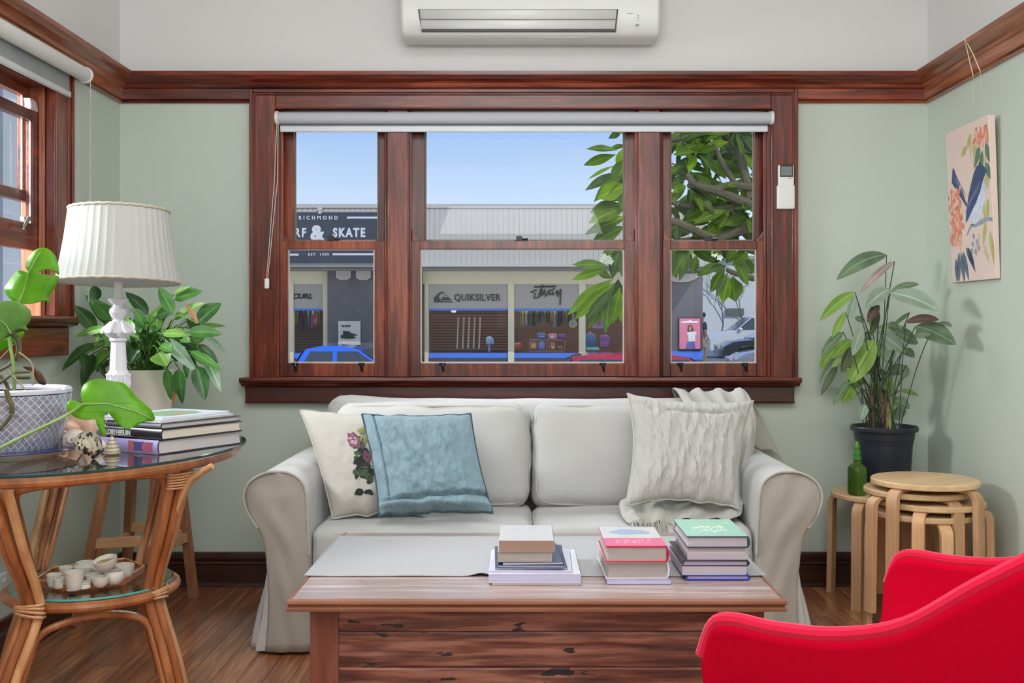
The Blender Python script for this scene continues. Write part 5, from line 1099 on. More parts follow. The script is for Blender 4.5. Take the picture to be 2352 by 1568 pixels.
ly = thing('peace_lily', 'bushy peace lily with drooping green leaves in the cream-white pot', 'plant', (PC.x, PC.y, PC.z+.222))
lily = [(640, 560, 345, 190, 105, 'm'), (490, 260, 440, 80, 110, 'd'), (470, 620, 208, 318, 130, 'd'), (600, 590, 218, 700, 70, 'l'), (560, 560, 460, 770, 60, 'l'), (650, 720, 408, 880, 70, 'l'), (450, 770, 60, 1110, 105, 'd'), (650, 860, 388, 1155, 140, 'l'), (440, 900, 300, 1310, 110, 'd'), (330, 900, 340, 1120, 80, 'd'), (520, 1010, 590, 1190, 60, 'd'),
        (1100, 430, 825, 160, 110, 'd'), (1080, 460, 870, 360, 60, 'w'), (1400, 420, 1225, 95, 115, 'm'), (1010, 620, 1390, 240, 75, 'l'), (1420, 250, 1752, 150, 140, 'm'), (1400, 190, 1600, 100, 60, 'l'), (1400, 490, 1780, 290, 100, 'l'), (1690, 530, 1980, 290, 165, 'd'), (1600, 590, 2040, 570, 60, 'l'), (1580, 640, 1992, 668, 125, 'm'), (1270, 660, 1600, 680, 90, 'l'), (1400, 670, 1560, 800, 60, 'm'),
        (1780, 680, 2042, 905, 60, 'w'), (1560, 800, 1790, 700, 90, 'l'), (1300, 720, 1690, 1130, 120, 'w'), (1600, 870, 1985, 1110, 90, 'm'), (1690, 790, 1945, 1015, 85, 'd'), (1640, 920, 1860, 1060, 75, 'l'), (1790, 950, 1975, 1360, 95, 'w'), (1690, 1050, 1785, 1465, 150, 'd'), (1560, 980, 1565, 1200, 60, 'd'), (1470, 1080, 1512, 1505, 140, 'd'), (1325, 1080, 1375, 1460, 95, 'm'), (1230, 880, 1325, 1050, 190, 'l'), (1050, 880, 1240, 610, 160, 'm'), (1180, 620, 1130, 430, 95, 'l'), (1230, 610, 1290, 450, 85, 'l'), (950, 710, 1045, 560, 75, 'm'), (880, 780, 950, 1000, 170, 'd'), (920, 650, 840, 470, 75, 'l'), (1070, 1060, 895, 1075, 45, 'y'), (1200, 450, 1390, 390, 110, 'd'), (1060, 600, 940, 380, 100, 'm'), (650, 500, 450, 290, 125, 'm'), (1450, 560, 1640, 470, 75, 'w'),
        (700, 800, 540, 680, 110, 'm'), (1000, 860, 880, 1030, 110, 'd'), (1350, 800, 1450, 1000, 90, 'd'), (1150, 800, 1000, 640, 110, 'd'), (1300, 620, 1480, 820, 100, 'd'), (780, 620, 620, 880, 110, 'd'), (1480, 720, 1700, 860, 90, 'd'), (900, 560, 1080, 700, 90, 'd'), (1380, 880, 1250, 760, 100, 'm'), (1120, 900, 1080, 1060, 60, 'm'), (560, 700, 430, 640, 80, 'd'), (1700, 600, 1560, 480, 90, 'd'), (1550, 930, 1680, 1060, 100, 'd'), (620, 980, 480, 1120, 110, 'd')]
rx = random.Random(44)
for k in range(26):
    a = rx.uniform(-2.9, .3); q = rx.uniform(.25, .95); cx_, cy_ = 1080+700*q*math.cos(a)*.9, 780+420*q*math.sin(a)*.8
    lily.insert(0, (cx_, cy_, cx_+rx.uniform(110, 200)*math.cos(a), cy_+rx.uniform(60, 170)*(math.sin(a)+.5), rx.uniform(80, 120), 'dmdl'[k % 4]))
rg = random.Random(5); st = MB()
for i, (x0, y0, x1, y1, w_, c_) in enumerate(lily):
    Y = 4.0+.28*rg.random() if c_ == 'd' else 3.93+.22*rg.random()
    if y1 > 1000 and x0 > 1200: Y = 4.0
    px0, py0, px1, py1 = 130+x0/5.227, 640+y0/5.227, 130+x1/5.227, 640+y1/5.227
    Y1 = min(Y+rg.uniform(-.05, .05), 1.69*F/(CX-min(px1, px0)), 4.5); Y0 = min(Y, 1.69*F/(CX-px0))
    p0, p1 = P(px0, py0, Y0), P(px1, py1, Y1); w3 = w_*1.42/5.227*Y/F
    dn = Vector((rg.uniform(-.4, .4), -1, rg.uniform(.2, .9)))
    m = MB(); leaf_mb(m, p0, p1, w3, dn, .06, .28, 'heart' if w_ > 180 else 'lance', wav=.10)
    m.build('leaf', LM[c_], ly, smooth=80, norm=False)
    b = PC+Vector((rg.uniform(-.05, .05), rg.uniform(-.05, .05), .222)); mid = b.lerp(p0, .6)+Vector((0, 0, .04+.03*rg.random()))
    if (p0-b).length > .03: st.tube(cr_([b, mid, p0], 5), .0028, 5)
st.build('stems', mat('lily_stem', (74, 120, 50), .5), ly, kind='stuff')
m = MB(); leaf_mb(m, P(455, 743, 3.98), P(425, 696, 3.96), .017, (0, -1, .3), .1, .6); m.build('spathe', mat('brown_spathe', (196, 142, 110), .6, .2, 20), ly, smooth=80, norm=False)
m = MB(); m.tube(cr_([P(375, 850, 4.1), P(400, 730, 4.0), P(455, 743, 3.98)], 6), .0025, 5); m.build('flower_stalk', M_phv, ly)
m = MB(); leaf_mb(m, P(408, 880, 4.04), P(396, 935, 4.03), .012, (0, -1, 0), 0, .5); m.build('leaf', mat('dead_leaf', (160, 96, 56), .8, .2), ly, norm=False)
# ---------------------------------------------------------------- stools, corner plant
def make_stool(name, label, loc, rz, group):
    o = lthing(name, label, 'stool', loc, rz, group)
    MB().lathe([(0, .419), (.186, .419), (.19, .423), (.19, .436), (.186, .44), (0, .44)], 56).build('seat', M_birch, o, base=(0, 0, 0), smooth=40)
    for k in range(4):
        a = math.pi/2*k; d = Vector((math.cos(a), math.sin(a), 0)); s_ = Vector((-d.y, d.x, 0)); out = []; inn = []
        for (r, z) in ((.09, .4185), (.172, .4185)): out.append((r, z)); inn.append((r, z-.013))
        for j in range(1, 8): t = math.pi/2*j/8; out.append((.172+.045*math.sin(t), .3735+.045*math.cos(t))); inn.append((.172+.021*math.sin(t)*1.0, .3735+.032*math.cos(t)))
        out += [(.217, .36), (.222, 0)]; inn += [(.1935, .355), (.200, 0)]
        pl_ = out+inn[::-1]; m = MB(); n = len(pl_)
        m.add([d*r+Vector((0, 0, z))+s_*w_ for w_ in (-.021, .021) for r, z in pl_], [tuple(range(n)), tuple(range(n, 2*n))]+[(i, (i+1) % n, (i+1) % n+n, i+n) for i in range(n)])
        m.build('leg', M_birchz, o, base=(0, 0, 0), smooth=30, bevel=.0015)
    return o
GS = 'round birch stools in the corner'
s0 = make_stool('round_stool', 'birch stool standing alone, carrying the black pot and green bottle', (1.455, 4.33, 0), math.radians(48), GS)
def more(label, loc, rz): c = copy_tree(s0); c.location = loc; c.rotation_euler = (0, 0, rz); c['label'] = label; BASE[c.name] = Vector(); return c
more('topmost stool of the stacked birch stools, its pale seat fully visible', (1.478, 3.905, .117), math.radians(38))
more('second stool from the top of the birch stack', (1.462, 3.935, .079), math.radians(20))
more('third stool from the top of the birch stack, seat edge poking out right', (1.502, 3.915, .040), math.radians(58))
more('bottom stool of the birch stack, seat lowest and legs on the floor', (1.485, 3.92, 0), math.radians(-1))
bp = (1.492, 4.385, .4405)
bk = thing('black_pot', 'black plastic nursery pot on the lone birch stool', 'plant pot', bp)
M_bp = mat('black_plastic', (38, 42, 54), .35, .08)
MB().lathe([(0, .001), (.096, .001), (.100, .006), (.1085, .135), (.113, .208), (.118, .212), (.1205, .236), (.122, .242), (.131, .243), (.134, .247), (.135, .258), (.131, .264), (.127, .262), (.122, .25), (.113, .19)], 64, bp).build('body', M_bp, bk)
MB().lathe([(0, .225), (.118, .225)], 32, bp).build('potting_soil', bpy.data.materials['soil'], bk)
bt = lthing('spray_bottle', 'ribbed green glass mister bottle beside the black pot', 'bottle', (1.343, 4.262, .4405))
m, t, bs, out = newmat('green_glass'); bs.inputs['Base Color'].default_value = (.16, .30, .05, 1); bs.inputs['Roughness'].default_value = .08; bs.inputs['Transmission Weight'].default_value = .75; bs.inputs['IOR'].default_value = 1.3
MB().lathe([(0, .001), (.030, .001), (.036, .006), (.0375, .014), (.0375, .104), (.035, .112), (.024, .120), (.015, .126), (.0135, .133), (.0135, .140), (0, .141)], 64, mod=lambda a, z, r: 1+.02*math.cos(26*a)*(1 if .01 < z < .11 else 0)).build('body', m, bt, base=(0, 0, 0), smooth=50)
MB().lathe([(0, .140), (.016, .140), (.016, .152), (.0125, .153), (.0125, .160), (.0145, .161), (.0145, .172), (.011, .174), (.0105, .186), (.012, .188), (.0105, .20), (.0065, .212), (0, .214)], 28).build('sprayer', mat('green_plastic', (84, 158, 60), .3, .1, trans=.3), bt, base=(0, 0, 0), smooth=40)
CM = {'d': leafmat('calathea_dark', (62, 72, 46), (90, 100, 66), .15, .45), 'm': leafmat('calathea_mid', (88, 112, 84), (124, 148, 114), .25, .45), 'l': leafmat('calathea_light', (118, 156, 62), (152, 188, 92), .4, .45), 'w': leafmat('calathea_pale', (140, 164, 144), (178, 196, 176), .3, .45), 'p': leafmat('calathea_pink', (150, 140, 130), (186, 166, 166), .3, .45), 'b': leafmat('calathea_brown', (62, 44, 38), (90, 66, 56), .1, .6)}
cp = thing('calathea_plant', 'tall long-stemmed plant with oval greyish green leaves in the black pot', 'plant', (bp[0], bp[1], bp[2]+.225))
cal = [(700, 90, 288, 296, 120, 'm', .2), (765, 142, 483, 402, 62, 'p', .1), (440, 395, 152, 632, 90, 'l', .15), (450, 420, 390, 620, 70, 'w', 0), (365, 555, 255, 765, 62, 'l', 0), (345, 720, 163, 918, 75, 'm', .1), (340, 800, 156, 1020, 100, 'l', .1), (415, 785, 252, 938, 85, 'l', .1), (340, 890, 152, 1138, 80, 'm', .05), (300, 980, 162, 1242, 60, 'd', 0), (410, 840, 330, 1055, 75, 'd', 0), (500, 685, 418, 915, 90, 'w', .05), (600, 780, 388, 1150, 190, 'l', 0),
       (725, 368, 522, 528, 115, 'w', .12), (735, 388, 968, 328, 60, 'm', .12), (725, 400, 1145, 558, 150, 'w', .12), (630, 500, 545, 645, 70, 'b', .1), (640, 500, 560, 675, 55, 'l', 0), (585, 715, 900, 722, 95, 'w', .12), (780, 735, 958, 812, 130, 'm', .1), (670, 745, 852, 892, 125, 'w', .05), (890, 560, 748, 672, 34, 'm', 0), (855, 640, 1132, 622, 72, 'b', .1), (938, 672, 1268, 825, 150, 'm', .1), (1090, 655, 1238, 682, 60, 'm', .1), (925, 745, 1065, 742, 70, 'm', .05), (880, 1040, 688, 1060, 100, 'm', .2), (860, 990, 835, 1095, 90, 'w', .1), (742, 1100, 585, 1290, 150, 'l', .05), (700, 1220, 600, 1335, 90, 'w', 0), (748, 1270, 892, 1345, 105, 'm', .05), (815, 1320, 785, 1445, 105, 'w', 0), (808, 1200, 962, 1242, 42, 'l', .1), (430, 1140, 335, 1302, 110, 'l', 0), (385, 1110, 262, 1322, 60, 'm', 0), (550, 1190, 412, 1242, 18, 'm', 0), (525, 1310, 490, 1442, 70, 'w', 0), (510, 1110, 405, 1170, 75, 'm', 0), (560, 720, 470, 860, 95, 'm', .05), (620, 800, 700, 960, 85, 'm', .05), (540, 840, 640, 1000, 70, 'd', 0), (760, 860, 690, 980, 80, 'w', 0), (640, 560, 560, 760, 60, 'd', .05), (600, 940, 500, 1080, 90, 'm', .05), (470, 930, 400, 1090, 80, 'm', 0), (830, 860, 930, 930, 70, 'm', .1), (520, 640, 440, 600, 60, 'm', .1), (800, 690, 700, 660, 70, 'm', .1), (640, 1130, 720, 1200, 80, 'm', 0), (480, 1060, 430, 1180, 80, 'l', 0), (350, 940, 250, 1010, 60, 'l', .1), (700, 1090, 620, 1030, 60, 'd', .1)]
rg = random.Random(11); sb = Vector((bp[0], bp[1], bp[2]+.225))
def wallclip(p): return Vector((min(p.x, 1.725), min(p.y, 4.555), p.z))
for i, (x0, y0, x1, y1, w_, c_, sg) in enumerate(cal):
    if not w_: continue
    Y = 4.28+.2*rg.random(); px0, py0, px1, py1 = 1840+x0/3.564, 560+y0/3.564, 1840+x1/3.564, 560+y1/3.564
    p0, p1 = wallclip(P(px0, py0, Y)), wallclip(P(px1, py1, Y+rg.uniform(-.08, .05))); w3 = w_*1.05/3.564*Y/F
    if px1 > 2130: p0, p1 = P(px0, py0, 4.15), P(px1, py1, 4.0)
    m = MB(); leaf_mb(m, p0, p1, w3, (rg.uniform(-.5, .3), -1, rg.uniform(.1, .8)), sg, .2, 'oval', n=10)
    lf = m.build('leaf', CM[c_], cp, smooth=80, norm=False)
    b = sb+Vector((rg.uniform(-.085, .06), rg.uniform(-.05, .05), -.02)); mid = b.lerp(p0, .55)+Vector((0, 0, .03))+Vector(((sb.x-mid.x)*.0, 0, 0)) if False else b.lerp(p0, .55)+Vector((0, 0, .04))
    if (p0-b).length > .05: MB().tube(cr_([b, mid, p0], 6), .0019, 5).build('stem', mat('cal_stem', (60, 72, 56), .6) if 'cal_stem' not in bpy.data.materials else bpy.data.materials['cal_stem'], cp)
M_dry = mat('dry_sheath', (142, 104, 84), .85, .3, 30, bump=.3)
for k in range(16):
    x = 1995+rg.uniform(0, 62); m = MB(); a_ = P(x+4, 992, 4.38+rg.uniform(-.05, .05)); b_ = P(1985+(x-1995)*1.3+rg.uniform(-8, 8), 992-rg.uniform(50, 140), 4.38)
    leaf_mb(m, a_, b_, .012, (rg.uniform(-1, 1), -1, 0), 0, .5, n=5); m.build('dry_sheath', M_dry if k % 3 else M_phv, cp, norm=False)
# ---------------------------------------------------------------- red armchair
M_redf = fabric('red_wool', (188, 0, 38), .2, .0, rough=1, sheen=.0, var=.06); M_redp = fabric('red_piping', (206, 16, 58), .2, sheen=.3)
al = math.radians(45.7); rc = lthing('red_armchair', 'crimson red upholstered shell armchair in the right foreground', 'armchair', (.673, 1.542, 0), al)
rim = [(0, -.30, .90), (.11, -.295, .897), (.20, -.255, .885), (.255, -.185, .86), (.28, -.10, .805), (.288, -.01, .74), (.290, .08, .71), (.292, .17, .70), (.294, .235, .70), (.295, .268, .688), (.296, .288, .64)]
pan = [(0, -.20, .47), (.06, -.20, .465), (.12, -.185, .46), (.17, -.15, .455), (.195, -.09, .45), (.205, -.02, .445), (.21, .06, .445), (.212, .14, .45), (.214, .20, .455), (.215, .25, .452), (.215, .28, .44)]
RR = cr_(rim, 5); PP_ = cr_(pan, 5); nR = len(RR)
def fs_(u, v):
    k = int(round(abs(2*u-1)*(nR-1))); sg = -1 if u < .5 else 1; r = RR[k]; p = PP_[k]; c0 = Vector((0, p.y*.75+.03, p.z-.012)); c0.y = p.y
    if v <= .6:
        t = v/.6; q = r.lerp(p, t); out = Vector((r.x-p.x, r.y-p.y, 0)); q += out*.55*(math.sin(math.pi*t**1.0)*.42); q.z = r.z+(p.z-r.z)*(t**1.15)
    else:
        t = (v-.6)/.4; q = p.lerp(c0, t); q.z = p.z-.02*math.sin(math.pi/2*t)
    return Vector((q.x*sg, q.y, q.z))
MB().grid(fs_, 2*nR-1, 26).build('shell', M_redf, rc, base=(0, 0, 0), smooth=80, solid=.024)
MB().tube([Vector((p.x*s, p.y, p.z+.006)) for s, seq in ((-1, RR[::-1]), (1, RR[1:])) for p in seq], .0105, 10).build('rim_piping', M_redp, rc, base=(0, 0, 0))
for sx_ in (-1, 1):
    for sy_ in (-1, 1): MB().tube([(sx_*.13, .04+sy_*.1, .42), (sx_*.24, .04+sy_*.22, 0)], [.016, .011], 12).build('leg', M_birchz, rc, base=(0, 0, 0))
MB().box(-.15, .15, -.08, .16, .405, .425).build('base_plate', M_black, rc, base=(0, 0, 0))
# ---------------------------------------------------------------- street outside
GZ = -.7
struct(MB().add([(-60, 4.9, GZ), (60, 4.9, GZ), (60, 27, GZ), (60, 36, -.25), (60, 120, -.25), (-60, 120, -.25), (-60, 36, -.25), (-60, 27, GZ)], [(0, 1, 2, 7), (7, 2, 3, 6), (6, 3, 4, 5)]).build('ground', mat('asphalt', (128, 128, 126), .9, .1, 3, bump=.3, bsc=60), smooth=0))
struct(MB().box(-60, 60, 21.5, 24, GZ, GZ+.12).build('footpath', mat('concrete', (176, 172, 164), .9, .05, 2)))
nb = thing('neighbour_wall', 'white weatherboard side wall seen through the narrow left window', 'wall', (-3.4, 6, GZ))
for k in range(22): MB().obox((-3.5, 6, GZ+.1+k*.17), (.012, 4.2, .092), Matrix.Rotation(math.radians(5), 3, 'Y')).build('weatherboard', M_white, nb)
MB().box(-3.47, -3.45, 6.9, 7.1, GZ, 3).build('corner_board', mat('grey_board', (150, 152, 160), .7), nb)
shop = thing('shop_building', 'single-storey surf shop with white corrugated fascia across the street', 'building', (0, 24, GZ))
YF, YS = 22.0, 24.0
def bx(name, px0, px1, py0, py1, Y, mt, dep=.1, parent=shop, **k):
    return MB().box(PX(px0, Y), PX(px1, Y), Y, Y+dep, PZ(py1, Y), PZ(py0, Y)).build(name, mt, parent, smooth=0, **k)
M_corr = mat('corrugated_white', (206, 199, 186), .5, .02)
m = MB(); x = PX(380, YF); xe = PX(1640, YF); pts = []
while x < xe: pts += [(x, 0), (x+.085, 0), (x+.092, .012), (x+.102, .012), (x+.109, 0)]; x += .109
n = len(pts); zt, zb = PZ(476, YF), PZ(606, YF)
m.add([(a, YF+b, z) for z in (zb, zt) for a, b in pts], [(i, i+1, i+1+n, i+n) for i in range(n-1)]); m.build('corrugated_fascia', M_corr, shop, smooth=0)
bx('ridge_cap', 380, 1640, 468, 477, YF-.03, M_corr, .14); bx('fascia_trim', 380, 1640, 604, 612, YF-.03, M_corr, .1)
M_sof = mat('soffit', (170, 166, 160), .8); M_cream = mat('cream_frame', (210, 204, 178), .7, .03); M_dbr = mat('dark_painted_brick', (92, 92, 98), .85, .1, 5)
zf = PZ(612, YF)
MB().box(PX(380, YF), PX(1640, YF), YF+.02, YS+.3, zf, zf+.06).build('awning_soffit', M_sof, shop)
MB().box(PX(330, YS), PX(1560, YS), YS+4.0, YS+4.2, GZ, 2.6).build('rear_wall', mat('shop_back', (92, 60, 48), .8), shop)
MB().box(PX(330, YS), PX(1560, YS), YS+.1, YS+4.2, GZ, GZ+.15).build('shop_floor', mat('shop_floor', (90, 80, 72), .7), shop)
MB().box(PX(330, YS), PX(1600, YS), YS+.2, YS+4.2, 2.45, 2.6).build('shop_ceiling', M_white, shop)
# main box above/behind fascia
MB().box(PX(380, YF), PX(1640, YF), YF+.05, YF+.1, zf, zt).build('fascia_backing', M_corr, shop)
YE = YS-.02
for a, b in ((560, 752), (968, 1345), (1345, 1560)): bx('frieze', a, b, 622, 652, YS, M_cream, .1)
for a, b in ((664, 674), (742, 752), (975, 984), (1167, 1181), (1330, 1345)): bx('shopfront_mullion', a, b, 640, 918, YE, M_cream, .12)
M_sign = mat('sign_panel', (160, 158, 156), .7, .02); M_blue = mat('shop_blue', (70, 120, 225), .5, .02); M_ink = mat('dark_ink', (46, 46, 48), .6)
for a, b in ((560, 742), (984, 1167), (1181, 1330), (1345, 1545)):
    bx('sign_panel', a, b, 651, 708, YS+.02, M_sign, .03); bx('blue_band', a, b, 708, 713, YS+.02, M_blue, .03); bx('blue_band', a, b, 810, 822, YS+.02, M_blue, .04); bx('stall_riser', a, b, 822, 918, YS+.02, mat('riser', (70, 72, 80), .6), .08)
    bx('shop_glass', a, b, 713, 810, YS+.035, M_glass, .004)
px_ = PX(750, YS-.25)
MB().box(PX(752, 23.75), PX(968, 23.75), 23.75, 24.2, GZ, zf).build('brick_pier', M_dbr, shop)
MB().box(PX(1535, 23.75), PX(1614, 23.75), 23.75, 24.9, GZ, zf).build('brick_pier', M_dbr, shop)
bx('blue_band', 1535, 1614, 806, 826, 23.74, M_blue, .02); bx('blue_band', 940, 968, 810, 918, 23.74, M_blue, .02)
for a, b in ((772, 806), (818, 852)): MB().prism([(PX(a, 23.73), PZ(622, 23.73)), (PX(b, 23.73), PZ(622, 23.73)), (PX(b, 23.73), PZ(638, 23.73)), (PX((a+b)/2+8, 23.73), PZ(643, 23.73)), (PX((a+b)/2-8, 23.73), PZ(643, 23.73)), (PX(a, 23.73), PZ(638, 23.73))], 'y', 23.70, 23.75).build('light_bracket', mat('pale_grey', (160, 158, 154), .7), shop)
MB().prism([(PX(1552, 23.7)+.45*math.cos(a)*.9+.12, PZ(628, 23.7)+.2*math.sin(a)) for a in [math.pi+math.pi*k/8 for k in range(9)]], 'y', 23.68, 23.75).build('light_bracket', bpy.data.materials['pale_grey'], shop)
light('shop_ceiling_light', 'AREA', (PX(1180, 25.5), 25.6, 2.4), 150, (1, .97, .92), (9, 1.2), (PX(1180, 25.5), 25.6, 0))  # added fill that brightens the shop interior, not a known fitting
light('awning_fill', 'AREA', (PX(1150, 23), 22.9, 2.30), 110, (1, .98, .95), (14, .8), (PX(1150, 23), 24.4, 0))  # added fill for the shopfront under the awning; no downlights known there
# name board
sg = thing('name_board', 'dark charcoal board lettered RICHMOND SURF & SKATE on the shop fascia', 'sign', (PX(740, YF-.2), YF-.2, PZ(545, YF-.2)))
YB2 = YF-.12
MB().box(PX(560, YB2), PX(930, YB2), YB2, YB2+.06, PZ(601, YB2), PZ(487, YB2)).build('board', mat('charcoal', (72, 76, 86), .6, .05), sg)
s_ = F/YB2; M_let = mat('white_letters', (232, 232, 230), .5, .01)
def tx(s, px, py, h, bold=0, spacing=1, parent=sg, Y=YB2, mt=M_let, name='lettering', shear=0, sx=1, al='LEFT'):
    k = F/Y; return text_mb(s, h/k/.72, (PX(px, Y), Y-.006, PZ(py, Y)), (1, 0, 0), (0, 0, 1), .012, bold, spacing, shear, al, sx).build(name, mt, parent, smooth=0)
tx('RICHMOND', 686, 504, 8.5, .003, 1.75, sx=.95)
tx('SURF', 703, 543.5, 20, .010, 1.35, sx=.78, al='RIGHT'); tx('SKATE', 765, 543.5, 20, .012, 1.30, sx=.76); tx('&', 714, 550, 33, .022, 1)
tx('EST  1989', 708, 587, 6, .002, 1.4)
for a, b, y in ((797, 900, 500), (610, 676, 500), (764, 900, 584), (600, 686, 585)): MB().box(PX(a, YB2), PX(b, YB2), YB2-.01, YB2, PZ(y+2, YB2), PZ(y-2.5, YB2)).build('rule_line', M_let, sg)
m = MB(); m.prism([(PX(735, YB2)+x_/s_*1.0, PZ(491, YB2)+z_/s_) for x_, z_ in ((-5, 0), (4, 0), (3, 4), (2, 7), (6, 11), (5, 16), (0, 18), (-5, 16), (-6, 12), (-2, 8), (-3, 4))], 'y', YB2-.03, YB2+.03); m.build('emblem', mat('emblem_grey', (208, 210, 208), .5), sg)
# window lettering
Yt = YS+.012
def win_sign(name, label, px): return thing(name, label, 'sign', (PX(px, Yt), Yt, PZ(680, Yt)))
q = win_sign('window_sign', 'grey lettering reading QUIKSILVER with wave and mountain logo on shop window', 1072)
tx('QUIKSILVER', 1043, 690, 15.5, .004, 1.06, q, Yt, M_ink, sx=.88); k_ = F/Yt
def lg(pts): return [(PX(960+x/7.84, Yt), PZ(640+y/7.84, Yt)) for x, y in pts]
MB().prism(lg([(290, 420), (290, 340), (330, 300), (370, 255), (410, 236), (455, 234), (482, 256), (440, 258), (400, 280), (378, 315), (382, 350), (400, 380), (440, 400), (600, 402), (645, 420)]), 'y', Yt-.012, Yt).build('logo_wave', M_ink, q, smooth=0)
MB().prism(lg([(412, 372), (497, 278), (606, 382), (420, 382)]), 'y', Yt-.012, Yt).build('logo_mountain', M_ink, q, smooth=0)
MB().prism(lg([(470, 318), (497, 292), (530, 322), (515, 345), (500, 325), (488, 342), (478, 330)]), 'y', Yt-.014, Yt-.012).build('logo_snow', M_sign, q, smooth=0)
q = win_sign('window_sign', 'black hand-scrawled brand signature on grey shop window panel', 1254)
def scr(pts): return [P(1170+x/7.84, 640+y/7.84, Yt-.01) for x, y in pts]
m = MB()
for st_ in ([(490, 200), (380, 242), (470, 262), (440, 350), (520, 335), (600, 260)], [(450, 148), (840, 135)], [(600, 105), (530, 285), (555, 300)], [(590, 190), (560, 285), (640, 200), (600, 300), (630, 180), (655, 325), (690, 240)], [(740, 195), (690, 235), (730, 250), (710, 290), (750, 270)], [(810, 170), (760, 215), (790, 245), (760, 290), (800, 280)], [(850, 215), (830, 280), (870, 210), (865, 325), (925, 185), (912, 470)]):
    m.tube(scr(st_), .019, 5)
m.build('signature', M_ink, q)
q = win_sign('window_sign', 'grey shop window panel lettering ending in CURL, left of the dark pier', 700)
tx('RIP CURL', 640, 685, 11, .006, 1.0, q, Yt, M_ink, shear=.3, sx=1.2)
# posters
q = thing('shoe_poster', 'white poster with a dark sneaker on the charcoal pier', 'poster', P(803, 765, 23.74))
MB().box(PX(777, 23.72), PX(828, 23.72), 23.71, 23.735, PZ(792, 23.72), PZ(737, 23.72)).build('sheet', mat('poster_white', (186, 184, 178), .6), q)
def ps_(pts, Y=23.70): return [(PX(660+x/5.81, Y), PZ(570+y/5.81, Y)) for x, y in pts]
MB().prism(ps_([(712, 1160), (745, 1150), (740, 1105), (790, 1100), (830, 1150), (905, 1185), (910, 1200), (800, 1208), (712, 1195)]), 'y', 23.70, 23.71).build('printed_shoe', M_ink, q, smooth=0)
MB().prism(ps_([(800, 1120), (820, 1102), (850, 1130), (925, 1150), (925, 1165), (860, 1165)]), 'y', 23.70, 23.71).build('printed_shoe', M_ink, q, smooth=0)
tx('"OH, YES YES"', 784, 750, 4, .002, 1, q, 23.71, M_ink, sx=.62)
q = thing('pink_poster', 'framed pink poster of a long-haired woman in a white top on the right pier', 'poster', P(1584, 765, 23.74))
MB().box(PX(1559, 23.72), PX(1610, 23.72), 23.70, 23.745, PZ(804, 23.72), PZ(729, 23.72)).build('frame', M_black, q); MB().box(PX(1560.5, 23.7), PX(1608.5, 23.7), 23.69, 23.70, PZ(801, 23.7), PZ(731, 23.7)).build('sheet', mat('poster_pink', (206, 120, 150), .5), q)
def pk(pts, Y=23.68): return [(PX(1530+x/7.84, Y), PZ(640+y/7.84, Y)) for x, y in pts]
MB().prism(pk([(355, 1255), (385, 1135), (510, 1135), (525, 1255)]), 'y', 23.683, 23.69).build('printed_jeans', mat('denim', (84, 92, 160), .6), q, smooth=0)
MB().prism(pk([(375, 975), (420, 950), (500, 948), (552, 965), (545, 1000), (525, 1010), (525, 1125), (400, 1130), (400, 1010), (385, 1015)]), 'y', 23.682, 23.69).build('printed_top', mat('pwhite', (206, 214, 222), .6), q, smooth=0)
MB().prism(pk([(395, 955), (385, 900), (400, 840), (430, 822), (465, 840), (500, 940), (480, 950), (450, 955)]), 'y', 23.681, 23.69).build('printed_hair', mat('hair_print', (84, 50, 50), .6), q, smooth=0)
MB().prism(pk([(412, 860), (440, 850), (455, 880), (450, 930), (430, 945), (412, 910)]), 'y', 23.679, 23.69).build('printed_face', mat('face_print', (190, 130, 110), .6), q, smooth=0)
MB().prism(pk([(262, 795), (290, 770), (400, 760), (430, 745), (480, 765), (580, 765), (570, 795), (430, 790)]), 'y', 23.681, 23.69).build('printed_script', M_let, q, smooth=0)
# shop display: slat wall and goods
M_slat = mat('slat_brown', (146, 92, 70), .7, .1); sw = thing('slat_display', 'brown slatted display wall inside the shop behind the middle window', 'display stand', P(1075, 800, 25.4))
for k in range(13): MB().box(PX(990, 25.4), PX(1190, 25.4), 25.4, 25.43, PZ(803-k*6.4, 25.4), PZ(799.5-k*6.4, 25.4)).build('slat', M_slat, sw)
for k in range(5): MB().tube([P(1050+k*12.5, 800, 25.0), P(1053+k*12.5, 728, 25.0)], .018, 6).build('hanging_rail', M_bead, sw)
MB().box(PX(990, 25.5), PX(1190, 25.5), 25.5, 25.55, GZ, 1.5).build('backing', mat('slat_back', (70, 52, 48), .8), sw)
sw2 = thing('slat_display', 'brown slatted display wall inside the right shop window behind backpacks', 'display stand', P(1400, 800, 25.4))
for k in range(10): MB().box(PX(1345, 25.4), PX(1440, 25.4), 25.4, 25.43, PZ(803-k*6.4, 25.4), PZ(799.5-k*6.4, 25.4)).build('slat', M_slat, sw2)
sw3 = thing('slat_display', 'dim slatted display inside the shop window left of the dark pier', 'display stand', P(700, 800, 25.4))
for k in range(12): MB().box(PX(600, 25.4), PX(752, 25.4), 25.4, 25.43, PZ(803-k*6.4, 25.4), PZ(799.5-k*6.4, 25.4)).build('slat', mat('slat_grey', (110, 92, 84), .7), sw3)
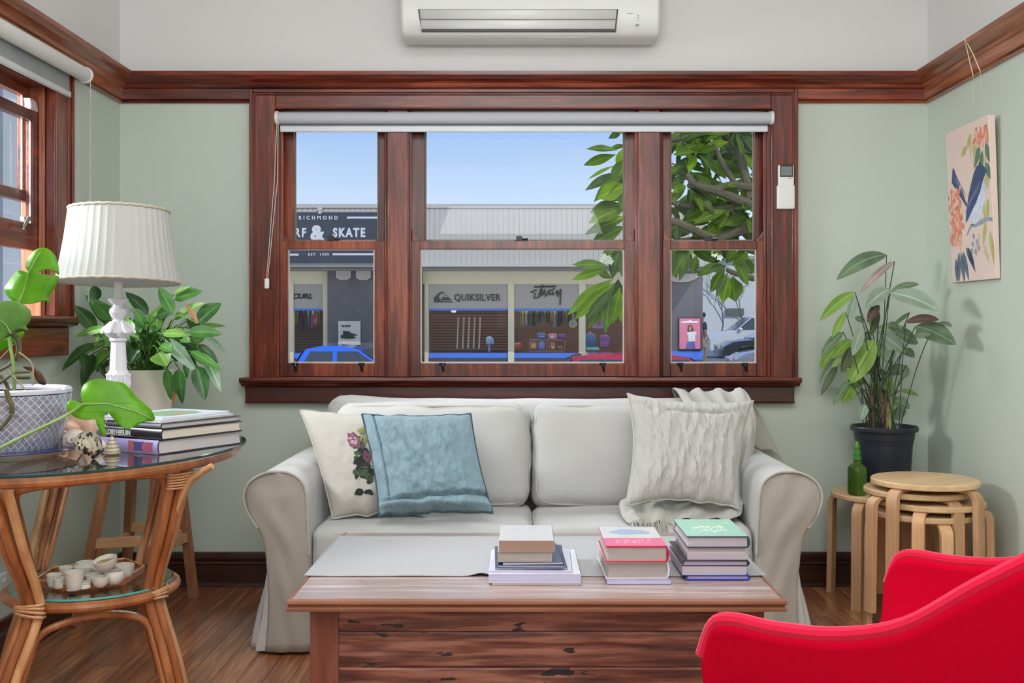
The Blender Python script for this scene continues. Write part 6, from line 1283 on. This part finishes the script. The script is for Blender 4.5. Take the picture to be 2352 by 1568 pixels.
def good(name, label, cat, px0, px1, py0, py1, Y, rgb, r=.05, d=.15, parts=()):
    o = thing(name, label, cat, P((px0+px1)/2, py1, Y)); a, b, c_, e_ = PX(px0, Y), PX(px1, Y), PZ(py1, Y), PZ(py0, Y)
    MB().rbox(((a+b)/2, Y, (c_+e_)/2), ((b-a)/2, d, (e_-c_)/2), min(r, d*.9, (b-a)/2*.9, (e_-c_)/2*.9), 6).build('body', mat(name+'_'+str(int(px0)), rgb, .6), o)
    for nm, q0, q1, r0, r1, col in parts: MB().rbox((PX((q0+q1)/2, Y-d), Y-d, PZ((r0+r1)/2, Y-d)), (PX(q1, Y-d)/2-PX(q0, Y-d)/2, .012, (PZ(r0, Y-d)-PZ(r1, Y-d))/2), .01, 4).build(nm, mat(nm+str(int(q0)), col, .6), o)
    return o
Yd = 24.45
st2 = thing('display_shelf', 'low open wooden display shelf in the shop window holding pink cases', 'shelf', P(1257, 806, Yd))
for a, b, c_, e_ in ((1215, 1298, 779, 782), (1215, 1298, 804, 807), (1215, 1218, 780, 806), (1254, 1257, 780, 806), (1295, 1298, 780, 806)): MB().box(PX(a, Yd), PX(b, Yd), Yd-.12, Yd+.25, PZ(e_, Yd), PZ(c_, Yd)).build('board', mat('shelf_ply', (150, 116, 90), .7) if 'shelf_ply' not in bpy.data.materials else bpy.data.materials['shelf_ply'], st2)
good('lunch_box', 'blue box on top of the low shelf in the shop window', 'box', 1233, 1254, 764, 779, Yd, (76, 96, 168), parts=(('printed_label', 1238, 1250, 771, 773, (180, 190, 220)),))
good('lunch_box', 'pink rounded case on top of the low shelf in the shop window', 'box', 1258, 1280, 766, 780, Yd, (200, 120, 150), parts=(('printed_label', 1264, 1273, 771, 777, (200, 190, 200)),))
good('pouch', 'purple patterned pouch at the right end of the low shop shelf top', 'pouch', 1281, 1300, 767, 780, Yd, (110, 60, 130))
good('hard_case', 'magenta case with a yellow ring, in the left of the low shop shelf', 'case', 1217, 1234, 783, 804, Yd, (190, 80, 140), parts=(('printed_ring', 1220, 1231, 789, 800, (210, 180, 90)),))
good('hard_case', 'lilac case with a blue stripe in the low shop shelf', 'case', 1235, 1252, 783, 804, Yd, (140, 124, 190), parts=(('printed_stripe', 1240, 1244, 786, 801, (130, 160, 210)),))
good('hard_case', 'multicoloured squared case in the low shop shelf', 'case', 1259, 1275, 785, 803, Yd, (200, 150, 110), parts=(('printed_square', 1261, 1266, 787, 793, (60, 80, 160)), ('printed_square', 1268, 1273, 787, 793, (220, 90, 120)), ('printed_square', 1268, 1273, 795, 801, (220, 200, 80)), ('printed_square', 1261, 1266, 795, 801, (200, 70, 70))))
good('paper_bag', 'crumpled brown paper bag in the low shop shelf', 'bag', 1278, 1294, 792, 805, Yd, (150, 110, 80), .1)
good('backpack', 'blue backpack hanging in the right shop window', 'backpack', 1344, 1369, 764, 803, Yd, (72, 104, 160), .14, .14, parts=(('pocket', 1347, 1367, 783, 800, (50, 84, 140)), ('top_handle', 1353, 1358, 760, 765, (200, 110, 140))))
good('backpack', 'purple patterned backpack hanging in the right shop window', 'backpack', 1375, 1401, 768, 800, Yd, (120, 64, 136), .14, .14, parts=(('pocket', 1378, 1398, 784, 797, (140, 80, 150)),))
good('framed_print', 'lilac print with a pink figure in the right shop window', 'picture', 1360, 1386, 714, 754, Yd+.2, (160, 150, 200), .02, .03, parts=(('printed_figure', 1370, 1380, 736, 748, (200, 70, 150)),))
good('boogie_board', 'mint green and grey foam board lying on the shop window ledge', 'board', 1345, 1376, 797, 805, Yd-.1, (120, 204, 190), .04)
good('red_bag', 'orange-red bag at the lower left of the second shop window', 'bag', 1180, 1200, 786, 808, Yd, (160, 74, 52), .1)
good('folded_shirt', 'light blue shirt on a stand in the middle shop window', 'shirt', 1116, 1132, 772, 793, Yd, (150, 178, 220), .12, .1, parts=(('sleeve', 1130, 1134, 778, 790, (140, 170, 214)), ('stand', 1121, 1126, 793, 808, (140, 150, 200))))
dk = thing('round_disc', 'yellow-rimmed round disc hanging beside the second shop window mullion', 'disc', P(1316, 743, Yd)); k_ = F/Yd
MB().tube([P(1316, 743, Yd), P(1316, 743, Yd-.04)], 9.5/k_, 28).build('rim', mat('disc_rim', (170, 176, 96), .6), dk); MB().tube([P(1316, 743, Yd-.04), P(1316, 743, Yd-.05)], 6.2/k_, 24).build('face', mat('disc_face', (128, 134, 166), .6), dk)
rg = random.Random(21); cols = [(150, 152, 90), (186, 190, 188), (60, 84, 90), (90, 70, 110), (166, 160, 80), (70, 76, 84), (120, 130, 140), (90, 100, 70)]
MC = [mat('garment_%d' % i, c_, .8) for i, c_ in enumerate(cols)]
GG = 'garments hanging in the shop window'
ORD = 'first second third fourth fifth sixth seventh eighth ninth tenth eleventh twelfth thirteenth fourteenth last'.split(); CN = ['olive', 'pale grey', 'dark teal', 'purple', 'mustard', 'charcoal', 'blue-grey', 'moss green']
for k in range(15):
    px = 1200+k*8.2+rg.uniform(-1.5, 1.5); L_ = rg.uniform(22, 42); o = thing('hanging_garment', '%s garment, %s from the left in the second shop window row' % (CN[k % 8], ORD[k]), 'garment', P(px, 715, 24.9), GG)
    MB().grid(lambda u, v: P(px-2.5+5.5*u+(u-.5)*v*2, 714+L_*v, 24.9+.07*math.sin(u*6+k)), 6, 6).build('cloth', MC[k % 8], o, solid=.02)
for k in range(5):
    px = 682+k*12; L_ = rg.uniform(26, 50); o = thing('hanging_garment', '%s garment, %s from the left behind the CURL-lettered window' % (CN[(k*3) % 8], ORD[k]), 'garment', P(px, 715, 24.9), 'garments behind the left shop window')
    MB().grid(lambda u, v: P(px-3+6*u, 714+L_*v, 24.9+.07*math.sin(u*6+k)), 6, 6).build('cloth', MC[(k*3) % 8], o, solid=.02)
good('pink_towel', 'pink towel with yellow spot behind the left shop window', 'towel', 716, 729, 722, 750, 24.8, (190, 90, 150), .05, .04, parts=(('printed_spot', 720, 726, 732, 742, (200, 170, 110)),))
st_ = thing('hanging_rail_row', 'horizontal clothes rail behind the second shop window', 'rail', P(1250, 714, 24.95)); MB().tube([P(1184, 714, 24.95), P(1328, 714, 24.95)], .02, 6).build('rail', M_steel, st_)
# ---------------------------------------------------------------- cars
M_carglass = mat('car_glass', (70, 78, 84), .08, .05, coat=.6); M_tyre = mat('tyre', (30, 30, 32), .8); M_rim = mat('wheel_rim', (150, 148, 142), .4, metal=.6)
def car(label, loc, rz, rgb, L_=4.2, Wd=1.72, belt=.88, roof=1.46, hood=.95, kind='hatch', name='car', rack=False):
    o = lthing(name, label, 'car', loc, rz); pt_ = mat('paint_%s_%d' % (name, int(rgb[0]*7+rgb[2]+loc[1]*10)), rgb, .25, .02, coat=.8, metal=.1)
    h = L_/2; W2 = Wd/2
    low = [(-h, .30), (-h-.02, .55), (-h+.03, .82), (-h+.12, belt), (h-1.15, belt+.03), (h-.35, .80), (h-.02, .62), (h, .42), (h-.04, .28)]
    if kind == 'suv': low = [(-h, .34), (-h-.02, .6), (-h, .95), (-h+.05, belt), (h-1.05, belt+.04), (h-.25, .98), (h-.02, .8), (h, .46), (h-.04, .32)]
    def wheelcut(cx_): return [(cx_+.37*math.cos(a), .30+.37*math.sin(a)) for a in [math.pi*k/8 for k in range(9)]]
    wx = (h-.80, -h+.78); bot = []
    for c_ in wx: bot += [(x, max(.28, z)) for x, z in wheelcut(c_)]
    pr = low+bot
    m = MB(); n = len(pr); sec = [(-W2, .90), (-W2*.995, .97), (-W2*.9, 1), (W2*.9, 1), (W2*.995, .97), (W2, .90)]
    ys = [-W2, -W2*.93, W2*.93, W2]; vs = []
    for i, y in enumerate(ys):
        for x, z in pr: vs.append((x*(.985 if i in (0, 3) else 1), y, z+(-.02 if i in (0, 3) and z > .7 else 0)))
    tri = tessellate_polygon([[Vector((x, z, 0)) for x, z in pr]]); fs = [tuple(t) for t in tri]+[tuple(i+3*n for i in t[::-1]) for t in tri]
    fs += [(j*n+i, j*n+(i+1) % n, (j+1)*n+(i+1) % n, (j+1)*n+i) for j in range(3) for i in range(n)]
    m.add(vs, fs).build('body', pt_, o, smooth=35, base=(0, 0, 0))
    gb = {'hatch': [(-h+.10, belt-.02), (-h+.42, roof-.06), (-h+.75, roof), (h-2.05, roof-.01), (h-1.75, roof-.07), (h-1.02, belt+.02)], 'suv': [(-h+.05, belt-.02), (-h+.25, roof-.05), (-h+.5, roof), (h-2.0, roof-.01), (h-1.75, roof-.07), (h-1.05, belt+.03)]}[kind]
    n = len(gb); vs = []
    for y, sh_ in ((-1, 0), (1, 0)):
        for x, z in gb: t = (z-belt)/(roof-belt); vs.append((x, y*(W2*(.97-.17*max(0, t))), z))
    MB().add(vs, [tuple(range(n)), tuple(range(2*n-1, n-1, -1))]+[(i, (i+1) % n, (i+1) % n+n, i+n) for i in range(n)]).build('cabin', pt_, o, smooth=35, bevel=.04, base=(0, 0, 0))
    def cab(x, z, y): t = (z-belt)/(roof-belt); return (x, y*(W2*(.97-.17*max(0, t))+.006), z)
    xf0, xf1 = h-1.13, h-1.76; xb0, xb1 = -h+.28, -h+.52; xm = (h-1.9-h+.5)/2+.1; zb, zt_ = belt+.05, roof-.10
    for y in (-1, 1):
        for (a0, a1, b1, b0) in ((xb0, xb1, xm-.04, xm-.04), (xm+.04, xm+.04, xf1, xf0)):
            q = [cab(a0, zb, y), cab(a1, zt_, y), cab(b1, zt_, y), cab(b0, zb, y)]
            MB().add(q+[(v[0], v[1]-.02*y, v[2]) for v in q], [(0, 1, 2, 3), (7, 6, 5, 4), (0, 4, 5, 1), (1, 5, 6, 2), (2, 6, 7, 3), (3, 7, 4, 0)]).build('side_window', M_carglass, o, smooth=0, base=(0, 0, 0))
        for wx_ in wx:
            w_ = MB().tube([(wx_, y*(W2-.2), .31), (wx_, y*(W2-.0), .31)], .31, 24).build('wheel', M_tyre, o, base=(0, 0, 0)); MB().tube([(wx_, y*(W2-.01), .31), (wx_, y*(W2+.012), .31)], .2, 12).build('hub_cap', M_rim, w_, base=(0, 0, 0))
        MB().rbox((h-1.25, y*(W2+.08), belt+.08), (.07, .08, .06), .04, 6).build('wing_mirror', pt_, o, base=(0, 0, 0))
    for (a, b, nm) in (((h-1.06, belt+.05), (h-1.72, roof-.09), 'windscreen'), ((-h+.13, belt+.03), (-h+.40, roof-.09), 'rear_window')):
        q = [cab(a[0], a[1], -.9), cab(b[0], b[1], -.92), cab(b[0], b[1], .92), cab(a[0], a[1], .9)]; s_ = .02 if 'wind' in nm else -.02
        if nm == 'rear_window': s_ = -.025
        q = [(v[0]+s_, v[1], v[2]+.01) for v in q]; MB().add(q, [(0, 1, 2, 3)]).build(nm, M_carglass, o, smooth=0, solid=.01, base=(0, 0, 0))
    if rack:
        for y in (-.55, .55): MB().tube([(-h+.6, y, roof+.05), (h-2.1, y, roof+.05)], .02, 6).build('roof_rail', M_steel, o, base=(0, 0, 0))
    for y in (-.6, .6): MB().rbox((h-.03, y, .62), (.04, .16, .07), .03, 6).build('headlamp', M_bead, o, base=(0, 0, 0))
    return o
car('bright blue hatchback parked across the street, roof and door windows showing', (-2.66, 18.6+.8, GZ-.02), math.pi*0, (60, 120, 245), 3.1, 1.7, .90, 1.47)
car('red car parked before the shop, its roofline curving down to the right', (PX(1425, 17.9)+.85, 18.6, GZ-.12), 0, (200, 44, 62), 4.1, 1.7, .90, 1.45)
car('white wagon with roof rails in the car park beside the grey pier', (PX(1759, 44), 44, -.25), math.pi, (232, 232, 228), 5.0, 1.9, 1.1, 1.74, kind='suv', name='parked_wagon', rack=True)
car('black car with pale roof behind the grey car in the car park', (PX(1800, 36.5), 36.5, -.25), math.pi, (60, 62, 64), 4.5, 1.8, .86, 1.36, name='parked_car')
car('grey car nearest in the car park, only its front end in view', (PX(1850, 31), 31, -.50), math.pi, (130, 134, 140), 4.4, 1.8, .9, 1.42, name='parked_car')
wb = thing('white_hall', 'plain white building far behind the parked cars', 'building', (PX(1680, 62), 62, -.25))
MB().box(PX(1560, 62), PX(1900, 62), 62, 66, -.25, PZ(596, 62)).build('wall', M_white, wb); MB().box(PX(1560, 61.8), PX(1905, 61.8), 61.6, 66, PZ(596, 62), PZ(588, 62)).build('roof_edge', M_sof, wb)
MB().box(PX(1668, 61.9), PX(1708, 61.9), 61.8, 62, PZ(724, 62), PZ(708, 62)).build('dark_opening', mat('grey_opening', (108, 110, 108), .8), wb)
bt_ = thing('bare_tree', 'leafless thin-branched tree against the white hall', 'tree', (PX(1650, 55), 55, -.25))
rg = random.Random(4); m = MB()
def branch(p, d, L_, r, k):
    q = p+d*L_; mid = (p+q)/2+Vector((rg.uniform(-.1, .1), 0, rg.uniform(-.1, .1)))*L_; m.tube(cr_([p, mid, q], 3), r, 5)
    if k:
        for _ in range(2+(k > 2)):
            dd = (d+Vector((rg.uniform(-.9, .9), rg.uniform(-.3, .3), rg.uniform(-.4, .5)))).normalized(); branch(q, dd, L_*.72, r*.6, k-1)
branch(Vector((PX(1655, 55), 55, -.25)), Vector((.1, 0, 1)), 1.4, .04, 5); branch(Vector((PX(1718, 55), 55, -.25)), Vector((-.2, 0, 1)), 1.5, .04, 4)
m.build('branches', mat('bare_bark', (120, 114, 106), .9), bt_)
# person walking behind the pier
def person(label, loc, rz, ht, tee, shorts, skin=(176, 132, 106)):
    o = lthing('person', label, 'person', loc, rz); s = ht/1.75
    def skel(name, J, E, R, mt, sub=1, par=o):
        me = bpy.data.meshes.new(name); me.from_pydata([tuple(Vector(j)*s) for j in J], E, []); ob = bpy.data.objects.new(name, me); C.objects.link(ob); ob.parent = par
        q = ob.modifiers.new('k', 'SKIN'); sv = me.skin_vertices[0].data
        for i, r in enumerate(R): sv[i].radius = (r*s, r*s)
        sv[0].use_root = True; ob.modifiers.new('u', 'SUBSURF').levels = sub; ob.modifiers['u'].render_levels = sub; me.materials.append(mt); return ob
    J = [(0, 0, .94), (0, .01, 1.12), (0, 0, 1.32), (0, -.01, 1.45), (0, 0, 1.53), (0, .02, 1.66), (0, .02, 1.73), (.19, 0, 1.41), (.25, .02, 1.13), (.26, .12, .90), (.265, .15, .82), (-.19, 0, 1.41), (-.25, -.04, 1.14), (-.26, -.06, .90), (-.265, -.06, .82),
         (.10, 0, .86), (.10, .10, .48), (.10, .04, .08), (.10, .20, .03), (-.10, 0, .86), (-.10, -.04, .48), (-.10, -.22, .12), (-.10, -.10, .03)]
    E = [(0, 1), (1, 2), (2, 3), (3, 4), (4, 5), (5, 6), (2, 7), (7, 8), (8, 9), (9, 10), (2, 11), (11, 12), (12, 13), (13, 14), (0, 15), (15, 16), (16, 17), (17, 18), (0, 19), (19, 20), (20, 21), (21, 22)]
    R = [.15, .13, .16, .07, .055, .095, .06, .06, .04, .03, .035, .06, .04, .03, .035, .085, .055, .04, .035, .085, .055, .04, .035]
    skel('body', J, E, R, mat('skin%d' % int(loc[1]), skin, .6, .04))
    skel('shirt', [(0, 0, .90), (0, .01, 1.12), (0, 0, 1.36), (0, 0, 1.44), (.20, 0, 1.40), (.245, .01, 1.20), (-.20, 0, 1.40), (-.245, -.02, 1.20)], [(0, 1), (1, 2), (2, 3), (2, 4), (4, 5), (2, 6), (6, 7)], [.17, .16, .18, .09, .085, .075, .085, .075], mat('tee%d' % int(loc[1]), tee, .8))
    skel('shorts', [(0, 0, .96), (.10, 0, .84), (.10, .07, .55), (-.10, 0, .84), (-.10, -.03, .55)], [(0, 1), (1, 2), (0, 3), (3, 4)], [.165, .115, .10, .115, .10], mat('shorts%d' % int(loc[1]), shorts, .8))
    MB().rbox((0, .0, 1.71*s), (.10*s, .115*s, .08*s), .075*s, 8).build('hair', mat('hair%d' % int(loc[1]), (60, 46, 38), .9), o, base=(0, 0, 0))
    for x in (-1, 1): MB().rbox((x*.1*s, (.12 if x > 0 else -.14)*s, .04), (.05*s, .13*s, .04), .035, 6).build('shoe', M_black, o, base=(0, 0, 0))
    return o
person('person in a dark tee and khaki shorts, half hidden by the grey pier', (PX(1613, 36), 36, -.26), math.radians(-80), 1.75, (52, 54, 72), (176, 156, 128))
# ---------------------------------------------------------------- frangipani tree
fg = thing('frangipani_tree', 'frangipani tree with long glossy green leaves outside the right window panes', 'tree', (2.6, 6.6, GZ))
M_bark = mat('bark_grey', (88, 82, 60), .8, .15, 12, bump=.5, bsc=30)
FM = {'a': leafmat('frangipani_leaf', (70, 98, 12), (108, 138, 24), .45, .6), 'b': leafmat('frangipani_leaf_bright', (118, 156, 14), (152, 188, 30), .6, .6), 'c': leafmat('frangipani_leaf_dark', (50, 72, 22), (78, 104, 36), .3, .6)}
def br(pts, r0, r1, Y=6.6):
    q = [P(x, y, Y+dy) for x, y, dy in pts]; q = cr_(q, 5); n = len(q); MB().tube(q, [r0+(r1-r0)*i/(n-1) for i in range(n)], 8).build('branch', M_bark, fg)
MB().tube(cr_([(2.75, 6.7, GZ), (2.6, 6.7, .2), (2.45, 6.7, .9), (2.2, 6.7, 1.4)], 6), [.13]*7+[.11]*6+[.09]*6, 12).build('trunk', M_bark, fg)
br([(2010, 470, .1), (1860, 560, .1), (1725, 528, 0), (1640, 545, 0), (1560, 512, -.1), (1500, 498, -.1)], .04, .02)
br([(1960, 560, .2), (1830, 500, .1), (1725, 470, 0), (1650, 440, 0), (1600, 425, -.1), (1578, 400, -.1)], .045, .018)
br([(1840, 440, .1), (1725, 430, 0), (1680, 425, 0), (1640, 433, .0), (1580, 425, 0)], .03, .018); br([(1725, 470, 0), (1640, 480, .1), (1560, 470, 0)], .026, .016)
br([(1725, 460, 0), (1700, 360, .1), (1672, 315, .1), (1650, 290, .1)], .03, .02); br([(1860, 380, .2), (1725, 340, .1), (1690, 300, 0)], .035, .02); br([(1700, 440, 0), (1660, 375, 0), (1640, 330, 0)], .02, .013)
br([(1725, 545, 0), (1690, 500, 0), (1680, 480, 0)], .018, .012); br([(1850, 640, .1), (1740, 640, 0), (1690, 628, 0), (1668, 618, 0)], .022, .013)
br([(1650, 545, 0), (1530, 560, .1), (1460, 600, 0), (1425, 622, -.1)], .02, .013); br([(1560, 470, 0), (1500, 440, 0), (1450, 400, -.1)], .02, .012); br([(1500, 498, -.1), (1450, 500, -.1), (1430, 495, -.1)], .018, .012); br([(1650, 300, .1), (1550, 320, .1), (1440, 330, 0)], .02, .012)
exp = [((1415, 355), (1340, 380), 22, 'a', 5), ((1420, 345), (1347, 340), 20, 'a', 5), ((1425, 395), (1343, 436), 24, 'c', 5), ((1412, 380), (1350, 410), 12, 'b', 5), ((1435, 400), (1362, 462), 34, 'a', 5), ((1430, 300), (1398, 318), 16, 'c', 5), ((1440, 305), (1415, 292), 20, 'b', 5), ((1440, 335), (1400, 340), 12, 'a', 5),
       ((1440, 425), (1372, 455), 40, 'b', 5), ((1430, 462), (1370, 452), 18, 'c', 5), ((1432, 470), (1355, 487), 34, 'a', 5), ((1440, 475), (1352, 510), 40, 'a', 5), ((1440, 500), (1342, 537), 26, 'a', 5), ((1435, 520), (1358, 560), 36, 'a', 5), ((1440, 500), (1380, 505), 14, 'b', 5), ((1445, 360), (1410, 430), 44, 'a', 5), ((1450, 330), (1425, 400), 44, 'b', 5), ((1452, 400), (1425, 480), 44, 'a', 5),
       ((1400, 612), (1315, 606), 24, 'a', 0), ((1395, 618), (1313, 642), 20, 'b', 0), ((1410, 640), (1300, 722), 36, 'b', 0), ((1412, 648), (1318, 735), 30, 'b', 0), ((1405, 640), (1370, 620), 18, 'a', 0), ((1412, 655), (1350, 755), 36, 'a', 0), ((1410, 660), (1345, 735), 22, 'c', 0), ((1402, 665), (1390, 765), 28, 'a', 0), ((1420, 640), (1418, 708), 34, 'c', 0), ((1425, 660), (1405, 745), 34, 'b', 0), ((1432, 650), (1425, 740), 26, 'b', 0), ((1400, 610), (1385, 580), 22, 'a', 0), ((1425, 560), (1405, 640), 30, 'c', 0), ((1430, 560), (1375, 600), 30, 'a', 0), ((1435, 575), (1438, 650), 30, 'a', 0),
       ((1575, 580), (1545, 636), 24, 'a', 0), ((1585, 575), (1560, 645), 20, 'c', 0), ((1600, 585), (1590, 628), 22, 'a', 0), ((1548, 570), (1552, 640), 20, 'c', 0), ((1660, 605), (1600, 632), 26, 'a', 0), ((1665, 615), (1632, 672), 26, 'a', 0), ((1672, 625), (1645, 682), 18, 'c', 0), ((1675, 635), (1658, 695), 32, 'b', 0), ((1682, 635), (1688, 692), 44, 'a', 0), ((1670, 612), (1628, 620), 20, 'c', 0), ((1690, 600), (1720, 655), 34, 'a', 0), ((1700, 590), (1728, 630), 30, 'c', 0), ((1668, 605), (1690, 570), 24, 'a', 0), ((1680, 610), (1720, 580), 26, 'a', 0), ((1655, 600), (1640, 572), 22, 'a', 0)]
rg = random.Random(12); cnt = 0
def fleaf(p0, p1, w_, c_, sag=.04):
    m = MB(); leaf_mb(m, p0, p1, w_, (rg.uniform(-.7, .7), -1, rg.uniform(-.3, .9)), sag, .18, 'frang', n=8, curl=-.04)
    m.build('leaf', FM[c_], fg, smooth=80, norm=False)
for (a, b, w_, c_, _) in exp:
    Y = 6.35+rg.uniform(-.12, .12); fleaf(P(*a, Y), P(*b, Y+rg.uniform(-.08, .08)), w_*1.05*Y/F, c_)
tips = [(1578, 400), (1560, 512), (1545, 470), (1640, 330), (1650, 290), (1690, 300), (1680, 480), (1580, 425), (1700, 350), (1720, 400), (1600, 350), (1560, 330), (1640, 400), (1700, 450), (1590, 300), (1550, 380), (1720, 500), (1620, 470), (1655, 510), (1600, 530), (1700, 535), (1570, 560), (1740, 330), (1690, 570)]
for (tx_, ty_) in tips:
    Y = 6.75+rg.uniform(-.15, .35); c = P(tx_, ty_, Y)
    for k in range(12):
        a = 2*math.pi*k/12+rg.uniform(-.3, .3); el = rg.uniform(-.9, .35); L_ = rg.uniform(.16, .27); d = Vector((math.cos(a)*math.cos(el), math.sin(a)*math.cos(el)*.8, math.sin(el)))
        fleaf(c+d*.02, c+d*L_, L_*.27, 'aab'[k % 3] if rg.random() < .8 else 'c', .08)
m = MB()
for k in range(9):
    x, y = (1392+rg.uniform(-14, 14), 592+rg.uniform(-8, 10)) if k < 6 else (1650+rg.uniform(-12, 12), 585+rg.uniform(-8, 8)); p = P(x, y, 6.3)
    for j in range(5): a = j*1.257; leaf_mb(m, p, p+Vector((math.cos(a), -.3, math.sin(a)))*.022, .016, (0, -1, 0), 0, .2, 'oval', n=4)
m.build('blossoms', mat('blossom_white', (226, 226, 206), .6, trans=.3), fg, kind='stuff')
for o in list(bpy.data.objects):
    if o.name.startswith('trim_') or o.name.startswith('baseboard'): o['kind'] = 'structure'
